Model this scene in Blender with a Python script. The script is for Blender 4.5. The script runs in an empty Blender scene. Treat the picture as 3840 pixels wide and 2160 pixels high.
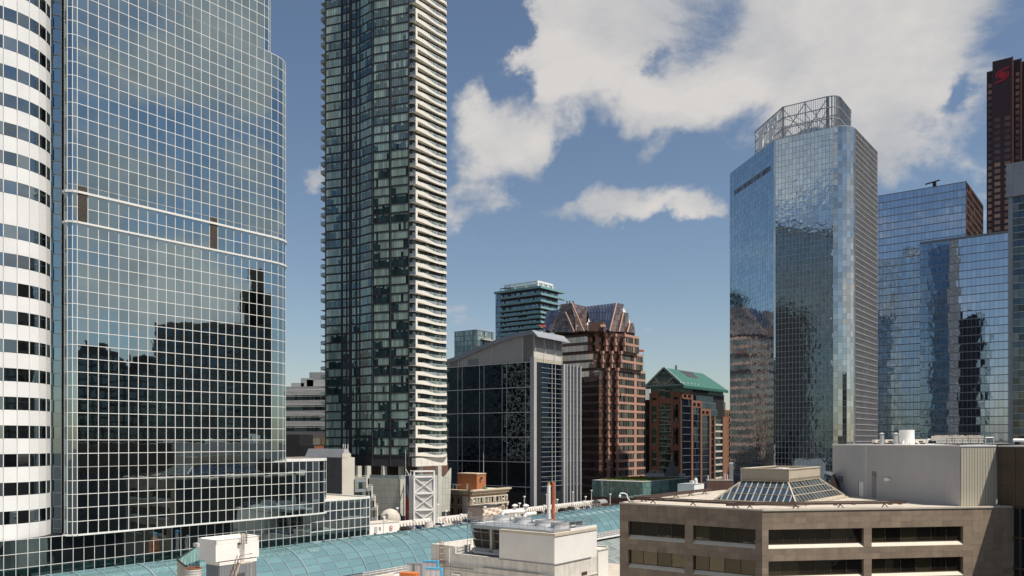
import bpy, math, random
from mathutils import Vector, Matrix
random.seed(7)
S = bpy.context.scene
COL = S.collection
# ------------------------------------------------------------------ camera
F, CX, HY, H = 3130.0, 1920.0, 1650.0, 46.0     # focal length and horizon in photo pixels, eye height in metres
cam_d = bpy.data.cameras.new('camera'); cam = bpy.data.objects.new('camera', cam_d); COL.objects.link(cam)
cam.location = (0, 0, H); cam.rotation_euler = (math.radians(90), 0, 0)
cam_d.sensor_width = 36; cam_d.lens = 36*F/3840; cam_d.shift_y = (HY-1080)/3840
cam_d.clip_start = 0.5; cam_d.clip_end = 20000
S.camera = cam
# ------------------------------------------------------------------ light
SUN = Vector((.40, -.245, .883)).normalized()
sd = bpy.data.lights.new('sun', 'SUN'); sun = bpy.data.objects.new('sun', sd); COL.objects.link(sun)
sd.energy = 5.0; sd.angle = math.radians(.53); sd.color = (1, .95, .87)
sun.rotation_euler = SUN.to_track_quat('Z', 'Y').to_euler(); sun.location = (60, -40, 300)
S.view_settings.view_transform = 'Standard'; S.view_settings.look = 'None'
S.view_settings.gamma = 1; S.view_settings.use_curve_mapping = False
S.view_settings.exposure = 0.25
S.render.engine = 'CYCLES'
S.cycles.max_bounces = 8; S.cycles.transparent_max_bounces = 12
# ------------------------------------------------------------------ sky with clouds
W = bpy.data.worlds.new('World'); S.world = W; W.use_nodes = True
nt = W.node_tree; nt.nodes.clear()
def N(t, typ, **kw):
    n = t.nodes.new(typ)
    for k, v in kw.items(): setattr(n, k, v)
    return n
def math_node(t, op, a, b=None, clamp=False):
    n = N(t, 'ShaderNodeMath', operation=op, use_clamp=clamp)
    for i, v in enumerate((a, b)):
        if v is None: continue
        if isinstance(v, (int, float)): n.inputs[i].default_value = v
        else: t.links.new(v, n.inputs[i])
    return n.outputs[0]
def vmath(t, op, a, b=None):
    n = N(t, 'ShaderNodeVectorMath', operation=op)
    for i, v in enumerate((a, b)):
        if v is None: continue
        if isinstance(v, (tuple, list, Vector)): n.inputs[i].default_value = tuple(v)
        else: t.links.new(v, n.inputs[i])
    return n
def maprange(t, v, a, b, c, d, smooth=False):
    n = N(t, 'ShaderNodeMapRange')
    if smooth: n.interpolation_type = 'SMOOTHSTEP'
    t.links.new(v, n.inputs[0])
    for i, x in enumerate((a, b, c, d)): n.inputs[i+1].default_value = x
    return n.outputs[0]
def noise(t, vec, scale, detail=4, rough=.5, dist=0):
    n = N(t, 'ShaderNodeTexNoise'); t.links.new(vec, n.inputs['Vector'])
    n.inputs['Scale'].default_value = scale; n.inputs['Detail'].default_value = detail
    n.inputs['Roughness'].default_value = rough; n.inputs['Distortion'].default_value = dist
    return n.outputs['Fac']
sky = N(nt, 'ShaderNodeTexSky', sky_type='NISHITA'); sky.sun_disc = False
sky.sun_elevation = math.asin(SUN.z); sky.sun_rotation = math.atan2(SUN.x, SUN.y)
sky.altitude = 100; sky.air_density = 1.0; sky.dust_density = .7; sky.ozone_density = .5
tc = N(nt, 'ShaderNodeTexCoord'); D = tc.outputs['Generated']
sep = N(nt, 'ShaderNodeSeparateXYZ'); nt.links.new(D, sep.inputs[0])
zc = math_node(nt, 'ADD', math_node(nt, 'MAXIMUM', sep.outputs[2], 0.0), .30)
comb = N(nt, 'ShaderNodeCombineXYZ')
nt.links.new(math_node(nt, 'DIVIDE', sep.outputs[0], zc), comb.inputs[0])
nt.links.new(math_node(nt, 'DIVIDE', sep.outputs[1], zc), comb.inputs[1])
CP = comb.outputs[0]
n_big = noise(nt, CP, 1.3, 4, .55)
n_fine = noise(nt, CP, 3.1, 12, .62, .35)
field = math_node(nt, 'ADD', math_node(nt, 'MULTIPLY', math_node(nt, 'SUBTRACT', n_big, .5), 1.1), math_node(nt, 'MULTIPLY', math_node(nt, 'SUBTRACT', n_fine, .5), 1.75))
wn = N(nt, 'ShaderNodeTexNoise'); nt.links.new(D, wn.inputs['Vector']); wn.inputs['Scale'].default_value = 7; wn.inputs['Detail'].default_value = 8; wn.inputs['Roughness'].default_value = .6
DW = vmath(nt, 'ADD', D, vmath(nt, 'MULTIPLY', vmath(nt, 'SUBTRACT', wn.outputs['Color'], (.5, .5, .5)).outputs[0], (.17, .17, .13)).outputs[0]).outputs[0]
def blob_dir(c, r, rz, amp):                       # clouds the glass towers mirror, out of the frame
    v = vmath(nt, 'MULTIPLY', vmath(nt, 'SUBTRACT', DW, Vector(c).normalized()).outputs[0], (1/r, 1/r, 1/rz))
    return math_node(nt, 'MULTIPLY', maprange(nt, vmath(nt, 'LENGTH', v.outputs[0]).outputs['Value'], .15, 1.3, 1, 0, True), amp)
def blob(px, py, rx, ry, amp):
    """one cloud (or one gap in the clouds) at a direction in the sky, ragged ellipse, radii in the same units"""
    c = Vector(((px-CX)/F, 1, (HY-py)/F)); ln = c.length; c.normalize()
    v = vmath(nt, 'MULTIPLY', vmath(nt, 'SUBTRACT', DW, c).outputs[0], (F*ln/rx, F*ln/max(rx, ry)*.5, F*ln/ry))
    l = vmath(nt, 'LENGTH', v.outputs[0])
    return math_node(nt, 'MULTIPLY', maprange(nt, l.outputs['Value'], .15, 1.3, 1, 0, True), amp)
for b in [(2950, 170, 900, 380, .42), (2250, 90, 300, 230, .30), (2080, 320, 190, 130, .34), (2450, 350, 380, 120, .26), (3400, 440, 480, 190, .34), (3400, 100, 600, 330, .34),
          (1840, 500, 230, 150, .44), (2290, 760, 430, 100, .46), (2560, 810, 230, 60, .34), (1760, 760, 120, 140, .54), (1810, 935, 50, 40, .5),
          (1150, 762, 80, 55, .6), (2470, 560, 110, 65, .46), (2120, 1135, 130, 40, .22),
          (2300, 570, 360, 80, -.42), (1480, 230, 470, 360, -.5), (1950, 110, 90, 230, -.40), (2400, 1050, 900, 190, -.42), (2600, 660, 300, 60, -.28), (2430, 180, 90, 70, -.34),
          (1200, 1150, 400, 330, -.42), (3580, 390, 70, 70, -.42), (2850, 700, 300, 110, -.22), (2050, 690, 120, 60, -.3), (1985, 390, 75, 85, -.38), (2120, 600, 120, 75, -.40), (3420, 760, 300, 120, -.2)]:
    field = math_node(nt, 'ADD', field, blob(*b))
for b in [((1, -.2, .22), .75, .30, .26), ((-.8, -.6, .34), .35, .2, .16), ((-.9, -.4, .2), .5, .2, .1)]:
    field = math_node(nt, 'ADD', field, blob_dir(*b))
mask = maprange(nt, field, -.01, .38, 0, 1, True)
low = maprange(nt, sep.outputs[2], .0, .16, 0, 1, True)
mask = math_node(nt, 'MULTIPLY', mask, math_node(nt, 'ADD', math_node(nt, 'MULTIPLY', low, .75), .25))
shade_n = noise(nt, vmath(nt, 'ADD', CP, (.04, .09, 3.1)).outputs[0], 2.6, 7, .55)
dens = maprange(nt, field, .1, .7, 0, 1)
shade = math_node(nt, 'ADD', math_node(nt, 'MULTIPLY', shade_n, 1.1), math_node(nt, 'MULTIPLY', dens, .18))
cr = N(nt, 'ShaderNodeValToRGB'); nt.links.new(shade, cr.inputs[0])
cr.color_ramp.elements[0].position = .40; cr.color_ramp.elements[0].color = (.46, .50, .56, 1)
cr.color_ramp.elements[1].position = .74; cr.color_ramp.elements[1].color = (.86, .82, .78, 1)
bg1 = N(nt, 'ShaderNodeBackground'); nt.links.new(sky.outputs[0], bg1.inputs[0]); bg1.inputs[1].default_value = .080
bg2 = N(nt, 'ShaderNodeBackground'); nt.links.new(cr.outputs[0], bg2.inputs[0]); bg2.inputs[1].default_value = .70
mx = N(nt, 'ShaderNodeMixShader'); nt.links.new(math_node(nt, 'MULTIPLY', mask, .93), mx.inputs[0])
nt.links.new(bg1.outputs[0], mx.inputs[1]); nt.links.new(bg2.outputs[0], mx.inputs[2])
wo = N(nt, 'ShaderNodeOutputWorld'); nt.links.new(mx.outputs[0], wo.inputs[0])
# ------------------------------------------------------------------ materials
MATS = {}
def rand_val(t):
    g = N(t, 'ShaderNodeNewGeometry'); o = N(t, 'ShaderNodeObjectInfo')
    return math_node(t, 'FRACT', math_node(t, 'ADD', math_node(t, 'MULTIPLY', g.outputs['Random Per Island'], 7.31), math_node(t, 'MULTIPLY', o.outputs['Random'], 3.77)))
def pbr(name, col, rough=.7, var=.12, scale=.35, streak=0., bump=.0, bscale=8., metallic=0., piece=0., spec=.4):
    m = bpy.data.materials.new(name); m.use_nodes = True; t = m.node_tree; b = t.nodes['Principled BSDF']
    g = N(t, 'ShaderNodeNewGeometry'); pos = g.outputs['Position']
    f = maprange(t, noise(t, pos, scale, 6, .6), .3, .7, 1-var, 1+var)
    f = math_node(t, 'MULTIPLY', f, maprange(t, noise(t, pos, scale*14, 3, .6), .3, .7, 1-var*.5, 1+var*.5))
    if streak:
        sv = vmath(t, 'MULTIPLY', pos, (1.6, 1.6, .12))
        f = math_node(t, 'MULTIPLY', f, maprange(t, noise(t, sv.outputs[0], 1.0, 5, .65), .42, .75, 1, 1-streak))
    if piece:
        f = math_node(t, 'MULTIPLY', f, maprange(t, rand_val(t), 0, 1, 1-piece, 1+piece))
    mixn = vmath(t, 'SCALE', (col[0], col[1], col[2])); t.links.new(f, mixn.inputs['Scale'])
    t.links.new(mixn.outputs[0], b.inputs['Base Color'])
    b.inputs['Roughness'].default_value = rough; b.inputs['Metallic'].default_value = metallic
    b.inputs['Specular IOR Level'].default_value = spec
    if bump:
        bn = N(t, 'ShaderNodeBump'); bn.inputs['Distance'].default_value = bump; bn.inputs['Strength'].default_value = .8
        t.links.new(noise(t, pos, bscale, 4, .6), bn.inputs['Height']); t.links.new(bn.outputs[0], b.inputs['Normal'])
    MATS[name] = m; return m
def glass(name, refl, base, r0=.35, rough=.015, wob=.006, wscale=.45, var=.25, basevar=.5, blind=0., blindcol=(.4, .45, .4), trans=0., tcol=(.4, .8, .78)):
    """coated window glass: mirror of its tint over a dark room, a few panes with a blind drawn"""
    m = bpy.data.materials.new(name); m.use_nodes = True; t = m.node_tree; t.nodes.clear()
    g = N(t, 'ShaderNodeNewGeometry'); pos = g.outputs['Position']; rv = rand_val(t)
    rv2 = math_node(t, 'FRACT', math_node(t, 'MULTIPLY', rv, 17.3))
    bn = N(t, 'ShaderNodeBump'); bn.inputs['Distance'].default_value = wob; bn.inputs['Strength'].default_value = 1
    t.links.new(noise(t, pos, wscale, 2, .45), bn.inputs['Height'])
    lw = N(t, 'ShaderNodeLayerWeight'); lw.inputs[0].default_value = .5
    fac = math_node(t, 'ADD', math_node(t, 'MULTIPLY', math_node(t, 'POWER', lw.outputs['Facing'], 4), 1-r0), r0)
    gl = N(t, 'ShaderNodeBsdfGlossy'); gl.inputs['Roughness'].default_value = rough
    sc = vmath(t, 'SCALE', refl); t.links.new(maprange(t, rv, 0, 1, 1-var, 1+var*.3), sc.inputs['Scale'])
    t.links.new(sc.outputs[0], gl.inputs['Color']); t.links.new(bn.outputs[0], gl.inputs['Normal'])
    df = N(t, 'ShaderNodeBsdfDiffuse'); sb = vmath(t, 'SCALE', base)
    t.links.new(maprange(t, rv2, 0, 1, 1-basevar, 1+basevar), sb.inputs['Scale'])
    colout = sb.outputs[0]
    if blind:
        mixc = N(t, 'ShaderNodeMix', data_type='RGBA')
        t.links.new(math_node(t, 'LESS_THAN', rv2, blind), mixc.inputs[0])
        t.links.new(colout, mixc.inputs[6])
        sb2 = vmath(t, 'SCALE', blindcol); t.links.new(maprange(t, rv, 0, 1, .7, 1.1), sb2.inputs['Scale'])
        t.links.new(sb2.outputs[0], mixc.inputs[7]); colout = mixc.outputs[2]
    t.links.new(colout, df.inputs['Color'])
    low = df.outputs[0]
    if trans:
        tr = N(t, 'ShaderNodeBsdfTransparent'); tr.inputs[0].default_value = (*tcol, 1)
        m2 = N(t, 'ShaderNodeMixShader'); m2.inputs[0].default_value = trans
        t.links.new(low, m2.inputs[1]); t.links.new(tr.outputs[0], m2.inputs[2]); low = m2.outputs[0]
    mx = N(t, 'ShaderNodeMixShader'); t.links.new(fac, mx.inputs[0]); t.links.new(low, mx.inputs[1]); t.links.new(gl.outputs[0], mx.inputs[2])
    o = N(t, 'ShaderNodeOutputMaterial'); t.links.new(mx.outputs[0], o.inputs[0])
    MATS[name] = m; return m
# plain surfaces
pbr('asphalt', (.05, .05, .05), .9, .2, .1)
pbr('white_frame', (.72, .70, .66), .45, .06, .6)
pbr('white_panel', (.74, .73, .71), .4, .05, .25, piece=.03)
pbr('white_paint', (.80, .77, .72), .6, .06, .3, streak=.07)
pbr('white_wall', (.80, .765, .715), .75, .05, .22, streak=.05)
pbr('dirty_white', (.66, .62, .565), .8, .12, .5, streak=.25)
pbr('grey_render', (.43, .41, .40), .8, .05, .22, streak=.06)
pbr('cream', (.60, .55, .47), .8, .06, .3, streak=.05)
pbr('cream_balcony', (.76, .71, .62), .65, .05, .4)
pbr('grey_wall', (.21, .185, .17), .8, .08, .3, streak=.1, piece=.04)
pbr('beige_stone', (.275, .205, .145), .8, .14, .9, streak=.1, bump=.004, bscale=14, piece=.14)
pbr('beige_joint', (.20, .165, .13), .9, .1)
pbr('gravel_roof', (.47, .41, .335), .95, .22, 1.2, bump=.03, bscale=7)
pbr('beige_roof', (.50, .45, .38), .9, .08, .3)
pbr('tan_trim', (.55, .48, .38), .6, .08)
pbr('tan_cladding', (.42, .36, .28), .6, .06, .3, streak=.06)
pbr('dark_grey', (.045, .043, .045), .6, .15, .4, piece=.08)
pbr('charcoal', (.02, .02, .022), .6, .2, .4)
pbr('mid_grey', (.24, .24, .245), .6, .1, .4)
pbr('steel', (.38, .39, .40), .4, .12, .5, metallic=.5)
pbr('grey_metal', (.30, .31, .33), .45, .08, .2, metallic=.3, piece=.05)
pbr('pale_metal', (.50, .49, .48), .5, .07, .25, metallic=.2, piece=.04)
pbr('brown_metal', (.075, .045, .035), .6, .2, .6)
pbr('brown_wall', (.085, .06, .04), .8, .18, .4, streak=.35)
pbr('rust', (.22, .085, .045), .85, .35, 1.5)
pbr('rust_white', (.55, .45, .37), .8, .3, 1.8, streak=.4)
pbr('rust_pole', (.42, .12, .05), .7, .3, .8)
pbr('brick_orange', (.36, .14, .06), .85, .16, 2.5, bump=.004, bscale=20)
pbr('sandstone', (.40, .265, .15), .85, .14, .8, streak=.12)
pbr('sand_trim', (.58, .47, .34), .8, .1, .8, streak=.1)
pbr('pale_stone', (.55, .50, .42), .85, .08, .5)
pbr('pink_granite', (.47, .27, .20), .55, .09, .6, piece=.07)
pbr('dark_granite', (.15, .085, .065), .4, .15, .5, piece=.1)
pbr('red_granite', (.24, .115, .075), .6, .1, .5, piece=.08)
pbr('maroon', (.05, .022, .025), .45, .15, .3, piece=.1)
pbr('copper_edge', (.20, .085, .055), .45, .1)
pbr('copper_green', (.038, .125, .10), .6, .10, .25, streak=.08)
pbr('copper_pale', (.26, .34, .30), .7, .1, .4)
pbr('slate_cone', (.10, .105, .09), .75, .15, .6)
pbr('teal_balcony', (.20, .37, .36), .35, .05, .3, piece=.06)
pbr('pale_panel', (.50, .49, .42), .6, .05, .3, piece=.05)
pbr('roof_metal', (.40, .40, .40), .5, .08, .3, metallic=.3)
pbr('siding', (.46, .435, .39), .7, .05, .3, streak=.1)
pbr('siding_light', (.58, .54, .48), .7, .05, .3)
pbr('siding_tan', (.45, .41, .32), .7, .05, .3)
pbr('ochre', (.40, .24, .08), .8, .15, .6)
pbr('tarp', (.62, .50, .40), .7, .1, 1.2)
pbr('shed', (.38, .31, .27), .8, .06, .4)
pbr('sign_red', (.45, .03, .025), .5, .1)
pbr('logo_red', (.50, .015, .03), .4, .05)
pbr('sign_white', (.8, .8, .8), .5, .03)
pbr('banner_blue', (.06, .10, .17), .6, .15, 1.2)
pbr('banner_grey', (.28, .34, .40), .6, .15, 1.2)
pbr('banner_red', (.33, .035, .03), .6, .15, 1.2)
pbr('deck', (.34, .32, .29), .9, .15, .25)
pbr('tyre', (.012, .012, .012), .9, .1)
pbr('car_black', (.015, .015, .018), .2, .05); pbr('car_white', (.75, .75, .74), .25, .03); pbr('car_grey', (.20, .20, .21), .25, .05)
pbr('car_brown', (.09, .06, .05), .25, .05); pbr('car_red', (.16, .015, .02), .25, .05); pbr('car_blue', (.03, .05, .09), .25, .05)
pbr('car_green', (.06, .08, .05), .3, .05)
pbr('car_light', (.35, .02, .02), .3, .02); pbr('car_glass', (.02, .022, .025), .08, .05, spec=.8)
pbr('blue_film', (.07, .42, .68), .35, .15, 2); pbr('board', (.66, .66, .66), .6, .06, .8, streak=.1); pbr('orange_board', (.65, .20, .06), .6, .1)
pbr('tree_green', (.07, .11, .04), .9, .3, .5)
pbr('grass', (.11, .13, .025), 1, .45, .8, bump=.1, bscale=4)
pbr('awning_green', (.10, .24, .08), .7, .1); pbr('bin_green', (.03, .25, .16), .6, .1)
pbr('scaffold_red', (.5, .09, .05), .6, .1)
pbr('louvre', (.16, .135, .115), .7, .1)
pbr('dark_louvre', (.06, .05, .045), .8, .2, 1.2, streak=.3)
pbr('vault_inside', (.42, .55, .52), .8, .2, .3); pbr('vault_floor', (.78, .78, .62), .8, .15, .4); pbr('vault_dark', (.06, .11, .12), .8, .2, .5)
pbr('vault_rib', (.17, .23, .25), .5, .1, .6)
pbr('tan_tower', (.17, .14, .105), .8, .1, .1)
pbr('dark_tower', (.06, .055, .05), .8, .15, .1)
# glazing
glass('tower_glass', (.47, .60, .64), (.012, .016, .018), r0=.70, wob=.0035, wscale=.5, var=.13)
glass('tower_glass_base', (.45, .58, .62), (.012, .016, .018), r0=.55, wob=.003, wscale=.5, var=.1)
glass('wing_window', (.45, .55, .60), (.015, .018, .02), r0=.62, wob=.004, var=.4)
glass('condo_dark', (.5, .64, .66), (.035, .065, .07), r0=.26, wob=.012, wscale=.4, var=.3)
glass('condo_blind', (.5, .62, .62), (.36, .47, .40), r0=.18, wob=.012, wscale=.4, var=.2, basevar=.28)
glass('condo_rail', (.6, .68, .68), (.34, .38, .36), r0=.22, wob=.002, trans=.35, tcol=(.8, .9, .88))
glass('dark_curtain', (.36, .50, .56), (.008, .011, .016), r0=.24, wob=.018, wscale=.5, var=.25)
glass('dark_curtain_side', (.36, .46, .55), (.006, .009, .015), r0=.24, wob=.006, wscale=.5, var=.2)
glass('bronze_glass', (.80, .64, .55), (.10, .066, .052), r0=.58, wob=.02, wscale=.4, var=.3)
glass('bronze_clear', (.50, .46, .42), (.045, .040, .035), r0=.24, wob=.008, var=.3, blind=.3, blindcol=(.16, .15, .12))
glass('crown_blue', (.36, .40, .52), (.035, .045, .075), r0=.16, wob=.004, var=.2)
glass('crown_pink', (.60, .50, .45), (.13, .10, .085), r0=.26, wob=.006, var=.3)
glass('teal_window', (.45, .60, .75), (.02, .03, .04), r0=.40, wob=.004, var=.4, blind=.3, blindcol=(.30, .36, .38))
glass('fritted', (.6, .7, .68), (.25, .31, .29), r0=.22, wob=.004, var=.3)
glass('green_window', (.30, .45, .45), (.012, .022, .024), r0=.30, wob=.010, var=.3, blind=.12, blindcol=(.10, .14, .14))
glass('queen_glass', (.58, .72, .82), (.02, .03, .04), r0=.78, wob=.03, wscale=.55, var=.16)
glass('queen_corner', (.74, .78, .78), (.10, .11, .11), r0=.72, wob=.012, wscale=.5, var=.3)
glass('queen_side', (.50, .46, .44), (.03, .02, .02), r0=.5, wob=.02, wscale=.6, var=.5)
glass('blue_tower', (.60, .70, .84), (.02, .03, .05), r0=.75, wob=.009, wscale=.3, var=.10)
glass('maroon_glass', (.42, .26, .22), (.05, .018, .016), r0=.35, wob=.004, var=.3)
glass('maroon_glint', (.7, .42, .30), (.28, .13, .08), r0=.3, wob=.004, var=.2)  # coppery pane colour stands in for a warm sun reflection
glass('grey_tower_glass', (.42, .46, .46), (.02, .02, .02), r0=.3, wob=.01, var=.5)
glass('beige_window', (.40, .36, .28), (.022, .018, .013), r0=.20, wob=.006, wscale=.7, var=.4, blind=.22, blindcol=(.055, .048, .025))
glass('vault_glass', (.62, .80, .82), (.27, .43, .43), r0=.28, wob=.004, wscale=.8, var=.12, basevar=.12, trans=.5, tcol=(.7, .95, .93))
glass('pale_glass', (.6, .68, .68), (.20, .23, .21), r0=.3, wob=.003, var=.2, basevar=.4)
glass('skylight_glass', (.48, .60, .70), (.05, .07, .08), r0=.42, wob=.003, var=.3)
glass('green_glass', (.55, .70, .66), (.20, .33, .29), r0=.30, wob=.006, var=.2, basevar=.25)
glass('small_window', (.4, .45, .45), (.02, .025, .025), r0=.25, wob=.004, var=.4, blind=.3, blindcol=(.25, .28, .24))
glass('striped_window', (.4, .5, .48), (.03, .05, .045), r0=.25, wob=.004, var=.4, blind=.4, blindcol=(.2, .26, .22))
# ------------------------------------------------------------------ geometry helpers
R2 = Vector((.6053, .7960)); L2 = Vector((-.7960, .6053))      # the two street directions of the city grid
def V2(px, Y): return Vector(((px-CX)/F*Y, Y))                  # plan point seen at photo column px, Y metres away
def ZP(py, Y): return H-(py-HY)/F*Y                             # height of photo row py at distance Y
def hit(p, d, px):                                              # follow d from p until photo column px
    a = (px-CX)/F
    return p+d*((a*p.y-p.x)/(d.x-a*d.y))
def SE(s, e): return R2*s+L2*e
def V3(p, z): return Vector((p[0], p[1], z))
class MB:
    def __init__(self): self.v = []; self.f = []; self.cuts = []
    def quad(self, *c):
        n = len(self.v); self.v += [tuple(x) for x in c]; self.f.append(tuple(range(n, n+len(c))))
    def hexa(self, b, t):
        n = len(self.v); k = len(b); self.cuts.append((n, len(self.f))); self.v += [tuple(x) for x in b]+[tuple(x) for x in t]
        self.f.append(tuple(reversed(range(n, n+k)))); self.f.append(tuple(range(n+k, n+2*k)))
        for i in range(k):
            j = (i+1) % k; self.f.append((n+i, n+j, n+k+j, n+k+i))
    def prism(self, poly, z0, z1):
        a = sum(poly[i][0]*poly[(i+1) % len(poly)][1]-poly[(i+1) % len(poly)][0]*poly[i][1] for i in range(len(poly)))
        if a < 0: poly = list(reversed(poly))
        self.hexa([(p[0], p[1], z0) for p in poly], [(p[0], p[1], z1) for p in poly])
    def box(self, c, ux, sx, sy, z0, z1):
        ux = Vector(ux).normalized(); uy = Vector((-ux.y, ux.x)); c = Vector(c)
        self.prism([c-ux*sx/2-uy*sy/2, c+ux*sx/2-uy*sy/2, c+ux*sx/2+uy*sy/2, c-ux*sx/2+uy*sy/2], z0, z1)
    def strip(self, p, q, ua, ub, z0, z1, o0, o1):              # slab along a wall p->q, o = distance out of the wall
        d = (q-p).normalized(); n = Vector((d.y, -d.x))
        self.prism([p+d*ua+n*o0, p+d*ub+n*o0, p+d*ub+n*o1, p+d*ua+n*o1], z0, z1)
    def bar(self, a, b, w, h=None):
        a = Vector(a); b = Vector(b); h = h or w; d = (b-a).normalized()
        up = Vector((0, 0, 1)) if abs(d.z) < .95 else Vector((1, 0, 0))
        x = d.cross(up).normalized()*w/2; y = x.cross(d).normalized()*h/2
        o = [-x-y, x-y, x+y, -x+y]
        self.hexa([a+k for k in o], [b+k for k in o])
    def tube(self, a, b, r, n=8, r2=None):
        a = Vector(a); b = Vector(b); r2 = r if r2 is None else r2; d = (b-a).normalized()
        up = Vector((0, 0, 1)) if abs(d.z) < .95 else Vector((1, 0, 0))
        x = d.cross(up).normalized(); y = d.cross(x).normalized()
        cs = [(math.cos(2*math.pi*i/n), -math.sin(2*math.pi*i/n)) for i in range(n)]
        self.hexa([a+x*c*r+y*s*r for c, s in cs], [b+x*c*r2+y*s*r2 for c, s in cs])
    def path(self, pts, r, n=6):
        for i in range(len(pts)-1): self.tube(pts[i], pts[i+1], r, n)
    def lathe(self, c, prof, n=16, arc=2*math.pi):
        c = Vector(c); b = len(self.v); m = len(prof); self.cuts.append((b, len(self.f)))
        for i in range(n):
            t = arc*i/n
            for r, z in prof: self.v.append((c.x+r*math.cos(t), c.y+r*math.sin(t), c.z+z))
        for i in range(n):
            j = (i+1) % n
            for k in range(m-1): self.f.append((b+i*m+k, b+j*m+k, b+j*m+k+1, b+i*m+k+1))
SPLIT = dict(x.split(':') for x in '''granite_bands:granite_band granite_piers:granite_pier west_piers:granite_pier granite_grid:granite_frame corner_piers:corner_pier screen_posts:screen_post screen_braces:screen_brace edge_fins:fin columns:column pilasters:pilaster balcony_slabs:balcony_slab balcony_links:balcony_link left_balconies:balcony_slab bands:facade_band sunshades:sunshade posts:post side_posts:post end_posts:post quoins:quoin window_mullions:window_mullion window_sills:window_sill string_course:string_course brackets:bracket opening_trim:trim cornice:cornice_course legs:leg stringers:stringer cage_bars:cage_bar rail_stands:rail_stand brown_bands:brown_band wall_pier:pier cross_braces:cross_brace roof_plant:plant_box air_handler:air_handler antennas:antenna flue_pipes:flue_pipe chimneys:chimney terrace_planters:planter rooftop_frames:roof_frame_member crown_ribs:crown_rib roof_davits:davit_pipe fan_cowl:fan_cowl truss_braces:truss_brace purlins:purlin gallery:gallery gable_frame:gable_member supports:support saddles:saddle hoops:hoop antenna_panels:antenna_panel white_transoms:transom thin_transoms:transom pale_transoms:transom frame:frame_member white_mullions:mullion roof_anchors:roof_anchor feed_arms:feed_arm gussets:gusset straps:strap vent_blades:vent_blade panel_joints:panel_joint wall_pipe:wall_pipe terrace_block:terrace_block side_wall:side_wall step_wall:step_wall left_parapet:parapet_wall spandrel_bands:spandrel_band edge_beams:edge_beam edge_wrap:edge_wrap base_mullion_grid:mullion white_ledges:ledge slab_edges:slab_edge'''.split())
UNIT = {}
def unit_pane(mat, th=.05):
    k = (mat, th)
    if k not in UNIT:
        m = MB(); m.hexa([(-.5, -.5, -th/2), (.5, -.5, -th/2), (.5, .5, -th/2), (-.5, .5, -th/2)], [(-.5, -.5, th/2), (.5, -.5, th/2), (.5, .5, th/2), (-.5, .5, th/2)])
        me = bpy.data.meshes.new('pane_'+mat); me.from_pydata(m.v, [], m.f); me.materials.append(MATS[mat]); UNIT[k] = me
    return UNIT[k]
THINGS = []
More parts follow.
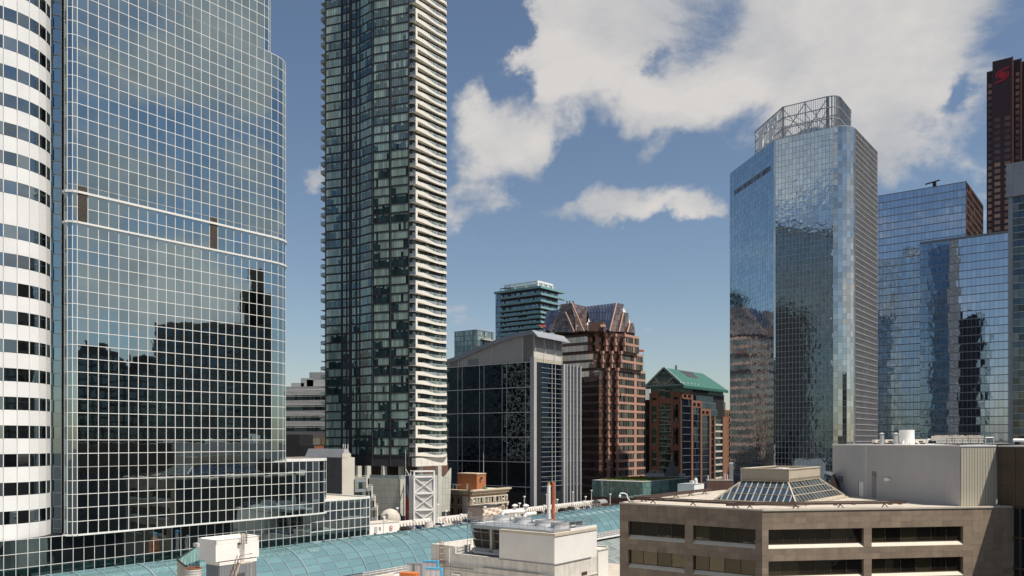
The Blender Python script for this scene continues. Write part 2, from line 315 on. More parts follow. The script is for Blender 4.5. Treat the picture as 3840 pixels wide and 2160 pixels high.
class Thing:
    def __init__(s, name, label, cat, loc, group=None, kind=None):
        s.o = bpy.data.objects.new(name, None); COL.objects.link(s.o); s.o.empty_display_size = 1
        s.loc = Vector(loc) if len(loc) == 3 else Vector((loc[0], loc[1], 0)); s.o.location = s.loc
        if kind: s.o['kind'] = kind
        else: s.o['label'] = label; s.o['category'] = cat
        if group: s.o['group'] = group
        s.mb = {}; s.panes = {}; s.smooth = set(); THINGS.append(s)
    def get(s, name, mat, kind=None):                      # one mesh that collects everything added under this name
        k = (name, mat)
        if k not in s.mb: s.mb[k] = (MB(), kind)
        return s.mb[k][0]
    def part(s, name, mat, mb, parent=None, label=None, kind=None, smooth=False):
        me = bpy.data.meshes.new(name); me.from_pydata([tuple(Vector(v)-s.loc) for v in mb.v], [], mb.f); me.materials.append(MATS[mat])
        if smooth: me.shade_smooth()
        o = bpy.data.objects.new(name, me); COL.objects.link(o); o.parent = parent or s.o
        if label: o['label'] = label
        if kind: o['kind'] = kind
        return o
    def pane(s, name, mat, c, ux, uy, w, h, th=.05, tilt=0):
        ux = Vector(ux).normalized(); uy = Vector(uy).normalized()
        if tilt:
            ux = (ux+ux.cross(uy)*random.gauss(0, tilt)).normalized(); uy = (uy+ux.cross(uy)*random.gauss(0, tilt)).normalized()
        nn = ux.cross(uy).normalized(); uy = nn.cross(ux)
        s.panes.setdefault(name, []).append((mat, Vector(c), ux, uy, nn, w, h, th))
    def done(s, limit=290, minpx=8.5):
        for (name, mat), (mb, kind) in s.mb.items():
            if not mb.v: continue
            if name in SPLIT and 1 < len(mb.cuts) <= 300:              # each piece an object of its own
                ends = mb.cuts[1:]+[(len(mb.v), len(mb.f))]
                for (v0, f0), (v1, f1) in zip(mb.cuts, ends):
                    m = MB(); m.v = mb.v[v0:v1]; m.f = [tuple(i-v0 for i in f) for f in mb.f[f0:f1]]; s.part(SPLIT[name], mat, m, kind=kind)
            else: s.part(name, mat, mb, kind=kind)
        for name, L in s.panes.items():
            sc = []
            for i, (mat, c, ux, uy, nn, w, h, th) in enumerate(L):
                a = 0
                if c.y > 5:
                    px = CX+F*c.x/c.y; py = HY-F*(c.z-H)/c.y
                    if -20 < px < 3860 and -20 < py < 2180:
                        vd = (c-Vector((0, 0, H))).normalized(); d = nn.dot(-vd)
                        if d > 0: a = w*h*d*(F/c.y)**2
                sc.append((a, i))
            sc.sort(reverse=True); rest = {}
            for k, (a, i) in enumerate(sc):
                mat, c, ux, uy, nn, w, h, th = L[i]
                if k < limit and a > minpx**2:
                    o = bpy.data.objects.new(name, unit_pane(mat, th)); COL.objects.link(o); o.parent = s.o
                    M = Matrix((ux, uy, nn)).transposed().to_4x4(); M.translation = c-s.loc
                    o.matrix_basis = M @ Matrix.Diagonal((w, h, 1, 1))
                else:
                    mb = rest.setdefault(mat, MB()); x = ux*w/2; y = uy*h/2; z = nn*th/2
                    mb.hexa([c-x-y-z, c+x-y-z, c+x+y-z, c-x+y-z], [c-x-y+z, c+x-y+z, c+x+y+z, c-x+y+z])
            for mat, mb in rest.items(): s.part(name+'_field', mat, mb, kind='stuff')
        s.mb = {}; s.panes = {}
def linspace(a, b, n): return [a+(b-a)*i/n for i in range(n+1)]
def facade(T, pts, zs, cols, pane, mull=None, mw=.12, md=.22, gap=.04, tilt=.0015, name='window_pane', off=.06, vert=True, horiz=True, hw=None, th=.05, mname='mullion_grid'):
    """curtain wall along the plan polyline pts (left to right as seen from outside); zs row heights; cols = column width or counts"""
    for k in range(len(pts)-1):
        p, q = Vector(pts[k]), Vector(pts[k+1]); d = q-p; ln = d.length; d = d/ln; n = Vector((d.y, -d.x))
        nc = cols[k] if isinstance(cols, (list, tuple)) else max(1, round(ln/cols)); cw = ln/nc
        for j in range(len(zs)-1):
            z0, z1 = zs[j], zs[j+1]
            for i in range(nc):
                mt = pane(k, i, j, nc) if callable(pane) else pane
                if not mt: continue
                nm = name
                if isinstance(mt, tuple): nm, mt = mt
                c = p+d*(i+.5)*cw+n*off
                T.pane(nm, mt, V3(c, (z0+z1)/2), (d.x, d.y, 0), (0, 0, 1), cw-gap, z1-z0-gap, th, tilt)
        if mull:
            mb = T.get(mname, mull)
            if vert:
                for i in range(nc+1):
                    if i == nc and k < len(pts)-2: continue
                    u = i*cw; mb.strip(p, q, u-mw/2, u+mw/2, zs[0], zs[-1], 0, md)
            if horiz:
                w2 = (hw or mw)
                for z in zs: mb.strip(p, q, 0, ln, z-w2/2, z+w2/2, 0, md-.013)
def arc_path(p, heading, turns):
    """walk from p: list of (step, turn degrees)"""
    out = [Vector(p)]; a = heading
    for st, tn in turns:
        a += math.radians(tn); out.append(out[-1]+Vector((math.cos(a), math.sin(a)))*st)
    return out
def corner_block(pxc, Y, pxl, pxr, dl=L2, dr=R2):
    C = V2(pxc, Y); A = hit(C, dl, pxl); B = hit(C, dr, pxr); return A, C, B, A+(B-C)
HR = math.atan2(R2.y, R2.x)
# ------------------------------------------------------------------ ground
g = MB(); g.quad((-6000, -3000, 0), (6000, -3000, 0), (6000, 9000, 0), (-6000, 9000, 0))
me = bpy.data.meshes.new('ground'); me.from_pydata(g.v, [], g.f); me.materials.append(MATS['asphalt'])
gr = bpy.data.objects.new('ground', me); COL.objects.link(gr); gr['kind'] = 'structure'
# ------------------------------------------------------------------ left glass office tower
def left_tower():
    T = Thing('office_tower', 'tall teal mirror-glass office tower with white grid frame and white banded rounded bay', 'office tower', (-55, 130))
    fr = 'white_frame'; rh = 1.836
    p0 = Vector((-58.75, 112.7)); p1 = p0+R2*31.4
    back = L2*42
    corner = [Vector((-60.85, 115.15)), Vector((-60.57, 113.17)), Vector((-60.32, 112.63)), Vector((-59.8, 112.33)), Vector((-59.2, 112.38)), p0]
    zb = H-12.83; zs_low = [zb+i*rh for i in range(6)]                       # part shared with the low wing
    zmech0, zmech1 = H+29.4, H+33.5
    n_mid = 18; top_low = zs_low[-1]
    zs_mid = linspace(top_low, zmech0, n_mid)
    zs_mech = [zmech0, (zmech0+zmech1)/2, zmech1, zmech1+.95]
    n_up = 16; zs_up = [zmech1+.95+i*rh for i in range(n_up+1)]; z_step = zs_up[-1]
    zs_top = [z_step+i*rh for i in range(1+26)]
    ztop = zs_top[-1]
    arc1 = arc_path(p1, math.radians(60), [(1.43, 0), (1.3, 8), (1.2, 17), (1.2, 20), (1.2, 20)])
    wing_s = p1+R2*8.58
    arc2 = arc_path(wing_s, math.radians(58), [(1.43, 0), (1.4, 6), (1.2, 21), (1.2, 25), (1.2, 20)])
    pu = p0+R2*30.0
    arc3 = arc_path(pu, math.radians(62), [(.9, 0), (.8, 25), (.8, 25), (.8, 20)])
    louvre_cols = {0, 14}
    lv = T.get('louvre_slats', 'louvre', 'stuff')
    def gl(k, i, j, nc): return 'tower_glass'
    def wl(k, i, j, nc): return ('louvre_panel', 'louvre') if (k == len(corner)-1 and i in louvre_cols) else 'tower_glass'
    cc = [1]*(len(corner)-1)
    facade(T, corner+[wing_s]+arc2[1:], zs_low, cc+[28]+[1]*5, gl, fr, mw=.085, md=.12)
    facade(T, corner+[p1]+arc1[1:], zs_mid, cc+[22]+[1]*5, gl, fr, mw=.085, md=.12)
    facade(T, corner+[p1]+arc1[1:], zs_mech, cc+[22]+[1]*5, wl, fr, mw=.085, md=.12)
    facade(T, corner+[p1]+arc1[1:], zs_up, cc+[22]+[1]*5, gl, fr, mw=.085, md=.12)
    facade(T, corner+[pu]+arc3[1:], zs_top, cc+[21]+[1]*4, gl, fr, mw=.085, md=.12)
    mb = T.get('mullion_grid', fr)
    for z, w in ((zmech1, .30), (zmech0, .26), (zb, .22)):
        pts = corner+([wing_s]+arc2[1:] if z == zb else [p1]+arc1[1:])
        for a, b in zip(pts, pts[1:]): mb.strip(a, b, 0, (b-a).length, z-w/2, z+w/2, 0, .30)
    for c in louvre_cols:                                                     # real louvre blades
        u0 = c*31.4/22+.1; u1 = (c+1)*31.4/22-.1; z = zmech0+.1
        while z < zmech1+.85:
            lv.strip(p0, p1, u0, u1, z, z+.05, .08, .2); z += .16
    # solid body behind the glass
    T.get('body', 'charcoal').prism(corner+[wing_s]+arc2[1:]+[arc2[-1]+back, corner[0]+back], zb-.05, top_low)
    T.get('body', 'charcoal').prism(corner+[p1]+arc1[1:]+[arc1[-1]+back, corner[0]+back], top_low, z_step)
    T.get('body', 'charcoal').prism(corner+[pu]+arc3[1:]+[arc3[-1]+back, corner[0]+back], z_step, ztop)
    for pl, z in ((corner+[wing_s]+arc2[1:]+[arc2[-1]+back, corner[0]+back], top_low), ):
        T.get('wing_roof', 'beige_roof').prism(pl, z+.07, z+.18)
        rim = T.get('roof_rim', 'white_frame')
        for a, b in zip(arc2, arc2[1:]+[arc2[-1]+back]): rim.strip(a, b, 0, (b-a).length, z, z+.45, -.35, .2)
        rim.strip(p1, wing_s, 3, (wing_s-p1).length, z, z+.45, -.35, .2)
    # recessed base storeys with thin frames
    q0 = SE(18, 115.7); q1 = SE(94.2, 115.7)
    facade(T, [q0, q1], linspace(H-22.01, zb, 5), 1.43, 'tower_glass_base', fr, mw=.07, md=.12, mname='base_mullion_grid')
    T.get('base_body', 'charcoal').prism([q0, q1, q1+back, q0+back], 0, zb-.06)
    r0 = q1; r1 = SE(107.2, 115.7); arc4 = arc_path(r1, HR, [(1.0, 12), (.8, 35), (.9, 38)])
    zw = [H-10.9-i*1.72 for i in range(7)][::-1]
    facade(T, [r0, r1]+arc4[1:], zw, [9, 1, 1, 1], 'tower_glass_base', fr, mw=.11, md=.2)
    T.get('low_wing_body', 'charcoal').prism([r0, r1]+arc4[1:]+[arc4[-1]+L2*20, r0+L2*20], 0, zw[-1])
    T.get('low_wing_roof', 'beige_roof').prism([r0, r1]+arc4[1:]+[arc4[-1]+L2*20, r0+L2*20], zw[-1]+.02, zw[-1]+.08)
    rim = T.get('roof_rim', 'white_frame')
    for a, b in zip([r0, r1]+arc4[1:], [r1]+arc4[1:]+[arc4[-1]+L2*20]): rim.strip(a, b, 0, (b-a).length, zw[-1], zw[-1]+.35, -.3, .22)
    # flat strip and notch beside the banded bay
    Pa = Vector((-63.66, 115.3)); Pb = hit(Pa, Vector((.93, .37)).normalized(), 231)
    rows = [zb+i*rh for i in range(int((ztop-zb)/rh)+1)]
    facade(T, [Pa, Pb], rows, [1], 'tower_glass', fr, mw=.1)
    nb = T.get('notch_wall', 'charcoal'); nb.prism([Pa, Pb, Vector((-61.9, 117.4)), Vector((-60.8, 115.3)), Vector((-60.8, 124)), Vector((-66, 124))], zb, ztop)
    # banded rounded bay: white spandrels and ribbon windows
    cen = Vector((-70.2, 111.7)); rad = 7.5; an = [29-12.3*i for i in range(16)]
    pts = [cen+Vector((math.cos(math.radians(a)), math.sin(math.radians(a))))*rad for a in an][::-1]
    zz = [zb]; kinds = []
    z = zb; fl = 2*rh; nf = 0
    while z < ztop-4:
        wh = fl*.55
        if zmech0-2.2 < z < zmech1-1.5 and 'x' not in kinds: wh += 2.0; kinds.append('x')
        zz += [z+wh]; kinds.append('w'); zz += [z+wh+fl*.45]; kinds.append('g'); z = zz[-1]
    kk = [k for k in kinds if k != 'x']
    def bandp(k, i, j, nc): return ('spandrel_panel', 'white_panel') if kk[j] == 'w' else 'wing_window'
    facade(T, pts, zz, [1]*(len(pts)-1), bandp, None, gap=.035, tilt=.0012, off=.04)
    mb = T.get('bay_mullions', 'white_frame')
    for j, k in enumerate(kk):
        if k == 'g':
            for a in pts: 
                d = (a-cen).normalized(); mb.box(a+d*.06, d, .12, .09, zz[j], zz[j+1])
    T.get('bay_body', 'mid_grey').prism([cen+(p-cen)*.998 for p in pts], zb, zz[-1])
    T.get('bay_body', 'mid_grey').prism([cen+(p-cen)*.9 for p in pts], 0, zb-.02)
    T.done()
left_tower()
# ------------------------------------------------------------------ glass barrel vault of the arcade
def vault():
    T = Thing('glass_vault', 'long teal glass barrel vault roof with steel ribs running past the left tower', 'glass roof', SE(160, 108)[:])
    ec, hc, a, b = 112., 17.3, 8.4, 8.0
    def sec(t): return ec-a*math.sin(t), H-(hc+b*(1-math.cos(t)))
    th = [math.radians(x) for x in linspace(0, 67, 7)]
    s0, s1, ds = 22., 262., 3.0; ns = int((s1-s0)/ds)
    for i in range(ns):
        s = s0+(i+.5)*ds
        for j in range(7):
            ea, za = sec(th[j]); eb, zb = sec(th[j+1])
            pa = V3(SE(s, ea), za); pb = V3(SE(s, eb), zb)
            T.pane('glass_panel', 'vault_glass', (pa+pb)/2, (R2.x, R2.y, 0), pa-pb, ds-.05, (pa-pb).length-.03, .04, .004)
    pu = T.get('purlins', 'vault_rib'); br = T.get('truss_braces', 'vault_rib')
    fine = [math.radians(x) for x in linspace(0, 68, 10)]
    for i in range(ns+1):
        s = s0+i*ds; big = i % 4 == 1
        pts = [V3(SE(s, sec(t)[0]), sec(t)[1]+.05) for t in fine]
        m = MB()
        for k in range(len(pts)-1): m.bar(pts[k], pts[k+1], .26 if big else .13, .2 if big else .12)
        T.part('main_rib' if big else 'thin_rib', 'vault_rib', m)
        if i % 1 == 0 and i < ns:                                              # cross braces hung under the glass
            for t0, t1 in ((th[2], th[4]),):
                A0 = V3(SE(s, sec(t0)[0]), sec(t0)[1]-.35); A1 = V3(SE(s+ds, sec(t0)[0]), sec(t0)[1]-.35)
                B0 = V3(SE(s, sec(t1)[0]), sec(t1)[1]-.35); B1 = V3(SE(s+ds, sec(t1)[0]), sec(t1)[1]-.35)
                br.bar(A0, B1, .12); br.bar(A1, B0, .12); br.bar(A0, B0, .10)
    for t in th:
        e, z = sec(t); pu.bar(V3(SE(s0, e), z+.04), V3(SE(s1, e), z+.04), .08)
    hd = T.get('roof_anchors', 'charcoal')
    for i in range(0, ns, 2): hd.box(SE(s0+i*ds, ec+.05), R2, .35, .2, H-hc, H-hc+.28)
    # far slope of the vault and the arcade below it
    m = MB()
    for j in range(6):
        t0, t1 = math.radians(j*11), math.radians((j+1)*11)
        e0, z0 = 2*ec-sec(t0)[0], sec(t0)[1]; e1, z1 = 2*ec-sec(t1)[0], sec(t1)[1]
        if e1 > 115.2: e1 = min(e1, 400)
        m.quad(V3(SE(112, e0), z0), V3(SE(s1, e0), z0), V3(SE(s1, e1), z1), V3(SE(112, e1), z1))
    T.part('far_slope', 'pale_glass', m, kind='stuff')
    for i in range(5):                                                          # galleries and light shelves inside
        T.get('gallery', ['vault_floor', 'vault_dark', 'vault_inside', 'vault_floor', 'vault_dark'][i]).prism([SE(s0, 111.6-i*1.25), SE(s1, 111.6-i*1.25), SE(s1, 110.7-i*1.25), SE(s0, 110.7-i*1.25)], H-25.2, H-19.6-i*.75)
    fx = T.get('gallery_panels', 'vault_floor'); fd = T.get('gallery_shades', 'vault_dark')
    for i in range(420):
        s = random.uniform(s0, s1); e = random.uniform(105.4, 111.2); z = H-(hc+b*(1-math.cos(math.asin((ec-e)/a))))-random.uniform(1.0, 2.6)
        (fx if random.random() < .5 else fd).box(SE(s, e), R2, random.uniform(1, 5), random.uniform(.15, .6), z, z+random.uniform(.08, .5))
    e9, z9 = sec(math.radians(68))
    T.get('spring_wall', 'mid_grey').prism([SE(s0, e9), SE(s1, e9), SE(s1, e9-.3), SE(s0, e9-.3)], 0, z9)
    T.get('end_wall', 'vault_inside').prism([SE(s1, e9), SE(s1, 116), SE(s1+.5, 116), SE(s1+.5, e9)], 0, H-26)
    # maintenance walkway with white railing along the gutter
    wk = T.get('walkway', 'white_paint'); wk.prism([SE(95, e9+.25), SE(s1, e9+.25), SE(s1, e9-1.1), SE(95, e9-1.1)], H-23.55, H-23.25)
    rl = T.get('walkway_railing', 'white_paint')
    for z in (.45, .9, 1.25): rl.bar(V3(SE(95, e9-1.0), H-23.25+z), V3(SE(s1, e9-1.0), H-23.25+z), .07)
    s = 95
    while s < s1: rl.bar(V3(SE(s, e9-1.0), H-23.25), V3(SE(s, e9-1.0), H-22.0), .06); s += 1.5
    T.done(limit=290)
vault()
# ------------------------------------------------------------------ lower mall roofs in front of the vault
def mall():
    T = Thing('mall_roof', 'low flat mall roof below the glass vault', 'roof', SE(100, 80)[:])
    T.get('roof_slab', 'gravel_roof').prism([SE(10, 55), SE(150, 55), SE(150, 103.2), SE(10, 103.2)], 0, H-25.5)
    T.done()
    T = Thing('sloped_glass_roof', 'pale grey sloping glass roof below the white walkway railing', 'glass roof', SE(190, 90)[:])
    s0, s1 = 118, 225
    rows = 7
    for i in range(int((s1-s0)/2.0)):
        for j in range(rows):
            e0 = 102.6-j*2.2; e1 = e0-2.2; z0 = H-24.0-j*.85; z1 = z0-.85
            pa = V3(SE(s0+i*2+1, e0), z0); pb = V3(SE(s0+i*2+1, e1), z1)
            T.pane('glass_panel', 'pale_glass', (pa+pb)/2, (R2.x, R2.y, 0), pa-pb, 1.94, (pa-pb).length-.05, .05, .004)
    fr = T.get('glazing_bars', 'pale_metal')
    for i in range(int((s1-s0)/2.0)+1): fr.bar(V3(SE(s0+i*2, 102.6), H-23.95), V3(SE(s0+i*2, 102.6-rows*2.2), H-23.95-rows*.85), .1)
    for j in range(rows+1): fr.bar(V3(SE(s0, 102.6-j*2.2), H-23.95-j*.85), V3(SE(s1, 102.6-j*2.2), H-23.95-j*.85), .08)
    T.get('kerb', 'dirty_white').prism([SE(s0, 87.1), SE(s1, 87.1), SE(s1, 86.5), SE(s0, 86.5)], 0, H-29.6)
    T.get('end_wall', 'dirty_white').prism([SE(s1, 87.1), SE(s1, 102.6), SE(s1+.4, 102.6), SE(s1+.4, 87.1)], 0, H-30)
    T.done()
    T = Thing('glass_dome', 'small blue curved skylight at the bottom edge beside the stone building', 'skylight', SE(170, 84)[:])
    for i in range(22):
        s = 138+i*3
        for j in range(4):
            t0, t1 = math.radians(20*j), math.radians(20*(j+1))
            a0 = V3(SE(s, 86.3-5*math.sin(t0)), H-34.5+4.5*math.cos(t0)); a1 = V3(SE(s, 86.3-5*math.sin(t1)), H-34.5+4.5*math.cos(t1))
            T.pane('glass_panel', 'skylight_glass', (a0+a1)/2, (R2.x, R2.y, 0), a0-a1, 2.9, (a0-a1).length-.06, .05, .003)
            T.get('glazing_bars', 'white_paint').bar(a0-V3(R2*1.5, 0), a1-V3(R2*1.5, 0), .12)
    T.get('curb', 'cream').prism([SE(136, 86.4), SE(204, 86.4), SE(204, 81), SE(136, 81)], 0, H-34.6)
    T.done()
mall()
# ------------------------------------------------------------------ slender condominium tower with curved balconies
def condo():
    T = Thing('condo_tower', 'slender condominium tower with green glass bays and wavy cream balconies down one side', 'condo tower', V2(1500, 320)[:])
    fh = 3.27; zb = H-5.7; nfl = 60
    C0 = V2(1533, 302)
    def dirv(deg): return Vector((math.sin(math.radians(deg)), math.cos(math.radians(deg))))
    a1 = hit(C0, dirv(-71), 1464); a2 = hit(a1, dirv(-71), 1396); a3 = hit(a2, dirv(-46), 1350)
    a4 = hit(a3, dirv(-60), 1318); a5 = hit(a4, dirv(-63), 1283); a6 = hit(a5, dirv(-71), 1221)
    bays = [(a6, a5, 6, .05, .93), (a5, a4, 5, .1, .9), (a4, a3, 4, .08, .92), (a3, a2, 7, .06, .94), (a2, a1, 7, .1, .92), (a1, C0, 7, .06, .97)]
    ztop = zb+nfl*fh
    back = L2*6+R2*26
    body = [b[0] for b in bays]+[C0]
    Cw = C0+R2*1.9                                                # wall behind the balconies
    W0 = V2(1559, 300.6); W1 = hit(W0, R2, 1687); wl = (W1-W0).length
    rec = L2*1.9
    poly = body+[C0+Vector((0, .01)), W0+rec, W1+rec, W1+rec+L2*18, a6+R2*20]
    T.get('body', 'dark_grey').prism(poly, zb-3.9, ztop+3)
    random.seed(3)
    for f in range(nfl):
        z0 = zb+f*fh+.42; z1 = zb+(f+1)*fh-.22
        for bi, (p, q, n, u0, u1) in enumerate(bays):
            mode = random.random(); d = (q-p); ln = d.length; d = d/ln; nn = Vector((d.y, -d.x)); cw = ln*(u1-u0)/n
            cut = random.randint(1, n)
            for i in range(n):
                if bi in (1, 2) and (i == 2 or (bi == 1 and i == 4)) : continue
                if mode < .40: m = 'condo_blind'
                elif mode < .62: m = 'condo_dark'
                else: m = 'condo_blind' if (i < cut) ^ (mode > .82) else 'condo_dark'
                if random.random() < .07: m = 'condo_dark'
                c = p+d*(ln*u0+(i+.5)*cw)+nn*.05
                if m == 'condo_blind' or random.random() < .35:
                    T.pane('window_pane', m, V3(c, (z0+z1)/2), (d.x, d.y, 0), (0, 0, 1), cw-.10, z1-z0, .05, .004)
                else:                                                          # blind half down over a dark room
                    zc = z1-random.choice((.35, .5, .9))
                    T.pane('window_pane', m, V3(c, (z0+zc)/2), (d.x, d.y, 0), (0, 0, 1), cw-.10, zc-z0, .05, .004)
                    T.pane('window_pane', 'condo_blind', V3(c, (zc+z1)/2), (d.x, d.y, 0), (0, 0, 1), cw-.10, z1-zc-.04, .05, .004)
    # rounded pilasters between the bays
    for p in (a6, a5, a4, a3, a2, a1, C0): T.get('pilasters', 'dark_grey').box(p, R2, .35, .35, zb-3.8, ztop+2.9)
    sl = T.get('floor_edges', 'dark_grey')
    for f in range(nfl+1):
        for p, q, n, u0, u1 in bays: sl.strip(p, q, 0, (q-p).length, zb+f*fh-.10, zb+f*fh+.22, 0, .14)
    # balcony side
    us = linspace(0, wl, 22)
    def plan(u, o=0):                                                          # far end curves back towards the wall
        p = W0+R2*u; t = max(0, (u-(wl-3.2))/3.2)
        return p+L2*(1.5*t*t+o)
    def top(u):
        t = u/wl
        if t < .18: return 1.12
        if t < .62: k = (t-.18)/.44; return 1.12-1.02*(k*k*(3-2*k))
        k = (t-.62)/.38; return .10+.62*(k**1.7)
    def bot(u):
        t = u/wl; k = min(1, t/.7); return -.12-.62*(k*k*(3-2*k))+(.20*max(0, (t-.7)/.3))
    for f in range(nfl):
        z = zb+f*fh
        m = MB()
        for i in range(22):
            ua, ub = us[i], us[i+1]; pa, pb, pa2, pb2 = plan(ua), plan(ub), plan(ua, .28), plan(ub, .28)
            m.hexa([V3(pa, z+bot(ua)), V3(pb, z+bot(ub)), V3(pb2, z+bot(ub)), V3(pa2, z+bot(ua))], [V3(pa, z+top(ua)), V3(pb, z+top(ub)), V3(pb2, z+top(ub)), V3(pa2, z+top(ua))])
        T.part('balcony_front', 'cream_balcony', m)
        s = T.get('balcony_slabs', 'cream_balcony')
        s.prism([plan(u, .27) for u in us]+[W1+rec*1.02, W0+rec*1.02], z-.2, z)
        s.prism([W0+rec*.05, W0+rec, C0+R2*.02, C0+(W0-C0)*.95], z-.2, z)
        m = MB()                                                               # glass rail above the dip
        for i in range(4, 22):
            ua, ub = us[i], us[i+1]
            m.hexa([V3(plan(ua, .1), z+top(ua)), V3(plan(ub, .1), z+top(ub)), V3(plan(ub, .14), z+top(ub)), V3(plan(ua, .14), z+top(ua))], [V3(plan(ua, .1), z+1.14), V3(plan(ub, .1), z+1.14), V3(plan(ub, .14), z+1.14), V3(plan(ua, .14), z+1.14)])
        T.part('balcony_rail_glass', 'condo_rail', m)
        rr = T.get('balcony_handrails', 'white_paint')
        for i in range(4, 22): rr.bar(V3(plan(us[i], .12), z+1.16), V3(plan(us[i+1], .12), z+1.16), .06)
        for i in range(5, 22): rr.bar(V3(plan(us[i], .12), z+top(us[i])), V3(plan(us[i], .12), z+1.14), .05)
        if f % 2 == 0: T.get('balcony_links', 'cream_balcony').prism([W0, W0+R2*1.0, W0+R2*1.0+L2*.3, W0+L2*.3], z+1.1, z+fh-.1)
        e0 = C0+(W0-C0)*.05; e1 = C0+(W0-C0)*.97
        T.get('end_rails', 'condo_rail').strip(e0, e1, 0, (e1-e0).length, z+.02, z+1.1, -.1, -.06)
        for u in linspace(0, (e1-e0).length, 4): T.get('end_rail_posts', 'white_paint').strip(e0, e1, u-.03, u+.03, z, z+1.14, -.12, -.02)
        T.get('end_rail_posts', 'white_paint').strip(e0, e1, 0, (e1-e0).length, z+1.1, z+1.16, -.13, -.02)
        for i in range(8):                                                     # doors and windows behind the balconies
            u = wl*(i+.5)/8; c = W0+rec+R2*u-L2*.04
            T.pane('balcony_door', random.choice(['condo_blind', 'condo_dark', 'condo_dark']), V3(c, z+1.3), (R2.x, R2.y, 0), (0, 0, 1), wl/8*.72, 2.3, .05, .004)
    # stacked balconies on the left edge
    bl = T.get('left_balconies', 'pale_panel'); lr = T.get('left_rails', 'condo_rail', 'stuff'); lp = T.get('left_rail_posts', 'white_paint')
    b0 = hit(a6, Vector((-.8, .6)), 1201)+Vector((.1, .3)); b1 = a6+Vector((0, .35)); d = (b1-b0).normalized()
    for f in range(2, nfl-2):
        z = zb+f*fh
        bl.prism([b0, b1, b1+Vector((1.0, 4)), b0+Vector((1.0, 4))], z-.18, z)
        if (f//1) % 3 != 2:
            lr.strip(b0, b1, 0, (b1-b0).length, z+.02, z+1.1, -.05, 0)
            for u in linspace(0, (b1-b0).length, 3): lp.strip(b0, b1, u-.03, u+.03, z, z+1.15, -.06, .02)
            lp.strip(b0, b1, 0, (b1-b0).length, z+1.1, z+1.16, -.06, .02)
            if f % 3 == 0: lp.strip(b0, b1, 0, .08, z, z+fh, -.06, .02)
    # base of the tower: dark fascia, cream panel, columns
    T.get('base_panel', 'cream_balcony').prism([W0, W1+L2*1.4, W1+rec+L2, W0+rec], zb-3.85, zb-.75)
    for j in range(1, 6): T.get('panel_joints', 'mid_grey').strip(W0, W1, wl*j/6, wl*j/6+.04, zb-3.8, zb-.9, -.02, .01)
    cl = T.get('columns', 'pale_panel')
    for px in (1303, 1345, 1380, 1440, 1505, 1575, 1645): cl.box(V2(px, 306), R2, 1.9, 1.2, 18, zb-3.8)
    T.get('lobby_wall', 'dark_granite').prism([V2(1225, 345), V2(1500, 318), V2(1680, 330), V2(1680, 350), V2(1225, 372)], 18, zb-3.9)
    # podium with small square panels, leaning outwards at the right
    zp = H-13.6
    P0 = V2(1500, 291); PA = hit(P0, Vector((-.93, .37)), 1384); PB = hit(P0, R2, 1686)
    T.get('podium_body', 'dark_grey').prism([PA, P0, PB, PB+L2*16, PA+L2*14], 0, zp-.1)
    T.get('terrace', 'mid_grey').prism([PA, P0, PB, PB+L2*16, PA+L2*14], zp-.09, zp-.02)
    facade(T, [PA, P0], linspace(zp-13, zp, 6), 1.25, 'pale_panel', None, gap=.05, name='podium_panel', tilt=0)
    lean = MB(); nc = 18
    for i in range(nc):
        for j in range(6):
            za, zc = zp-13+j*13/6, zp-13+(j+1)*13/6; ln = (PB-P0).length; oa = .10+.055*(za-zp+13)*(i/nc); ob = .10+.055*(zc-zp+13)*(i/nc)
            n = -L2
            c0 = P0+R2*((i+.5)*ln/nc)
            pa = V3(c0+n*oa, za); pb = V3(c0+n*ob, zc)
            T.pane('podium_panel', 'pale_panel', (pa+pb)/2, (R2.x, R2.y, 0), pb-pa, ln/nc-.05, (pb-pa).length-.05, .05)
    fin = MB(); e = PB-L2*.8                                                    # raised curved tip of the podium
    fin.prism([e-R2*4, e, e+L2*.5, e-R2*4+L2*.5], zp-.1, zp+.3)
    for i in range(8): fin.prism([e-R2*(3.2-i*.4), e, e+L2*.4, e-R2*(3.2-i*.4)+L2*.4], zp+.3+i*.45*.8, zp+.3+(i+1)*.45*.8)
    T.part('podium_tip', 'pale_panel', fin)
    gr = T.get('terrace_rail', 'condo_rail'); gr.strip(PA, P0, 0, (P0-PA).length, zp, zp+1.3, -.4, -.36); gr.strip(P0, PB, 0, (PB-P0).length-4, zp, zp+1.3, -.4, -.36)
    pt = T.get('terrace_planters', 'white_paint')
    for i in range(5):
        c = hit(P0, Vector((-.93, .37)), 1434+i*14)+Vector((0, 1.3)); pt.lathe(V3(c, zp), [(.01, 0), (.30, 0), (.42, 1.15), (.38, 1.2), (.01, 1.2)], 10)
    T.done()
condo()
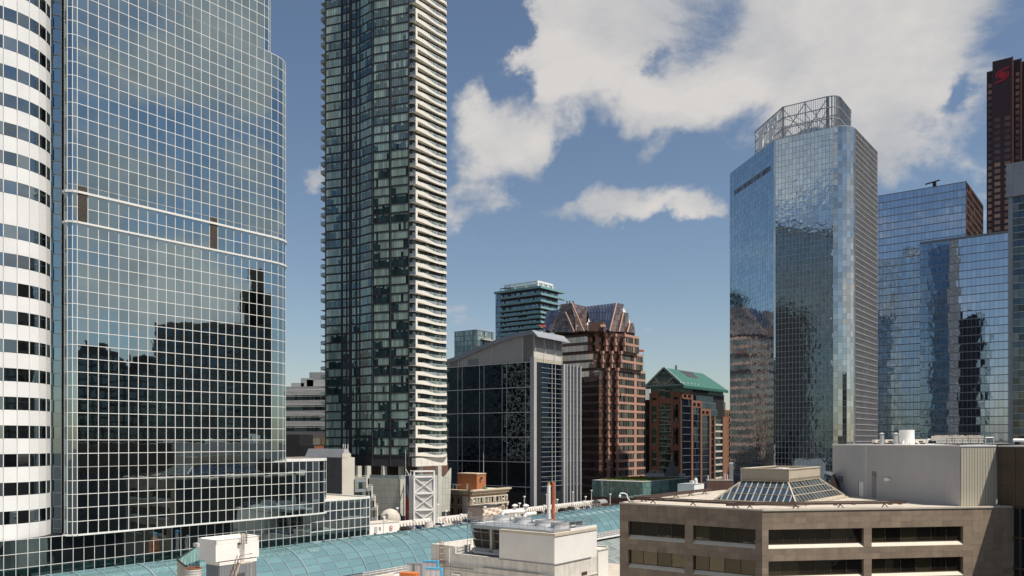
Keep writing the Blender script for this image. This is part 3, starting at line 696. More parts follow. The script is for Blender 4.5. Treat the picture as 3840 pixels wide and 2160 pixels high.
# ------------------------------------------------------------------ buildings in the middle distance
def stepped_apartments():
    T = Thing('stepped_apartment_block', 'grey stepped apartment block with cream end wall beside the glass tower wing', 'apartment block', V2(1283, 262)[:])
    C = V2(1283, 262); A = hit(C, L2, 1092); zt = ZP(1716, 262)
    # profile steps down towards the right, each terrace lower
    steps = [(1283, 1330, 1716), (1330, 1374, 1799), (1374, 1393, 1834), (1393, 1404, 1872), (1404, 1413, 1909)]
    p = C
    prev = C
    T.get('north_wall', 'grey_wall').prism([A, C, C+R2*4, A+R2*4], 0, zt)
    for i in range(7):
        for j in range(5):
            ln = (C-A).length
            T.pane('wall_panel', 'grey_wall', V3(A+(C-A)*((i+.5)/7)+Vector((-.605, -.796))*.05, zt-1.6-j*3.2), (-L2.x, -L2.y, 0), (0, 0, 1), ln/7-.06, 3.14, .06)
    q = C
    x = C
    prevpx = 1283
    for k, (pa, pb, py) in enumerate(steps):
        d = Vector((.75, .55)).normalized()
        B = hit(x, d, pb); z = ZP(py, 262)
        w = T.get('end_wall', 'cream') if k == 0 else T.get('terrace_block', 'grey_metal')
        w.prism([x, B, B+L2*12+R2*4, x+L2*12], 0, z)
        if k:
            T.get('side_wall', 'cream').prism([B+d*.02, B+d*.45, B+d*.45+L2*10, B+d*.02+L2*10], 0, z+.6)
            T.get('step_wall', 'grey_wall').prism([x-R2*.25-L2*.3, x, x+L2*.2, x-R2*.25], 0, z)
            ln = (B-x).length
            for f in range(4):
                zz = z-.9-f*3.1
                for i in range(3):
                    T.pane('window_pane', 'small_window', V3(x+d*(ln*(i+.5)/3)+Vector((0, -.06)), zz-1.1), (d.x, d.y, 0), (0, 0, 1), ln/3-.08, 2.0, .05)
                T.get('spandrel_bands', 'grey_metal').strip(x, B, 0, ln, zz-.05, zz+.75, 0, .12)
        rl = T.get('terrace_rail', 'white_paint')
        if k < 4:
            nb = hit(B, d, steps[k+1][1]); zr = ZP(steps[k+1][2], 262)
            for zz in (.5, 1.1): rl.bar(V3(B, zr+zz), V3(nb+d*.7, zr+zz), .06)
            for u in linspace(0, (nb-B).length, 5): rl.bar(V3(B+d*u, zr), V3(B+d*u, zr+1.1), .05)
        x = B
    T.get('parapet', 'cream').prism([C-Vector((0, .1)), hit(C, Vector((.75, .55)).normalized(), 1316), hit(C, Vector((.75, .55)).normalized(), 1316)+L2*.4, C+L2*.4], zt, zt+1.3)
    # lead grey mansard plant room
    m = MB(); a0 = hit(C, L2, 1134)+R2*1.0; a1 = hit(C, L2, 1276)+R2*1.0; z1 = ZP(1683, 270)
    for (b0, b1, mat) in ((a0, a1, 'roof_metal'),):
        dd = (b1-b0).normalized()
        m.hexa([V3(b0, zt), V3(b1, zt), V3(b1+R2*3.6, zt), V3(b0+R2*3.6, zt)], [V3(b0+dd*.6+R2*1.0, z1), V3(b1-dd*.5+R2*1.0, z1), V3(b1-dd*.5+R2*2.6, z1), V3(b0+dd*.6+R2*2.6, z1)])
    T.part('plant_room_roof', 'roof_metal', m)
    fl = T.get('flue_pipes', 'pale_metal')
    for px in (1233, 1240, 1250): fl.tube(V3(hit(C, L2, px)+R2*6, zt), V3(hit(C, L2, px)+R2*6, z1+1.5), .22, 8)
    br = T.get('brick_stack', 'brick_orange'); br.prism([V2(1178, 285), V2(1214, 285), V2(1214, 287), V2(1178, 287)], 0, z1+.8)
    T.done()
stepped_apartments()
def striped_offices():
    T = Thing('striped_office_block', 'pale grey office block with horizontal bands and small windows behind the stepped apartments', 'office block', V2(1140, 395)[:])
    A = V2(1030, 400); B = V2(1240, 392); d = (B-A).normalized(); zt = ZP(1455, 395); ln = (B-A).length
    T.get('body', 'pale_metal').prism([A, B, B+Vector((2, 40)), A+Vector((2, 40))], 0, zt)
    fl = 4.93; w0 = zt-3.4
    for f in range(4):
        z = w0-f*fl
        for i in range(14):
            u = ln*(i+.5)/14
            T.pane('window_pane', 'striped_window', V3(A+d*u+Vector((0, -.1)), z-1.1), (d.x, d.y, 0), (0, 0, 1), 1.95, 2.2, .06, .003)
        T.get('sunshades', 'white_paint').strip(A, B, 0, ln, z-.55, z-.4, 0, .5)
        for k in range(4):
            zz = z+.3+k*.65
            T.get('bands', 'white_paint').strip(A, B, 0, ln, zz, zz+.38, .0, .22)
    T.get('lower_wall', 'grey_wall').strip(A, B, 0, ln, 0, w0-4*fl+1.6, 0, .3)
    for i in range(6): T.pane('lower_opening', 'ochre' if i % 2 else 'tan_cladding', V3(A+d*(ln*(i+.5)/6)+Vector((0, -.34)), w0-4*fl-2.2), (d.x, d.y, 0), (0, 0, 1), ln/6-1.2, 3.0, .06)
    # roof plant
    pl = T.get('roof_plant', 'roof_metal')
    for (x0, x1, y) in ((1092, 1140, 1436), (1128, 1175, 1418), (1150, 1225, 1424)): pl.prism([V2(x0, 402), V2(x1, 402), V2(x1, 410), V2(x0, 410)], zt, ZP(y, 402))
    T.get('roof_plant_wall', 'mid_grey').prism([V2(1160, 412), V2(1240, 412), V2(1240, 422), V2(1160, 422)], zt, ZP(1396, 412))
    T.get('roof_rails', 'steel').strip(A, B, 4, ln-4, zt, zt+.9, -1.5, -1.45)
    T.done()
    T = Thing('black_clad_building', 'windowless black ribbed building between the glass tower and striped offices', 'building', V2(1090, 300)[:])
    A, C, B = V2(1040, 300), V2(1124, 300), V2(1178, 300)
    T.get('body', 'charcoal').prism([A, C, C+Vector((0, 20)), A+Vector((0, 20))], 0, ZP(1629, 300))
    T.get('low_body', 'charcoal').prism([C, B, B+Vector((0, 20)), C+Vector((0, 20))], 0, ZP(1669, 300))
    rb = T.get('ribs', 'dark_grey', 'stuff'); i = 0
    while i < 40: rb.strip(A, C, i*.22, i*.22+.08, 0, ZP(1629, 300)-.1, 0, .08); i += 1
    T.done()
striped_offices()
def dark_offices():
    Y = 365
    T = Thing('dark_glass_offices', 'dark glass office building with grey curved metal roof and white vertical fins', 'office building', V2(2002, Y)[:])
    A, C, B, D = corner_block(2002, Y, 1640, 2181)
    zt = ZP(1356, Y)
    T.get('body', 'charcoal').prism([A, C, B, D], 0, zt)
    LA, LC = A, hit(C, L2, 1990); ln = (LC-A).length
    fh = 2.2; nr = 26; zs = [zt-i*fh for i in range(nr+1)][::-1]
    def pn(k, i, j, nc): return 'dark_curtain'
    facade(T, [A, LC], zs, 2.6, pn, None, gap=.05, tilt=.006, off=.05)
    mb = T.get('white_mullions', 'white_frame'); n = round(ln/2.6)
    for i in range(n+1):
        if i % 5 in (0, 1) : mb.strip(A, LC, i*ln/n-.06, i*ln/n+.06, 0, zt, 0, .22)
    tr = T.get('white_transoms', 'white_frame')
    for f in range(0, nr, 5): tr.strip(A, LC, 0, ln, zt-f*fh-.14, zt-f*fh+.14, 0, .35)
    RC = hit(C, R2, 2029); RB = B; lr = (RB-RC).length
    facade(T, [RC, RB], zs, 2.4, 'dark_curtain_side', None, gap=.05, tilt=.003, off=.05)
    for f in range(0, nr): T.get('thin_transoms', 'pale_metal').strip(RC, RB, 0, lr, zt-f*fh-.06, zt-f*fh+.06, 0, .16 if f % 5 else .4)
    for u in (.25, .33): mb.strip(RC, RB, lr*u-.08, lr*u+.08, 0, zt, 0, .25)
    corner = T.get('corner_pier', 'pale_metal')
    corner.prism([hit(C, L2, 1990)+Vector((-.25, -.33)), C+Vector((.05, -.45)), hit(C, R2, 2010)+Vector((.3, -.2)), C+L2*2+R2*2], 0, zt+2)
    fins = T.get('edge_fins', 'pale_metal')
    for px, w in ((2108, 1.3), (2118, .7), (2131, .8), (2143, .7), (2156, .9), (2170, .8)):
        p = hit(C, R2, px); u = (p-RC).length; fins.strip(RC, RB, u-w/2, u+w/2, 0, zt+.5, 0, 1.3)
    # grey penthouse with a curved roof, set back a little
    a0 = hit(C, L2, 1640)+R2*1.6; c0 = C+R2*1.6+L2*1.6; b0 = hit(C, R2, 2118)+L2*1.6
    npt = 24; x0 = c0; x1 = a0; tot = (a0-c0).length
    def roofz(t):                                           # t = 0 at the right corner, falls to the left
        px = 2002-t*362
        pts = [(2002, 1238), (1990, 1240), (1900, 1262), (1800, 1302), (1740, 1328), (1690, 1345), (1640, 1356)]
        for (pa, ya), (pb, yb) in zip(pts, pts[1:]):
            if pb <= px <= pa: y = ya+(yb-ya)*(pa-px)/(pa-pb); break
        else: y = 1356
        yy = (c0+(a0-c0)*t).y
        return ZP(y, yy)
    m = MB(); rf = MB(); ls = T.get('penthouse_roof', 'grey_metal')
    for i in range(npt):
        t0, t1 = i/npt, (i+1)/npt; pa, pb = c0+(a0-c0)*t0, c0+(a0-c0)*t1; za, zb2 = roofz(t0), roofz(t1)
        m.hexa([V3(pb, zt), V3(pa, zt), V3(pa+R2*.3, zt), V3(pb+R2*.3, zt)], [V3(pb, zb2-1.7), V3(pa, za-1.7), V3(pa+R2*.3, za-1.7), V3(pb+R2*.3, zb2-1.7)])
        rm = MB(); g = .0
        rm.hexa([V3(pb-R2*.9, zb2-1.9), V3(pa-R2*.9, za-1.9), V3(pa+R2*22, za-1.9), V3(pb+R2*22, zb2-1.9)], [V3(pb-R2*.9, zb2), V3(pa-R2*.9, za), V3(pa+R2*22, za-.2), V3(pb+R2*22, zb2-.2)])
        T.part('roof_panel', 'grey_metal', rm)
    T.part('penthouse_side', 'siding', m)
    zc = roofz(0)
    T.get('penthouse_end', 'siding').prism([c0, b0, b0+L2*6, c0+L2*6], zt, zc-2)
    lb = (b0-c0).length
    T.get('end_upper_band', 'mid_grey').strip(c0, b0, .3, lb, zc-7.4, zc-2.1, 0, .06)
    T.get('end_middle_band', 'siding_light').strip(c0, b0, .3, lb, zc-12.2, zc-7.4, 0, .08)
    T.get('end_lower_band', 'siding_tan').strip(c0, b0, .3, lb, zt+.1, zc-12.2, 0, .05)
    for u in (.02, .36, .72, .98): T.get('end_posts', 'siding_light').strip(c0, b0, lb*u-.25, lb*u+.25, zt, zc-2, 0, .35)
    for u in (.1, .42, .78):
        T.get('side_posts', 'siding_light').strip(a0, c0, tot*(1-u)-.25, tot*(1-u)+.25, zt, roofz(u)-1.8, 0, .3)
    for u in (.62, .82): T.pane('roof_louvre', 'mid_grey', V3(c0+(a0-c0)*u-R2*.2, zt+1.7), (-L2.x, -L2.y, 0), (0, 0, 1), 6, 3.1, .1)
    # the roof bends down over the end wall
    m = MB(); e0 = b0+R2*1.5-L2*3.5; e1 = c0-R2*.9-L2*3.2
    m.hexa([V3(c0-R2*.9, zc-1.9), V3(e1, zc-3.2), V3(e0, zc-3.6), V3(b0+R2*1.5, zc-2.2)], [V3(c0-R2*.9, zc), V3(e1+L2*.6, zc-2.4), V3(e0+L2*.6, zc-2.8), V3(b0+R2*1.5, zc-.2)])
    T.part('roof_overhang', 'grey_metal', m)
    an = T.get('antennas', 'pale_metal')
    for u in (.02, .36, .72):
        for k in range(2):
            p = c0+(b0-c0)*u-L2*(.6)+R2*(.4*k); an.box(p, R2, .35, .3, zc-8.5-k, zc-5.5-k*1.5)
    T.done()
dark_offices()
def small_tower():
    T = Thing('small_glass_tower', 'small distant glass tower peeking over the curved grey roof', 'tower', V2(1785, 560)[:])
    A, C, B, D = corner_block(1785, 560, 1704, 1852); zt = ZP(1236, 560)
    T.get('body', 'charcoal').prism([A, C, B, D], 0, zt)
    zs = [zt-i*3.4 for i in range(15)][::-1]
    def pn(k, i, j, nc):
        if j >= 11: return 'fritted' if (i % 5) else 'condo_dark'
        return 'condo_dark' if random.random() < .8 else 'fritted'
    facade(T, [A, C, B], zs, 1.6, pn, None, gap=.12, tilt=.004)
    sb = T.get('slab_edges', 'mid_grey')
    for z in zs:
        for p, q in ((A, C), (C, B)): sb.strip(p, q, 0, (q-p).length, z-.25, z+.1, 0, .25)
    p = T.get('roof_terrace_frame', 'pale_panel'); e = hit(C, R2, 1800); zz = ZP(1268, 560)
    p.strip(e, B, 0, (B-e).length, zz-.9, zz, 0, 3.0)
    for u in (.35, .6): p.strip(e, B, (B-e).length*u, (B-e).length*u+.7, zz-7, zz, 1.5, 2.2)
    T.done()
small_tower()
def teal_tower():
    Y = 520
    T = Thing('teal_balcony_tower', 'apartment tower wrapped in teal glass balcony bands with white rooftop frames', 'apartment tower', V2(2025, Y)[:])
    A, C, B, D = corner_block(2025, Y, 1858, 2092); zt = ZP(1080, Y)
    T.get('body', 'dark_grey').prism([A, C, B, D], 0, zt)
    fl = 3.05; tall = 4.2
    A2 = hit(C, L2, 1878); z = zt; fls = []
    while z > 60: 
        h = tall if len(fls) < 3 else fl
        fls.append((z-h, z)); z -= h
    for k, (z0, z1) in enumerate(fls):
        ln = (C-A2).length
        for i in range(22):
            if random.random() < .22: continue
            T.pane('window_pane', 'teal_window', V3(A2+(C-A2)*((i+.5)/22)+Vector((-.605, -.796))*.06, z0+1.2), (-L2.x, -L2.y, 0), (0, 0, 1), ln/22*.82, z1-z0-1.3, .05, .004)
        lb = (B-C).length
        for i in range(14):
            if random.random() < .3: continue
            T.pane('window_pane', 'teal_window', V3(C+R2*(lb*(i+.5)/14)-L2*.06, z0+1.2), (R2.x, R2.y, 0), (0, 0, 1), lb/14*.8, z1-z0-1.3, .05, .004)
        l3 = (A2-A).length
        for i in range(4): T.pane('window_pane', 'teal_window', V3(A+(A2-A)*((i+.5)/4)+Vector((-.605, -.796))*.06, (z0+z1)/2), (-L2.x, -L2.y, 0), (0, 0, 1), l3/4-.15, z1-z0-.3, .05, .006)
        # balcony slab with teal glass front, wider at the right end
        mb = MB(); o = 1.7; ext = R2*(6 if k < 8 else 4)
        f0 = A2-R2*o; f1 = C-R2*o-L2*o; f2 = B-L2*o+ext; th = .18
        for p, q in ((f0, f1), (f1, f2)): mb.strip(p, q, 0, (q-p).length, z0-.3, z0+1.1, -th, 0)
        T.part('balcony_band', 'teal_balcony', mb)
        T.get('balcony_slabs', 'mid_grey').prism([f0, f1, f2, f2+L2*2, B, C, A2], z0-.28, z0-.05)
    T.get('roof_parapet', 'teal_balcony').prism([A-R2*1.7, C-R2*1.7-L2*1.7, B-L2*1.7+R2*6, D], zt-.2, zt+1.1)
    fr = T.get('rooftop_frames', 'white_paint')
    q0 = hit(C+R2*3, L2, 1892); q1 = C+R2*3+L2*4; q2 = hit(q1, R2, 2072); zr = ZP(1052, 525); z2 = zt+1
    for p, q in ((q0, q1), (q1, q2)):
        fr.strip(p, q, 0, (q-p).length, zr-1.1, zr, -.8, .4)
        n = 3
        for i in range(n+1): u = (q-p).length*i/n; fr.strip(p, q, max(0, u-.5), u+.5, z2, zr-1.1, -.7, .3)
    T.get('penthouse', 'pale_metal').prism([q0+R2*2, q1+R2*2+L2*2, q2+L2*2, q2+L2*12, q0+R2*12], z2, zr-1.4)
    pg = T.get('pergola', 'charcoal'); p0 = hit(C+R2*2, L2, 1876); p1 = hit(C+R2*2, L2, 1912)
    pg.strip(p0, p1, 0, (p1-p0).length, z2+2.3, z2+2.6, -2, 0)
    for u in (.0, .5, 1): pg.strip(p0, p1, (p1-p0).length*u-.12, (p1-p0).length*u+.12, z2, z2+2.3, -.3, 0)
    T.done()
teal_tower()
def granite_tower():
    Y = 430
    T = Thing('pink_granite_tower', 'brown granite and bronze glass tower with faceted glass crown and stepped corner bays', 'office tower', V2(2320, Y)[:])
    fl = 4.36
    tiers = [  # left end px of serrated corner, right end of serration, right wall end, top row, bottom z row
        (2246, 2316, 2420, 1376, None, 2), (2225, 2329, 2410, 1312, 1376, 3), (2204, 2342, 2396, 1246, 1312, 4)]
    for pl, pr, pe, ytop, ybot, teeth in tiers:
        p = V2(pl, Y+6); zt = ZP(ytop, Y); zb = 0 if ybot is None else ZP(ybot, Y)
        A = hit(p, L2, 2035)
        pts = [p]
        for k in range(teeth):
            tgt = pl+(pr-pl)*(k+1)/teeth
            m = hit(pts[-1], Vector((.90, .436)).normalized(), tgt-9) if True else None
            e = hit(m, Vector((.55, -.835)).normalized(), tgt)
            pts += [m, e]
        E = hit(pts[-1], R2, pe)
        T.get('body', 'dark_granite').prism([A]+pts+[E, E+L2*40, A+R2*20], zb, zt)
        nf = max(2, round((zt-max(zb, 20))/fl)); ff = (zt-max(zb, 20))/nf if zb else fl
        zf = [zt-i*ff for i in range(int((zt-max(zb, 15))/ff+.01)+1)]
        for z in zf[:-1] if zb else zf[:22]:
            # left wall: ribbon glass with bronze tint
            ln = (p-A).length
            for i in range(12): T.pane('window_pane', 'bronze_glass', V3(A+(p-A)*((i+.5)/12)+Vector((-.605, -.796))*.05, z-2.8), (-L2.x, -L2.y, 0), (0, 0, 1), ln/12-.08, 2.9, .05, .008)
            T.get('brown_bands', 'dark_granite').strip(A, p, 0, ln, z-1.25, z, 0, .12)
            for a, b in zip(pts, pts[1:]):
                l2 = (b-a).length; n = max(1, round(l2/1.3)); dd = (b-a)/l2; nn = Vector((dd.y, -dd.x))
                for i in range(n): T.pane('window_pane', 'bronze_glass', V3(a+dd*(l2*(i+.5)/n)+nn*.05, z-2.8), (dd.x, dd.y, 0), (0, 0, 1), l2/n-.08, 2.9, .05, .01)
                T.get('brown_bands', 'dark_granite').strip(a, b, 0, l2, z-1.25, z, 0, .12)
            for k in range(teeth):
                c = pts[2*k+1]; bx = MB(); c2 = pts[2*k+2]; bx.box(c2+Vector((-.2, -.2)), R2, 1.8, 1.8, z-1.5, z+.05); T.part('corner_block', 'pink_granite', bx)
                T.get('corner_piers', 'pink_granite').box(c2+Vector((-.1, -.1)), R2, 1.0, 1.0, z-ff, z-1.5)
            le = (E-pts[-1]).length; s0 = pts[-1]
            bm = MB(); bm.strip(s0, E, .8, le, z-1.25, z, 0, .2); T.part('granite_band', 'pink_granite', bm)
            n = 12
            for i in range(n):
                if i == 7: continue
                T.pane('window_pane', 'bronze_clear', V3(s0+R2*(le*(i+.5)/n)-L2*.05, z-2.8), (R2.x, R2.y, 0), (0, 0, 1), le/n-.1, 2.9, .05, .004)
            T.get('wall_pier', 'pink_granite').strip(s0, E, le*7/n, le*8/n, z-ff, z-1.25, 0, .15)
            for i in range(n+1): T.get('window_bars', 'pale_metal').strip(s0, E, le*i/n-.05, le*i/n+.05, z-ff, z-1.25, 0, .12)
    # faceted glass crown: two intersecting mansard prisms
    zc = ZP(1246, Y)
    def pt(px, py, Yd): v = V2(px, Yd); return Vector((v.x, v.y, ZP(py, Yd)))
    def facet(mat, pts, nu, nv, name):
        """four-sided sloped glass face split into panes: pts = bottom-left, bottom-right, top-right, top-left"""
        bl, br, tr, tl = pts
        m = MB(); n = (br-bl).cross(tl-bl).normalized()
        for i in range(nu):
            for j in range(nv):
                def P(u, v): return (bl*(1-u)+br*u)*(1-v)+(tl*(1-u)+tr*u)*v
                c = [P(i/nu+.006, j/nv+.006), P((i+1)/nu-.006, j/nv+.006), P((i+1)/nu-.006, (j+1)/nv-.006), P(i/nu+.006, (j+1)/nv-.006)]
                k = MB(); k.hexa([x-n*.15 for x in c], c); T.part(name, mat, k)
        m.hexa([x-n*1.9 for x in pts], [x-n*1.5 for x in pts]); T.part('crown_backing', 'dark_granite', m)
    # left blue slope
    facet('crown_blue', [pt(2034, 1240, 450), pt(2062, 1240, 448), pt(2098, 1160, 455), pt(2050, 1166, 458)], 3, 3, 'crown_pane')
    # front gable
    facet('crown_pink', [pt(2066, 1246, 440), pt(2155, 1246, 428), pt(2143, 1136, 434), pt(2103, 1140, 438)], 7, 8, 'crown_pane')
    # right side of that gable, turned to the sun
    facet('crown_pink', [pt(2160, 1244, 428), pt(2200, 1238, 440), pt(2200, 1150, 450), pt(2144, 1136, 434)], 6, 6, 'crown_pane')
    facet('crown_pink', [pt(2172, 1190, 446), pt(2206, 1210, 447), pt(2209, 1176, 449), pt(2199, 1149, 451)], 3, 3, 'crown_pane')
    # broad blue slope
    facet('crown_blue', [pt(2215, 1222, 440), pt(2287, 1241, 434), pt(2313, 1135, 446), pt(2199, 1149, 452)], 9, 3, 'crown_pane')
    # right end facets stepping down
    facet('crown_pink', [pt(2287, 1242, 434), pt(2325, 1246, 446), pt(2340, 1140, 458), pt(2313, 1135, 446)], 4, 5, 'crown_pane')
    facet('crown_pink', [pt(2322, 1244, 444), pt(2362, 1246, 452), pt(2356, 1173, 462), pt(2338, 1170, 455)], 4, 4, 'crown_pane')
    facet('crown_blue', [pt(2316, 1244, 443), pt(2323, 1244, 443.5), pt(2340, 1170, 454), pt(2333, 1170, 454)], 1, 4, 'crown_pane')
    facet('crown_pink', [pt(2350, 1246, 446), pt(2383, 1248, 455), pt(2376, 1212, 460), pt(2362, 1210, 456)], 3, 3, 'crown_pane')
    core = T.get('crown_core', 'dark_granite')
    core.hexa([pt(2080, 1246, 446), pt(2380, 1246, 460), V3(V2(2380, 490), zc), V3(V2(2080, 500), zc)], [pt(2110, 1150, 462), pt(2335, 1145, 468), V3(V2(2335, 480), ZP(1145, 480)), V3(V2(2110, 485), ZP(1150, 485))])
    rb = T.get('crown_ribs', 'pink_granite')
    for a, b in ((pt(2120, 1170, 430), pt(2153, 1245, 426)), (pt(2144, 1136, 433), pt(2190, 1242, 426)), (pt(2313, 1135, 445), pt(2287, 1242, 433)), (pt(2339, 1170, 453), pt(2322, 1244, 442)), (pt(2363, 1210, 455), pt(2353, 1246, 445))): rb.bar(a, b, .5)
    nt2 = T.get('crown_steps', 'dark_granite')
    nt2.prism([V2(2205, 426), V2(2262, 424), V2(2272, 436), V2(2210, 440)], zc, ZP(1212, 430))
    T.get('crown_block', 'pink_granite').prism([V2(2252, 422), V2(2271, 423), V2(2272, 426), V2(2254, 426)], ZP(1228, 424), ZP(1218, 424))
    T.get('roof_davits', 'white_paint').path([V3(V2(2160, 424), zc), V3(V2(2160, 424), zc+2.4), V3(V2(2168, 424), zc+2.4)], .16)
    T.get('roof_davits', 'white_paint').path([V3(V2(2204, 424), zc), V3(V2(2204, 424), zc+3.2), V3(V2(2209, 424), zc+3.2)], .16)
    st = T.get('chimneys', 'mid_grey')
    for px in (2127, 2137, 2150): st.tube(pt(px, 1145, 446), pt(px, 1128, 446), .5, 8)
    sc = T.get('red_cradle', 'scaffold_red'); sc.box(V2(2034, 426), (1, .3), 3.4, 1.2, ZP(1226, 426), ZP(1219, 426)); sc.box(V2(2406, 432), (1, .3), 2.2, 1.0, ZP(1319, 432), ZP(1312, 432))
    T.get('cradle_davit', 'pale_metal').bar(V3(V2(2036, 427), ZP(1226, 426)), V3(V2(2046, 428), ZP(1246, 426)), .25)
    lad = T.get('maintenance_mast', 'pale_metal')
    for dx in (2410.5, 2414): lad.bar(V3(V2(dx, 437), ZP(1378, 432)), V3(V2(dx, 437), ZP(1305, 432)), .12)
    for i in range(10): lad.bar(V3(V2(2410.5, 437), ZP(1378-i*7.5, 432)), V3(V2(2414, 437), ZP(1378-i*7.5, 432)), .1)
    T.done()
granite_tower()
def green_gable():
    Y = 450
    T = Thing('green_roof_office', 'red granite office building with green copper gabled roof', 'office building', V2(2555, Y)[:])
    A, C, B, D = corner_block(2555, Y, 2437, 2712)
    # the right wall steps down towards the right
    zt = ZP(1470, Y); rn = T.get('body', 'charcoal')
    rn.prism([A, C, B, D], 0, zt)
    # front (left) face: piers, bands, big central bay
    ln = (C-A).length
    def fx(u): return ln*u
    for u in (.0, .23, .685, .92): T.get('granite_piers', 'red_granite').strip(A, C, fx(u), fx(u)+fx(.08), 0, zt, 0, .6)
    for py in (1470, 1500, 1586, 1671, 1752): 
        z = ZP(py, Y)
        for u0, u1 in ((.08, .23), (.765, .92)): T.get('granite_bands', 'red_granite').strip(A, C, fx(u0), fx(u1), z-2.6, z+.3, 0, .5)
    T.get('granite_bands', 'red_granite').strip(A, C, fx(.31), fx(.685), ZP(1505, Y)-1, ZP(1505, Y)+2, 0, .5)
    zs = [ZP(1508+i*27.5, Y) for i in range(14)][::-1]
    def fr(u0, u1, n, rows, mat):
        for j in range(len(rows)-1):
            for i in range(n):
                w = fx(u1-u0)/n
                T.pane('window_pane', mat, V3(A+(C-A)/ln*(fx(u0)+(i+.5)*w)+Vector((-.605, -.796))*.08, (rows[j]+rows[j+1])/2), (-L2.x, -L2.y, 0), (0, 0, 1), w-.12, rows[j+1]-rows[j]-.15, .05, .008)
    fr(.31, .685, 8, zs, 'green_window'); fr(.08, .23, 3, zs, 'green_window'); fr(.765, .92, 3, zs, 'green_window')
    fr(.31, .685, 4, [ZP(1500, Y), ZP(1456, Y)], 'green_window')
    for z in zs: T.get('pale_transoms', 'copper_pale').strip(A, C, fx(.31), fx(.685), z-.35, z+.2, 0, .3)
    # west face: staggered granite frames and dark bays
    lr = (B-C).length
    def pu(px): return (hit(C, R2, px)-C).length
    def west(px0, px1, ytop, mat, n, rows=True, ybot=1850):
        u0, u1 = pu(px0), pu(px1); z1 = ZP(ytop, Y); z = z1
        while z > ZP(ybot, Y):
            for i in range(n):
                w = (u1-u0)/n; T.pane('window_pane', mat, V3(C+R2*(u0+(i+.5)*w)-L2*.08, z-1.9), (R2.x, R2.y, 0), (0, 0, 1), w-.15, 3.5, .05, .006)
            T.get('thin_transoms', 'steel').strip(C, B, u0, u1, z-.12, z+.05, 0, .2); z -= 3.83
    bays = [(2559, 2589, 1495), (2596, 2623, 1523), (2630, 2656, 1552)]
    for a, b, y in bays: west(a, b, y, 'dark_curtain_side', 4)
    for px, y in ((2589, 1468), (2623, 1498), (2656, 1527)): u = pu(px); T.get('west_piers', 'red_granite').strip(C, B, u, u+pu(px+6)-u, 0, ZP(y, Y), 0, .7)
    west(2663, 2674, 1566, 'dark_curtain_side', 2); west(2678, 2706, 1568, 'green_window', 4)
    for px in (2657, 2674, 2706): u = pu(px); T.get('west_piers', 'red_granite').strip(C, B, u, pu(px+4.5), 0, ZP(1555, Y), 0, .8)
    for i in range(9): z = ZP(1588+i*27, Y); T.get('pale_transoms', 'pale_stone').strip(C, B, pu(2678), pu(2706), z-.5, z+.5, 0, .5)
    # upper stepped granite grid
    def grid(px0, px1, y0, y1, cols):
        u0, u1 = pu(px0), pu(px1); z0, z1 = ZP(y1, Y), ZP(y0, Y); n = cols; w = (u1-u0)/n
        g2 = T.get('granite_grid', 'red_granite'); g2.strip(C, B, u0, u1, z1-1.3, z1, 0, .6); g2.strip(C, B, u0, u1, z0, z0+.6, 0, .55)
        for i in range(n+1): g2.strip(C, B, u0+i*w-w*.16, u0+i*w+w*.16, z0+.6, z1-1.3, 0, .58)
    grid(2557, 2590, 1470, 1495, 2); grid(2592, 2624, 1498, 1525, 2); grid(2626, 2656, 1527, 1553, 2)
    for (a, b, y0, y1) in ((2590, 2674, 1476, 1498), (2624, 2684, 1502, 1527), (2656, 2690, 1528, 1553)): west(a, b, y0, 'dark_curtain_side', 6, ybot=y1-6)
    # right-hand stepped block beyond
    E = hit(C, R2, 2728); zz = ZP(1480, Y+45)
    bb = T.get('stepped_block', 'red_granite'); bb.prism([B-R2*.1, E, E+L2*14, B+L2*14], 0, ZP(1556, Y))
    for (a, b, y) in ((2672, 2718, 1478), (2682, 2723, 1506), (2688, 2727, 1535)):
        p, q = hit(C, R2, a)+L2*.4, hit(C, R2, min(b, 2728))+L2*.4; bb.prism([p, q, q+L2*12, p+L2*12], ZP(1556, Y), ZP(y, Y+40))
        for i in range(3): T.pane('window_pane', 'green_window', V3(p+(q-p)*((i+.7)/3.3)-L2*.1, ZP(y+13, Y+40)), (R2.x, R2.y, 0), (0, 0, 1), (q-p).length*.14, 2.6, .08)
    # copper band and gable roof
    zr = ZP(1452, Y); ze = ZP(1446, Y)
    T.get('copper_band', 'copper_pale').prism([A+Vector((.5, .5)), C+Vector((0, .8)), B, D], zt, zr+.4)
    T.get('band_louvre', 'dark_louvre').strip(C, B, pu(2600), pu(2656), zt+.5, zr, 0, .2)
    o = 2.2; a0 = A-R2*o+L2*o; c0 = C-R2*o-L2*o; b0 = B+R2*o-L2*o; d0 = D+R2*o+L2*o
    apexF = pt3(2494, 1379, (A.y+C.y)/2-1); 
    zrd = apexF.z; mid = (a0+c0)/2; rid = mid+R2*3.5; rie = (b0+d0)/2-R2*10
    apex = V3(mid+R2*.2, zrd); end = V3(hit(mid, R2, 2636), zrd)
    m = MB()
    m.quad(V3(c0, ze), V3(b0, ze), end, apex); m.quad(V3(d0, ze), V3(a0, ze), apex, end); m.quad(V3(b0, ze), V3(d0, ze), end); m.quad(V3(a0, ze-.02), V3(d0, ze-.02), V3(b0, ze-.02), V3(c0, ze-.02))
    T.part('copper_roof', 'copper_green', m)
    ev = T.get('eaves', 'copper_green'); ev.strip(c0, b0, 0, (b0-c0).length, ze-1.4, ze, -1, .1); ev.strip(a0, c0, 0, (c0-a0).length, ze-1.2, ze, -1, .05)
    # gable glazing and trusses
    gm = MB(); ai, ci = a0+R2*1.0, c0+R2*1.0; am = V3(mid+R2*1.0, zrd-1.5)
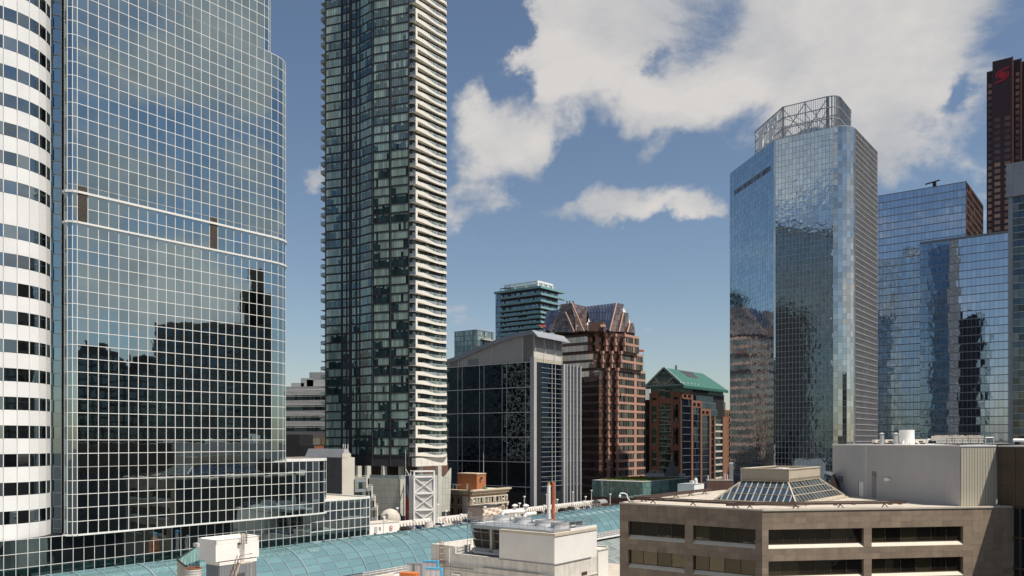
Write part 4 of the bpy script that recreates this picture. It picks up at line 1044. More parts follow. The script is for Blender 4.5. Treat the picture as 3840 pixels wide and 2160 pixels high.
    gm.quad(V3(ai, ze), V3(ci, ze), am); T.part('gable_glass', 'green_window', gm)
    tr = T.get('gable_frame', 'copper_pale')
    tr.bar(V3(a0+R2*.6, ze), V3(mid+R2*.6, zrd), 1.0); tr.bar(V3(c0+R2*.6, ze), V3(mid+R2*.6, zrd), 1.0); tr.bar(V3(a0+R2*.6, ze+.3), V3(c0+R2*.6, ze+.3), 1.0)
    k1 = V3(a0*.7+mid*.3, 0)
    def gp(u): return a0+(c0-a0)*u+R2*.6
    hh = zrd-ze
    tr.bar(V3(gp(.25), ze+hh*.5), V3(gp(.46), ze+.3), .8); tr.bar(V3(gp(.75), ze+hh*.5), V3(gp(.54), ze+.3), .8)
    sk = T.get('roof_hatch', 'dark_grey'); f1 = (V3(c0, ze)*.4+apex*.6); e1 = (V3(b0, ze)*.4+end*.6); n = (V3(b0, ze)-V3(c0, ze)).cross(apex-V3(c0, ze)).normalized()
    q = [f1*.62+e1*.38, f1*.38+e1*.62, (apex*.35+end*.65)*.92+e1*.08, (apex*.62+end*.38)*.92+f1*.08]
    sk.hexa([x-n*.1 for x in q], [x+n*.12 for x in q])
    sg = T.get('snow_guards', 'white_paint', 'stuff')
    for i in range(6): x = (V3(c0, ze)*.86+apex*.14)*(1-i*.075)+(V3(b0, ze)*.86+end*.14)*(i*.075); sg.box((x.x, x.y), R2, .9, .3, x.z, x.z+.5)
    T.get('roof_vent', 'mid_grey').tube(apex*.7+end*.3, apex*.7+end*.3+Vector((0, 0, 2.4)), .6, 8)
    T.done()
def pt3(px, py, Yd): v = V2(px, Yd); return Vector((v.x, v.y, ZP(py, Yd)))
green_gable()
def slivers():
    T = Thing('ochre_brick_block', 'narrow ochre and brick building seen in the gap beside the blue tower', 'building', V2(2738, 520)[:])
    A, B = V2(2722, 520), V2(2750, 520); zt = ZP(1538, 520)
    T.get('body', 'brick_orange').prism([A, B, B+Vector((0, 20)), A+Vector((0, 20))], 0, zt)
    for f in range(14):
        for i in range(5): T.pane('window_pane', 'ochre' if i % 2 else 'green_window', V3(A+(B-A)*((i+.5)/5)+Vector((0, -.06)), zt-2.5-f*3.6), (1, 0, 0), (0, 0, 1), .8, 2.0, .06)
    T.done()
    T = Thing('teal_glass_block', 'dark teal glass block half hidden behind the green-roofed office', 'building', V2(2425, 500)[:])
    A, B = V2(2405, 500), V2(2450, 496); zt = ZP(1500, 500)
    T.get('body', 'charcoal').prism([A, B, B+Vector((0, 25)), A+Vector((0, 25))], 0, zt)
    facade(T, [A, B], linspace(20, zt, 14), 1.5, 'green_window', None, gap=.1, tilt=.01)
    for i in range(6):
        T.get('roof_scaffold', 'pale_metal').bar(V3(V2(2424+i*2.2, 510), zt), V3(V2(2424+i*2.2, 510), ZP(1450, 510)), .2)
        T.get('roof_scaffold', 'pale_metal').bar(V3(V2(2423, 510), zt+1+i*1.3), V3(V2(2436, 510), zt+1+i*1.3), .16)
    T.done()
slivers()
# ------------------------------------------------------------------ heritage block, sign frame, parking deck
def heritage():
    T = Thing('heritage_block', 'old tan sandstone commercial block with cornice and an orange brick rooftop hut', 'building', V2(1762, 314)[:])
    A, C, B, D = corner_block(1762, 314, 1668, 1902); zt = ZP(1838, 314)
    T.get('wall', 'sandstone').prism([A, C, B, D], 0, zt-1.5)
    T.get('roof', 'beige_roof').prism([A, C, B, D], zt-1.45, zt-.4)
    cr = T.get('cornice', 'sand_trim')
    for o, z0, z1 in ((1.3, zt-.5, zt), (.9, zt-1.1, zt-.5), (.4, zt-1.8, zt-1.1)):
        cr.strip(A, C, 0, (C-A).length+o, z0, z1, -.6, o); cr.strip(C, B, -o, (B-C).length+o, z0, z1, -.6, o)
    dn = T.get('cornice_brackets', 'sand_trim', 'stuff'); lr = (B-C).length
    for i in range(24): dn.strip(C, B, lr*(i+.3)/24, lr*(i+.7)/24, zt-1.75, zt-1.12, .42, .8)
    # west front: three bays of triple windows over three large openings
    za, zb2 = zt-3.3, zt-5.2
    T.get('string_course', 'pale_stone').strip(C, B, -.4, lr+.3, zb2-.9, zb2-.3, 0, .7)
    T.get('string_course', 'pale_stone').strip(C, B, 0, lr, za+.15, za+.6, 0, .3)
    for b in range(3):
        u0 = lr*(.10+b*.295)
        for i in range(3):
            w = lr*.055; u = u0+i*lr*.077
            T.pane('window_pane', 'small_window', V3(C+R2*(u+w/2)-L2*.08, (za+zb2)/2), (R2.x, R2.y, 0), (0, 0, 1), w, za-zb2, .06, .004)
            T.get('window_mullions', 'sand_trim').strip(C, B, u+w, u+w+lr*.022, zb2, za, 0, .3)
        T.pane('tall_window', 'small_window', V3(C+R2*(u0+lr*.11)-L2*.08, zb2-4.4), (R2.x, R2.y, 0), (0, 0, 1), lr*.18, 5.6, .06, .004)
        for z0, z1 in ((zb2-1.9, zb2-1.5),): T.get('opening_trim', 'sand_trim').strip(C, B, u0, u0+lr*.22, z0, z1, 0, .35)
        for uu in (u0, u0+lr*.205): T.get('opening_trim', 'sand_trim').strip(C, B, uu, uu+lr*.016, zb2-8, zb2-1.9, 0, .33)
    for u in (.02, .325, .62, .945):
        for k in range(5): T.get('quoins', 'pale_stone').strip(C, B, lr*u, lr*(u+.05), zb2+.1+k*.42, zb2+.36+k*.42, 0, .45)
        T.get('pilasters', 'sand_trim').strip(C, B, lr*u, lr*(u+.04), zb2-9, zb2-1.0, 0, .5)
        T.get('brackets', 'pale_stone').strip(C, B, lr*(u+.005), lr*(u+.035), zb2-1.7, zb2-.9, .5, 1.0)
    # plain side with sash windows and a pale blank panel
    ln = (C-A).length
    for u in (.18, .32, .56, .66):
        for k in range(4): 
            T.pane('sash_window', 'small_window', V3(A+(C-A)*u+Vector((-.605, -.796))*.07, zt-4.3-k*4.1), (-L2.x, -L2.y, 0), (0, 0, 1), ln*.055, 2.3, .06, .004)
            T.get('window_sills', 'sand_trim').strip(A, C, ln*(u-.035), ln*(u+.035), zt-5.7-k*4.1, zt-5.5-k*4.1, 0, .25)
    T.pane('blank_panel', 'pale_stone', V3(A+(C-A)*.83+Vector((-.605, -.796))*.12, zt-6.2), (-L2.x, -L2.y, 0), (0, 0, 1), ln*.21, 7.6, .2)
    # rooftop hut and clutter
    h0 = hit(C+R2*5+L2*2, L2, 1788); hA = hit(h0, L2, 1715); hB = hit(h0, R2, 1822); zh = ZP(1779, h0.y)
    T.get('brick_hut', 'brick_orange').prism([hA, h0, hB, hB+(hA-h0)], zt-.4, zh)
    T.get('hut_coping', 'sand_trim').prism([hA-R2*.2, h0-R2*.2-L2*.2, hB-L2*.2, hB+(hA-h0)], zh, zh+.35)
    T.pane('hut_door', 'pale_stone', V3(hit(h0, L2, 1753)-R2*.06, zt+1.0), (-L2.x, -L2.y, 0), (0, 0, 1), 1.0, 2.3, .08)
    T.get('green_bin', 'bin_green').box(V2(1820, 321), R2, 1.3, .9, zt-.4, zt+.7)
    cl = T.get('air_handler', 'mid_grey')
    cl.box(V2(1722, 326), L2, 2.6, 1.6, zt-.4, zt+1.2); cl.box(V2(1744, 326), L2, 1.6, 1.2, zt-.4, zt+1.0); cl.box(V2(1762, 322), L2, 1.4, 1.0, zt-.4, zt+.6)
    rl = T.get('roof_frame', 'pale_metal')
    for px in (1699, 1712, 1745): rl.bar(V3(V2(px, 323), zt-.4), V3(V2(px, 323), zt+1.5), .1)
    rl.bar(V3(V2(1699, 323), zt+1.5), V3(V2(1745, 323), zt+1.5), .1)
    T.get('flag_pole', 'white_paint').tube(V3(V2(1813, 330), zt-.4), V3(V2(1813, 330), ZP(1697, 330)), .1, 6, .04)
    sd = T.get('security_lamp', 'charcoal'); q = hit(h0, R2, 1801)-L2*.6; sd.box(q, R2, .8, .3, zh-2.0, zh-1.0)
    T.done()
heritage()
def sign_frame():
    T = Thing('sign_frame', 'white steel billboard frame with cross braces and a blue and red banner', 'billboard', V2(1590, 287)[:])
    d = Vector((.93, .36)).normalized(); p = V2(1553, 286); q = hit(p, d, 1628); ln = (q-p).length; n = Vector((d.y, -d.x)); back = -n*5
    zt = ZP(1765, 287); zb = H-29.3
    fr = T.get('frame', 'white_paint')
    for x in (p, q): fr.box(x, d, .5, .5, zb, zt); 
    fr.bar(V3(p+back, zt-.2), V3(p, zt-.2), .35); fr.box(p+back, d, .35, .35, zb, zt)
    for y in (1767, 1788, 1850, 1912): z = ZP(y, 287); fr.strip(p, q, 0, ln, z-.28, z+.28, -.25, .25)
    for y0, y1 in ((1790, 1850), (1852, 1911), (1914, 1972)):
        z0, z1 = ZP(y1, 287)+.3, ZP(y0, 287)-.2
        T.get('cross_braces', 'white_paint').bar(V3(p+d*.2, z0), V3(q-d*.2, z1), .26); T.get('cross_braces', 'white_paint').bar(V3(p+d*.2, z1), V3(q-d*.2, z0), .26)
    zp = ZP(1782, 287)
    for i in range(2):
        for j in range(4):
            w = (ln+1.6)/2; hh = (zp-zb)/4
            T.pane('back_panel', 'pale_metal', V3(p-d*.3+d*(i+.5)*w-n*.45, zb+(j+.5)*hh), (d.x, d.y, 0), (0, 0, 1), w-.05, hh-.05, .3)
    # left side panel and banner
    b1 = p-n*1.2; b0 = hit(b1, Vector((-.95, .30)), 1534); l2 = (b1-b0).length; dd = (b1-b0)/l2
    T.get('side_panel', 'white_panel').strip(b0, b1, 0, l2, zb, ZP(1781, 287), -.4, 0)
    c1 = b0; c0 = hit(b0, Vector((-.6, .8)), 1521); l3 = (c1-c0).length; e = (c1-c0)/l3; m = Vector((e.y, -e.x))
    zt2 = ZP(1783, 290)
    T.get('banner_field', 'banner_blue').strip(c0, c1, 0, l3, zb, zt2, -.2, 0)
    def bp(u, y): return V3(c0+(c1-c0)*u+m*.03, ZP(y, 290))
    T.part('banner_stripe', 'banner_grey', mbq([bp(.25, 1850), bp(.4, 1812), bp(.95, 1846), bp(.98, 1878)], V3(m, 0)*.02))
    T.part('banner_stripe', 'banner_red', mbq([bp(0, 1992), bp(1, 1992), bp(1, 1878), bp(.3, 1838), bp(0, 1828)], V3(m, 0)*.03))
    for y in (1915, 1925, 1934): T.part('banner_mark', 'banner_grey', mbq([bp(.58, y+7), bp(.85, y+7), bp(.85, y), bp(.58, y)], V3(m, 0)*.05))
    T.get('mast', 'white_paint').tube(V3(c0, zb), V3(c0, ZP(1685, 290)), .13, 6, .06)
    T.get('mast_stay', 'white_paint').bar(V3(c0, ZP(1758, 290)), V3(b0, ZP(1781, 290)), .12)
    T.done()
def mbq(pts, n):
    m = MB(); m.hexa([x-n for x in pts], pts); return m
sign_frame()
HD = 29.3; ZD = H-HD
def garage():
    T = Thing('parking_garage', 'rooftop parking deck with long cream panelled parapet behind the glass vault', 'parking garage', SE(250, 160)[:])
    s0, s1 = 170., 318.
    T.get('deck_slab', 'deck').prism([SE(s0, 121), SE(s1, 121), SE(s1, 198.4), SE(s0, 198.4)], 0, ZD)
    s = s0+12; i = 0
    while s < s1-.5:                                                     # parapet panels, each with its brace
        sm = s+.75
        Yq = SE(sm, 197).y; px = CX+F*SE(sm, 197).x/Yq
        if not 1786 < px < 1874:
            m = MB(); m.prism([SE(s+.02, 197), SE(s+2.98, 197), SE(s+2.98, 197.5), SE(s+.02, 197.5)], ZD, ZD+2.35); T.part('parapet_panel', 'white_paint', m)
            for ds in (.75, 2.25):
                b = MB(); b.hexa([V3(SE(s+ds-.15, 195.9), ZD), V3(SE(s+ds+.15, 195.9), ZD), V3(SE(s+ds+.15, 197), ZD), V3(SE(s+ds-.15, 197), ZD)], [V3(SE(s+ds-.15, 196.85), ZD+1.9), V3(SE(s+ds+.15, 196.85), ZD+1.9), V3(SE(s+ds+.15, 197), ZD+1.9), V3(SE(s+ds-.15, 197), ZD+1.9)])
                T.part('parapet_brace', 'cream', b)
        s += 3.0; i += 1
    T.get('end_parapet', 'dark_granite').prism([SE(s1-.4, 130), SE(s1, 130), SE(s1, 196), SE(s1-.4, 196)], ZD, ZD+1.5)
    T.done()
    T = Thing('stair_hut', 'white stair hut with a red parking sign at the near end of the deck', 'hut', V2(1440, 262)[:])
    A = V2(1386, 255); B = V2(1497, 262); d = (B-A).normalized(); n = Vector((d.y, -d.x)); ln = (B-A).length; zt = ZP(1962, 258)
    T.get('wall', 'white_paint').prism([A, B, B-n*7, A-n*7], ZD, zt)
    T.get('roof', 'beige_roof').prism([A+n*.1, B+n*.1, B-n*7, A-n*7], zt+.01, zt+.2)
    T.pane('door', 'pale_metal', V3(A+d*ln*.2+n*.05, zt-2.1), (d.x, d.y, 0), (0, 0, 1), 1.1, 2.3, .08)
    T.pane('window', 'small_window', V3(A+d*ln*.34+n*.05, zt-1.6), (d.x, d.y, 0), (0, 0, 1), .6, 1.0, .06)
    sg = Thing('parking_sign', 'red parking sign on the white stair hut', 'sign', V3(A+d*ln*.71+n*.14, zt-1.5), 'red parking signs')
    T.done(); parking_sign(sg, A+d*ln*.71+n*.14, zt-2.3, d, .95)
    sg = Thing('parking_sign', 'red parking sign on the cream deck parapet', 'sign', V3(V2(1667, 283), ZD+1), 'red parking signs')
    parking_sign(sg, hit(SE(210, 196.6), R2, 1667), ZD+.5, R2, 1.0)
    T = Thing('dome_tent', 'beige domed skylight beside the stair hut', 'skylight', V2(1465, 284)[:])
    m = MB(); m.lathe(V3(V2(1463, 284), ZD), [(3.6, 0), (3.6, 2.6), (3.2, 4.0), (2.2, 5.2), (1, 5.8), (.01, 5.95)], 20); T.part('shell', 'beige_roof', m, smooth=True)
    for i in range(5): T.get('ribs', 'tan_trim').bar(V3(V2(1463, 284), ZD+5.95), V3(V2(1463, 284)+Vector((math.cos(-2.6+i*.5), math.sin(-2.6+i*.5)))*3.3, ZD+3.95), .15)
    T.done()
    T = Thing('satellite_dish', 'white satellite dish on the stair hut roof', 'satellite dish', V3(V2(1452, 262), zt))
    m = MB(); c = V3(V2(1452, 262), zt+1.5); ax = Vector((-.6, -.7, .3)).normalized(); x = ax.cross(Vector((0, 0, 1))).normalized(); y = ax.cross(x)
    ring = [[c+ax*(.5*r*r)+(x*math.cos(k*math.pi/8)+y*math.sin(k*math.pi/8))*r for k in range(16)] for r in (.01, .5, .85, 1.1)]
    for a, b in zip(ring, ring[1:]):
        for k in range(16): m.quad(a[k], a[(k+1) % 16], b[(k+1) % 16], b[k])
    T.part('reflector', 'cream', m); T.get('mast', 'steel').tube(V3(V2(1452, 262), zt), c, .1, 6)
    for k in range(4): T.get('feed_arms', 'steel').bar(ring[3][k*4], c+ax*1.2, .05)
    T.done()
    T = Thing('vent_drum', 'large round white vent drum on the parking deck between parked cars', 'vent', V2(1610, 268)[:])
    m = MB(); m.lathe(V3(V2(1608, 268), ZD), [(1.55, 0), (1.5, .5), (1.4, .6), (1.32, 3.1), (1.2, 3.1), (1.2, 2.6), (.01, 2.6)], 20); T.part('drum', 'dirty_white', m, smooth=False)
    T.get('base_ring', 'white_paint').lathe(V3(V2(1608, 268), ZD), [(1.75, 0), (1.75, .25), (1.5, .25)], 20)
    T.done()
    T = Thing('tarp_shed', 'pinkish shed with a cream tarpaulin hung on its front at the deck edge', 'shed', V2(1810, 296)[:])
    A = hit(V2(1810, 296), L2, 1754); C = V2(1810, 296); B = hit(C, R2, 1879); zt = ZP(1903, 296)
    T.get('wall', 'shed').prism([A, C, B, B+(A-C)], ZD, zt); T.get('roof', 'dark_grey').prism([A-R2*.2, C-R2*.2-L2*.2, B-L2*.2, B+(A-C)], zt, zt+.25)
    m = MB(); nx, nz = 18, 6; ln = (B-C).length; z1, z0 = zt-.1, ZP(1934, 296)
    P = [[V3(C+R2*(ln*i/nx)-L2*(.25+.18*math.sin(i*1.3+j*.9)+.12*math.sin(i*.5-j*1.7)), z1+(z0-z1)*j/nz-.35*math.sin(math.pi*i/nx)*(j == 0)+.25*math.sin(i*.9)*(j == nz)) for i in range(nx+1)] for j in range(nz+1)]
    for j in range(nz):
        for i in range(nx): m.quad(P[j+1][i], P[j+1][i+1], P[j][i+1], P[j][i])
    T.part('tarpaulin', 'tarp', m, smooth=True)
    T.done()
    T = Thing('cart_shelter', 'grey metal arched shelter at the far end of the parking deck', 'shelter', V2(2235, 352)[:])
    m = MB(); a = V2(2218, 350); b = V2(2252, 350)
    for i in range(10):
        t0, t1 = math.pi*i/10, math.pi*(i+1)/10; f = lambda t: (a+b)/2-(b-a)/2*math.cos(t)
        m.quad(V3(f(t0), ZD+2.6+1.6*math.sin(t0)), V3(f(t1), ZD+2.6+1.6*math.sin(t1)), V3(f(t1)+R2*6, ZD+2.6+1.6*math.sin(t1)), V3(f(t0)+R2*6, ZD+2.6+1.6*math.sin(t0)))
    T.part('roof', 'mid_grey', m)
    for u in linspace(0, 1, 6): T.get('posts', 'pale_metal').box(a+(b-a)*u, R2, .2, .2, ZD, ZD+2.7)
    T.done()
def parking_sign(T, c, z, d, s):
    n = Vector((d.y, -d.x)); 
    T.part('board', 'sign_red', mbs(c, d, -s/2, s/2, z, z+1.35*s, 0, .08))
    T.part('letter', 'sign_white', joinmb([mbs(c, d, -.26*s, -.10*s, z+.4*s, z+1.15*s, .08, .11), mbs(c, d, -.10*s, .22*s, z+1.0*s, z+1.15*s, .08, .11), mbs(c, d, -.10*s, .22*s, z+.68*s, z+.83*s, .08, .11), mbs(c, d, .12*s, .24*s, z+.8*s, z+1.03*s, .08, .112)]))
    T.part('text_line', 'sign_white', mbs(c, d, -.36*s, .36*s, z+.14*s, z+.28*s, .08, .11))
    T.done()
def mbs(c, d, a, b, z0, z1, o0, o1):
    m = MB(); m.strip(c, c+d, a, b, z0, z1, o0, o1); return m
def joinmb(L):
    m = MB()
    for k in L:
        n = len(m.v); m.v += k.v; m.f += [tuple(i+n for i in f) for f in k.f]
    return m
garage()
# ------------------------------------------------------------------ parked cars
CARM = {}
def car_meshes(color, suv):
    k = (color, suv)
    if k in CARM: return CARM[k]
    L, Wd = 4.6, 1.82; hb = .95 if not suv else 1.05; ht = 1.42 if not suv else 1.72
    def extr(prof, w0, w1=None):
        m = MB(); w1 = w1 or w0
        m.hexa([(x, -w, z) for x, z, w in [(p[0], p[1], w0 if p[1] < 1 else w1) for p in prof]], [(x, w, z) for x, z, w in [(p[0], p[1], w0 if p[1] < 1 else w1) for p in prof]]); return m
    body = extr([(-L/2, .35), (L/2-.1, .35), (L/2, .55), (L/2-.1, .78), (L/2-1.2, hb-.02), (L/2-2.0, ht), (-L/2+.75, ht), (-L/2+.12, hb), (-L/2, .8)], Wd/2, Wd/2-.14)
    win = extr([(L/2-1.42, hb+.03), (L/2-2.05, ht-.08), (-L/2+.82, ht-.08), (-L/2+.32, hb+.03)], Wd/2-.11)
    win2 = MB()
    win2.hexa([(-L/2+.22, -.72, hb+.06), (-L/2+.22, .72, hb+.06), (-L/2+.14, .72, hb+.06), (-L/2+.14, -.72, hb+.06)], [(-L/2+.72, -.62, ht-.06), (-L/2+.72, .62, ht-.06), (-L/2+.64, .62, ht-.06), (-L/2+.64, -.62, ht-.06)])
    wind = MB()
    wind.hexa([(L/2-1.22, -.75, hb+.02), (L/2-1.22, .75, hb+.02), (L/2-1.3, .75, hb+.02), (L/2-1.3, -.75, hb+.02)], [(L/2-1.95, -.62, ht-.04), (L/2-1.95, .62, ht-.04), (L/2-2.03, .62, ht-.04), (L/2-2.03, -.62, ht-.04)])
    wh = MB(); wh.tube((0, -.11, 0), (0, .11, 0), .34, 14)
    rim = MB(); rim.tube((0, -.125, 0), (0, .125, 0), .2, 10)
    tl = MB(); tl.hexa([(-.04, -.16, -.08), (.04, -.16, -.08), (.04, .16, -.08), (-.04, .16, -.08)], [(-.04, -.16, .08), (.04, -.16, .08), (.04, .16, .08), (-.04, .16, .08)])
    def me(m, n, mat):
        q = bpy.data.meshes.new(n); q.from_pydata(m.v, [], m.f); q.materials.append(MATS[mat]); return q
    CARM[k] = dict(body=me(body, 'car_body', color), side_windows=me(win, 'car_windows', 'car_glass'), rear_window=me(win2, 'car_rear', 'car_glass'), windscreen=me(wind, 'car_front', 'car_glass'), wheel=me(wh, 'car_wheel', 'tyre'), rim=me(rim, 'car_rim', 'steel'), tail=me(tl, 'car_tail', 'car_light'), head=me(tl, 'car_head', 'sign_white'), L=L, W=Wd, hb=hb)
    return CARM[k]
def car(px, e, color, suv, label, ang=0, nose=1):
    p = hit(SE(200, e), R2, px); o = bpy.data.objects.new('parked_car', None); COL.objects.link(o)
    o.location = (p.x, p.y, ZD); o.rotation_euler = (0, 0, math.atan2(L2.y*nose, L2.x*nose)+ang); o['label'] = label; o['category'] = 'car'; o['group'] = 'cars parked on the roof deck'
    M = car_meshes(color, suv)
    def ch(n, me, loc=(0, 0, 0), par=None):
        c = bpy.data.objects.new(n, me); COL.objects.link(c); c.parent = par or o; c.location = loc; return c
    ch('body', M['body']); ch('side_windows', M['side_windows']); ch('rear_window', M['rear_window']); ch('windscreen', M['windscreen'])
    for sx in (-1.35, 1.4):
        for sy in (-.82, .82): w = ch('wheel', M['wheel'], (sx, sy, .34)); ch('rim', M['rim'], (0, 0, 0), w)
    for sy in (-.68, .68): ch('tail_light', M['tail'], (-M['L']/2, sy, .82)); ch('headlight', M['head'], (M['L']/2-.06, sy, .66))
for c in [(1512, 189, 'car_black', 1, 'black SUV beside the stair hut, leftmost car on the deck'), (1534, 191.5, 'car_grey', 0, 'grey car just right of the leftmost black SUV'),
          (1571, 189.5, 'car_blue', 0, 'dark blue car left of the round white vent drum'), (1590, 190, 'car_black', 0, 'black car partly behind the round white vent drum'),
          (1644, 188.5, 'car_white', 1, 'white SUV just right of the round white vent drum'), (1720, 190, 'car_grey', 0, 'grey hatchback by the parapet left of the cooling plant'),
          (1750, 190.5, 'car_blue', 0, 'dark blue hatchback beside the cooling plant louvres'), (1898, 178, 'car_white', 1, 'white van-like car left of the two behind the goose-neck pipes'),
          (1928, 178, 'car_white', 0, 'white sedan right of the two behind the goose-neck pipes'), (1975, 189, 'car_grey', 0, 'grey sedan by the parapet behind the cooling plant pipes'), (2019, 188, 'car_brown', 1, 'brown SUV left of the tall white flue'),
          (2062, 189, 'car_red', 1, 'dark red SUV behind the rusty flue'), (2106, 189, 'car_black', 1, 'black SUV right of the rusty flue'),
          (2145, 189.5, 'car_green', 1, 'olive green SUV near the far end of the deck'), (2192, 190, 'car_blue', 0, 'dark blue car behind the pair of lamp posts'), (2238, 189, 'car_black', 0, 'black car at the far end under the arched shelter')]:
    car(*c, ang=random.uniform(-.06, .06), nose=random.choice((1, 1, -1)))
# ------------------------------------------------------------------ deck lamp posts
def lamp(px, e, ord_):
    p = hit(SE(200, e), R2, px); T = Thing('lamp_post', ord_, 'lamp post', V3(p, ZD), 'lamp posts on the parking deck')
    zt = H-22.2
    T.get('pole', 'white_paint').tube(V3(p, ZD), V3(p, zt-.45), .13, 8, .10); T.get('base', 'dirty_white').tube(V3(p, ZD), V3(p, ZD+.6), .28, 8)
    T.get('head', 'white_paint').box(p, R2, .95, .55, zt-.45, zt); T.get('lens', 'mid_grey').box(p, R2, .7, .4, zt-.5, zt-.46)
    T.done()
wall_l = [1489, 1642, 1776, 1886, 1966, 2050, 2148, 2218]; mid_l = [1439, 1672, 1818, 1948, 2089, 2196, 2288]; near_l = [1553, 1729, 2040, 2189]
words = ['first', 'second', 'third', 'fourth', 'fifth', 'sixth', 'seventh', 'eighth']
for i, px in enumerate(wall_l): lamp(px, 196.2, words[i]+' white lamp post from the left along the deck parapet')
for i, px in enumerate(mid_l): lamp(px, 176.5, words[i]+' white lamp post from the left in the middle row on the deck')
for i, px in enumerate(near_l): lamp(px, 164, words[i]+' shorter-looking white lamp post from the left just behind the glass vault')
# ------------------------------------------------------------------ low glass pavilion with green roof and its neighbours
def pavilion():
    Y = 365
    T = Thing('green_roof_pavilion', 'low pale green glass building with a grass roof beyond the parking deck', 'building', V2(2409, Y)[:])
    A, C, B, D = corner_block(2409, Y, 2221, 2588); zt = ZP(1806, Y); zg = zt-7.6
    T.get('base', 'dark_granite').prism([A, C, B, D], 0, zg); T.get('body', 'mid_grey').prism([A, C, B, D], zg, zt-.3)
    facade(T, [A, C, B], [zg+.2, zg+5.0, zt-.1], 1.55, 'green_glass', 'vault_dark', mw=.09, md=.14, gap=.05, tilt=.004)
    T.get('roof_rim', 'pale_metal').prism([A-R2*.2, C-R2*.25-L2*.25, B-L2*.2, D], zt-.28, zt)
    ro = MB(); random.seed(5)
    for i in range(2600):
        u, v = random.random(), random.random(); p = A+(C-A)*(.05+.9*u)+(B-C)*(.10+.82*v)
        h = random.uniform(.25, .75); x = random.uniform(-.3, .3); y = random.uniform(-.3, .3)
        ro.quad(V3(p+Vector((-.3, y)), zt), V3(p+Vector((.3, -y)), zt), V3(p+Vector((x, .1)), zt+h))
    T.part('grass_blades', 'grass', ro, kind='stuff'); T.get('soil', 'grass').prism([A+(C-A)*.05+(B-C)*.1, A+(C-A)*.95+(B-C)*.1, A+(C-A)*.95+(B-C)*.92, A+(C-A)*.05+(B-C)*.92], zt+.01, zt+.2)
    T.done()
    T = Thing('copper_cone_roof', 'dark pointed turret roof rising behind the grass-roofed building', 'turret', V2(2519, 405)[:])
    c = V2(2519, 405); m = MB(); m.lathe(V3(c, ZP(1788, 405)), [(4.1, 0), (2.0, 4.4), (.35, 7.7), (.01, 8.2)], 12); T.part('roof', 'slate_cone', m)
    T.get('drum', 'copper_pale').lathe(V3(c, 0), [(3.9, 0), (3.9, ZP(1788, 405)), (.01, ZP(1788, 405))], 12); T.get('finial', 'pale_metal').tube(V3(c, ZP(1788, 405)+8.1), V3(c, ZP(1788, 405)+9.6), .15, 6)
    T.done()
    T = Thing('roof_glazing_frames', 'row of tilted glass frames on the roof left of the turret', 'skylight', V2(2450, 400)[:])
    zz = ZP(1786, 400)
    for i in range(8):
        p = V2(2426+i*7, 400); T.get('frame', 'steel').bar(V3(p, zz), V3(p+Vector((1.5, .5)), zz+3.0), .18)
    T.get('frame_rail', 'steel').bar(V3(V2(2424, 400), zz+1.5), V3(V2(2490, 400), zz+1.5), .15)
    T.get('podium', 'mid_grey').prism([V2(2418, 398), V2(2570, 398), V2(2570, 430), V2(2418, 430)], 0, zz)
    T.done()
    T = Thing('white_lift_hut', 'plain white rooftop hut in front of the grass-roofed building', 'hut', V2(2600, 235)[:])
    A, C, B, D = corner_block(2603, 236, 2541, 2640); zt = ZP(1816, 236)
    T.get('wall', 'white_wall').prism([A, C, B, D], 0, zt-.15); T.get('coping', 'roof_metal').prism([A, C-Vector((0, .15)), B, D], zt-.14, zt)
    v = T.get('vent', 'white_paint'); v.lathe(V3(V2(2609, 240), zt), [(.55, 0), (.55, 1.0), (.3, 1.6), (.01, 1.65)], 10); v.box(V2(2596, 242), R2, 1.6, 1.0, zt, zt+.7)
    T.done()
    T = Thing('brown_plant_screen', 'brown louvred rooftop plant enclosure left of the blue tower foot', 'plant room', V2(2700, 255)[:])
    A, B = V2(2652, 255), V2(2748, 255); zt = ZP(1802, 255)
    T.get('wall', 'dark_granite').prism([A, B, B+Vector((2, 10)), A+Vector((2, 10))], 0, zt)
    for i in range(14): T.pane('screen_panel', 'dark_granite', V3(A+(B-A)*((i+.5)/14)+Vector((0, -.05)), zt-1.6), (1, 0, 0), (0, 0, 1), (B-A).length/14-.06, 2.8, .08)
    T.get('coping', 'pale_stone').strip(A, B, 0, (B-A).length, zt, zt+.18, -.4, .15)
    an = T.get('antenna_panels', 'white_paint')
    for px, y in ((2655, 1782), (2718, 1775), (2728, 1779)): an.box(V2(px, 258), R2, .3, .2, zt, ZP(y, 258))
    T.get('grey_wall', 'mid_grey').prism([V2(2735, 300), V2(2750, 300), V2(2750, 320), V2(2735, 320)], 0, ZP(1739, 300))
    T.done()
pavilion()
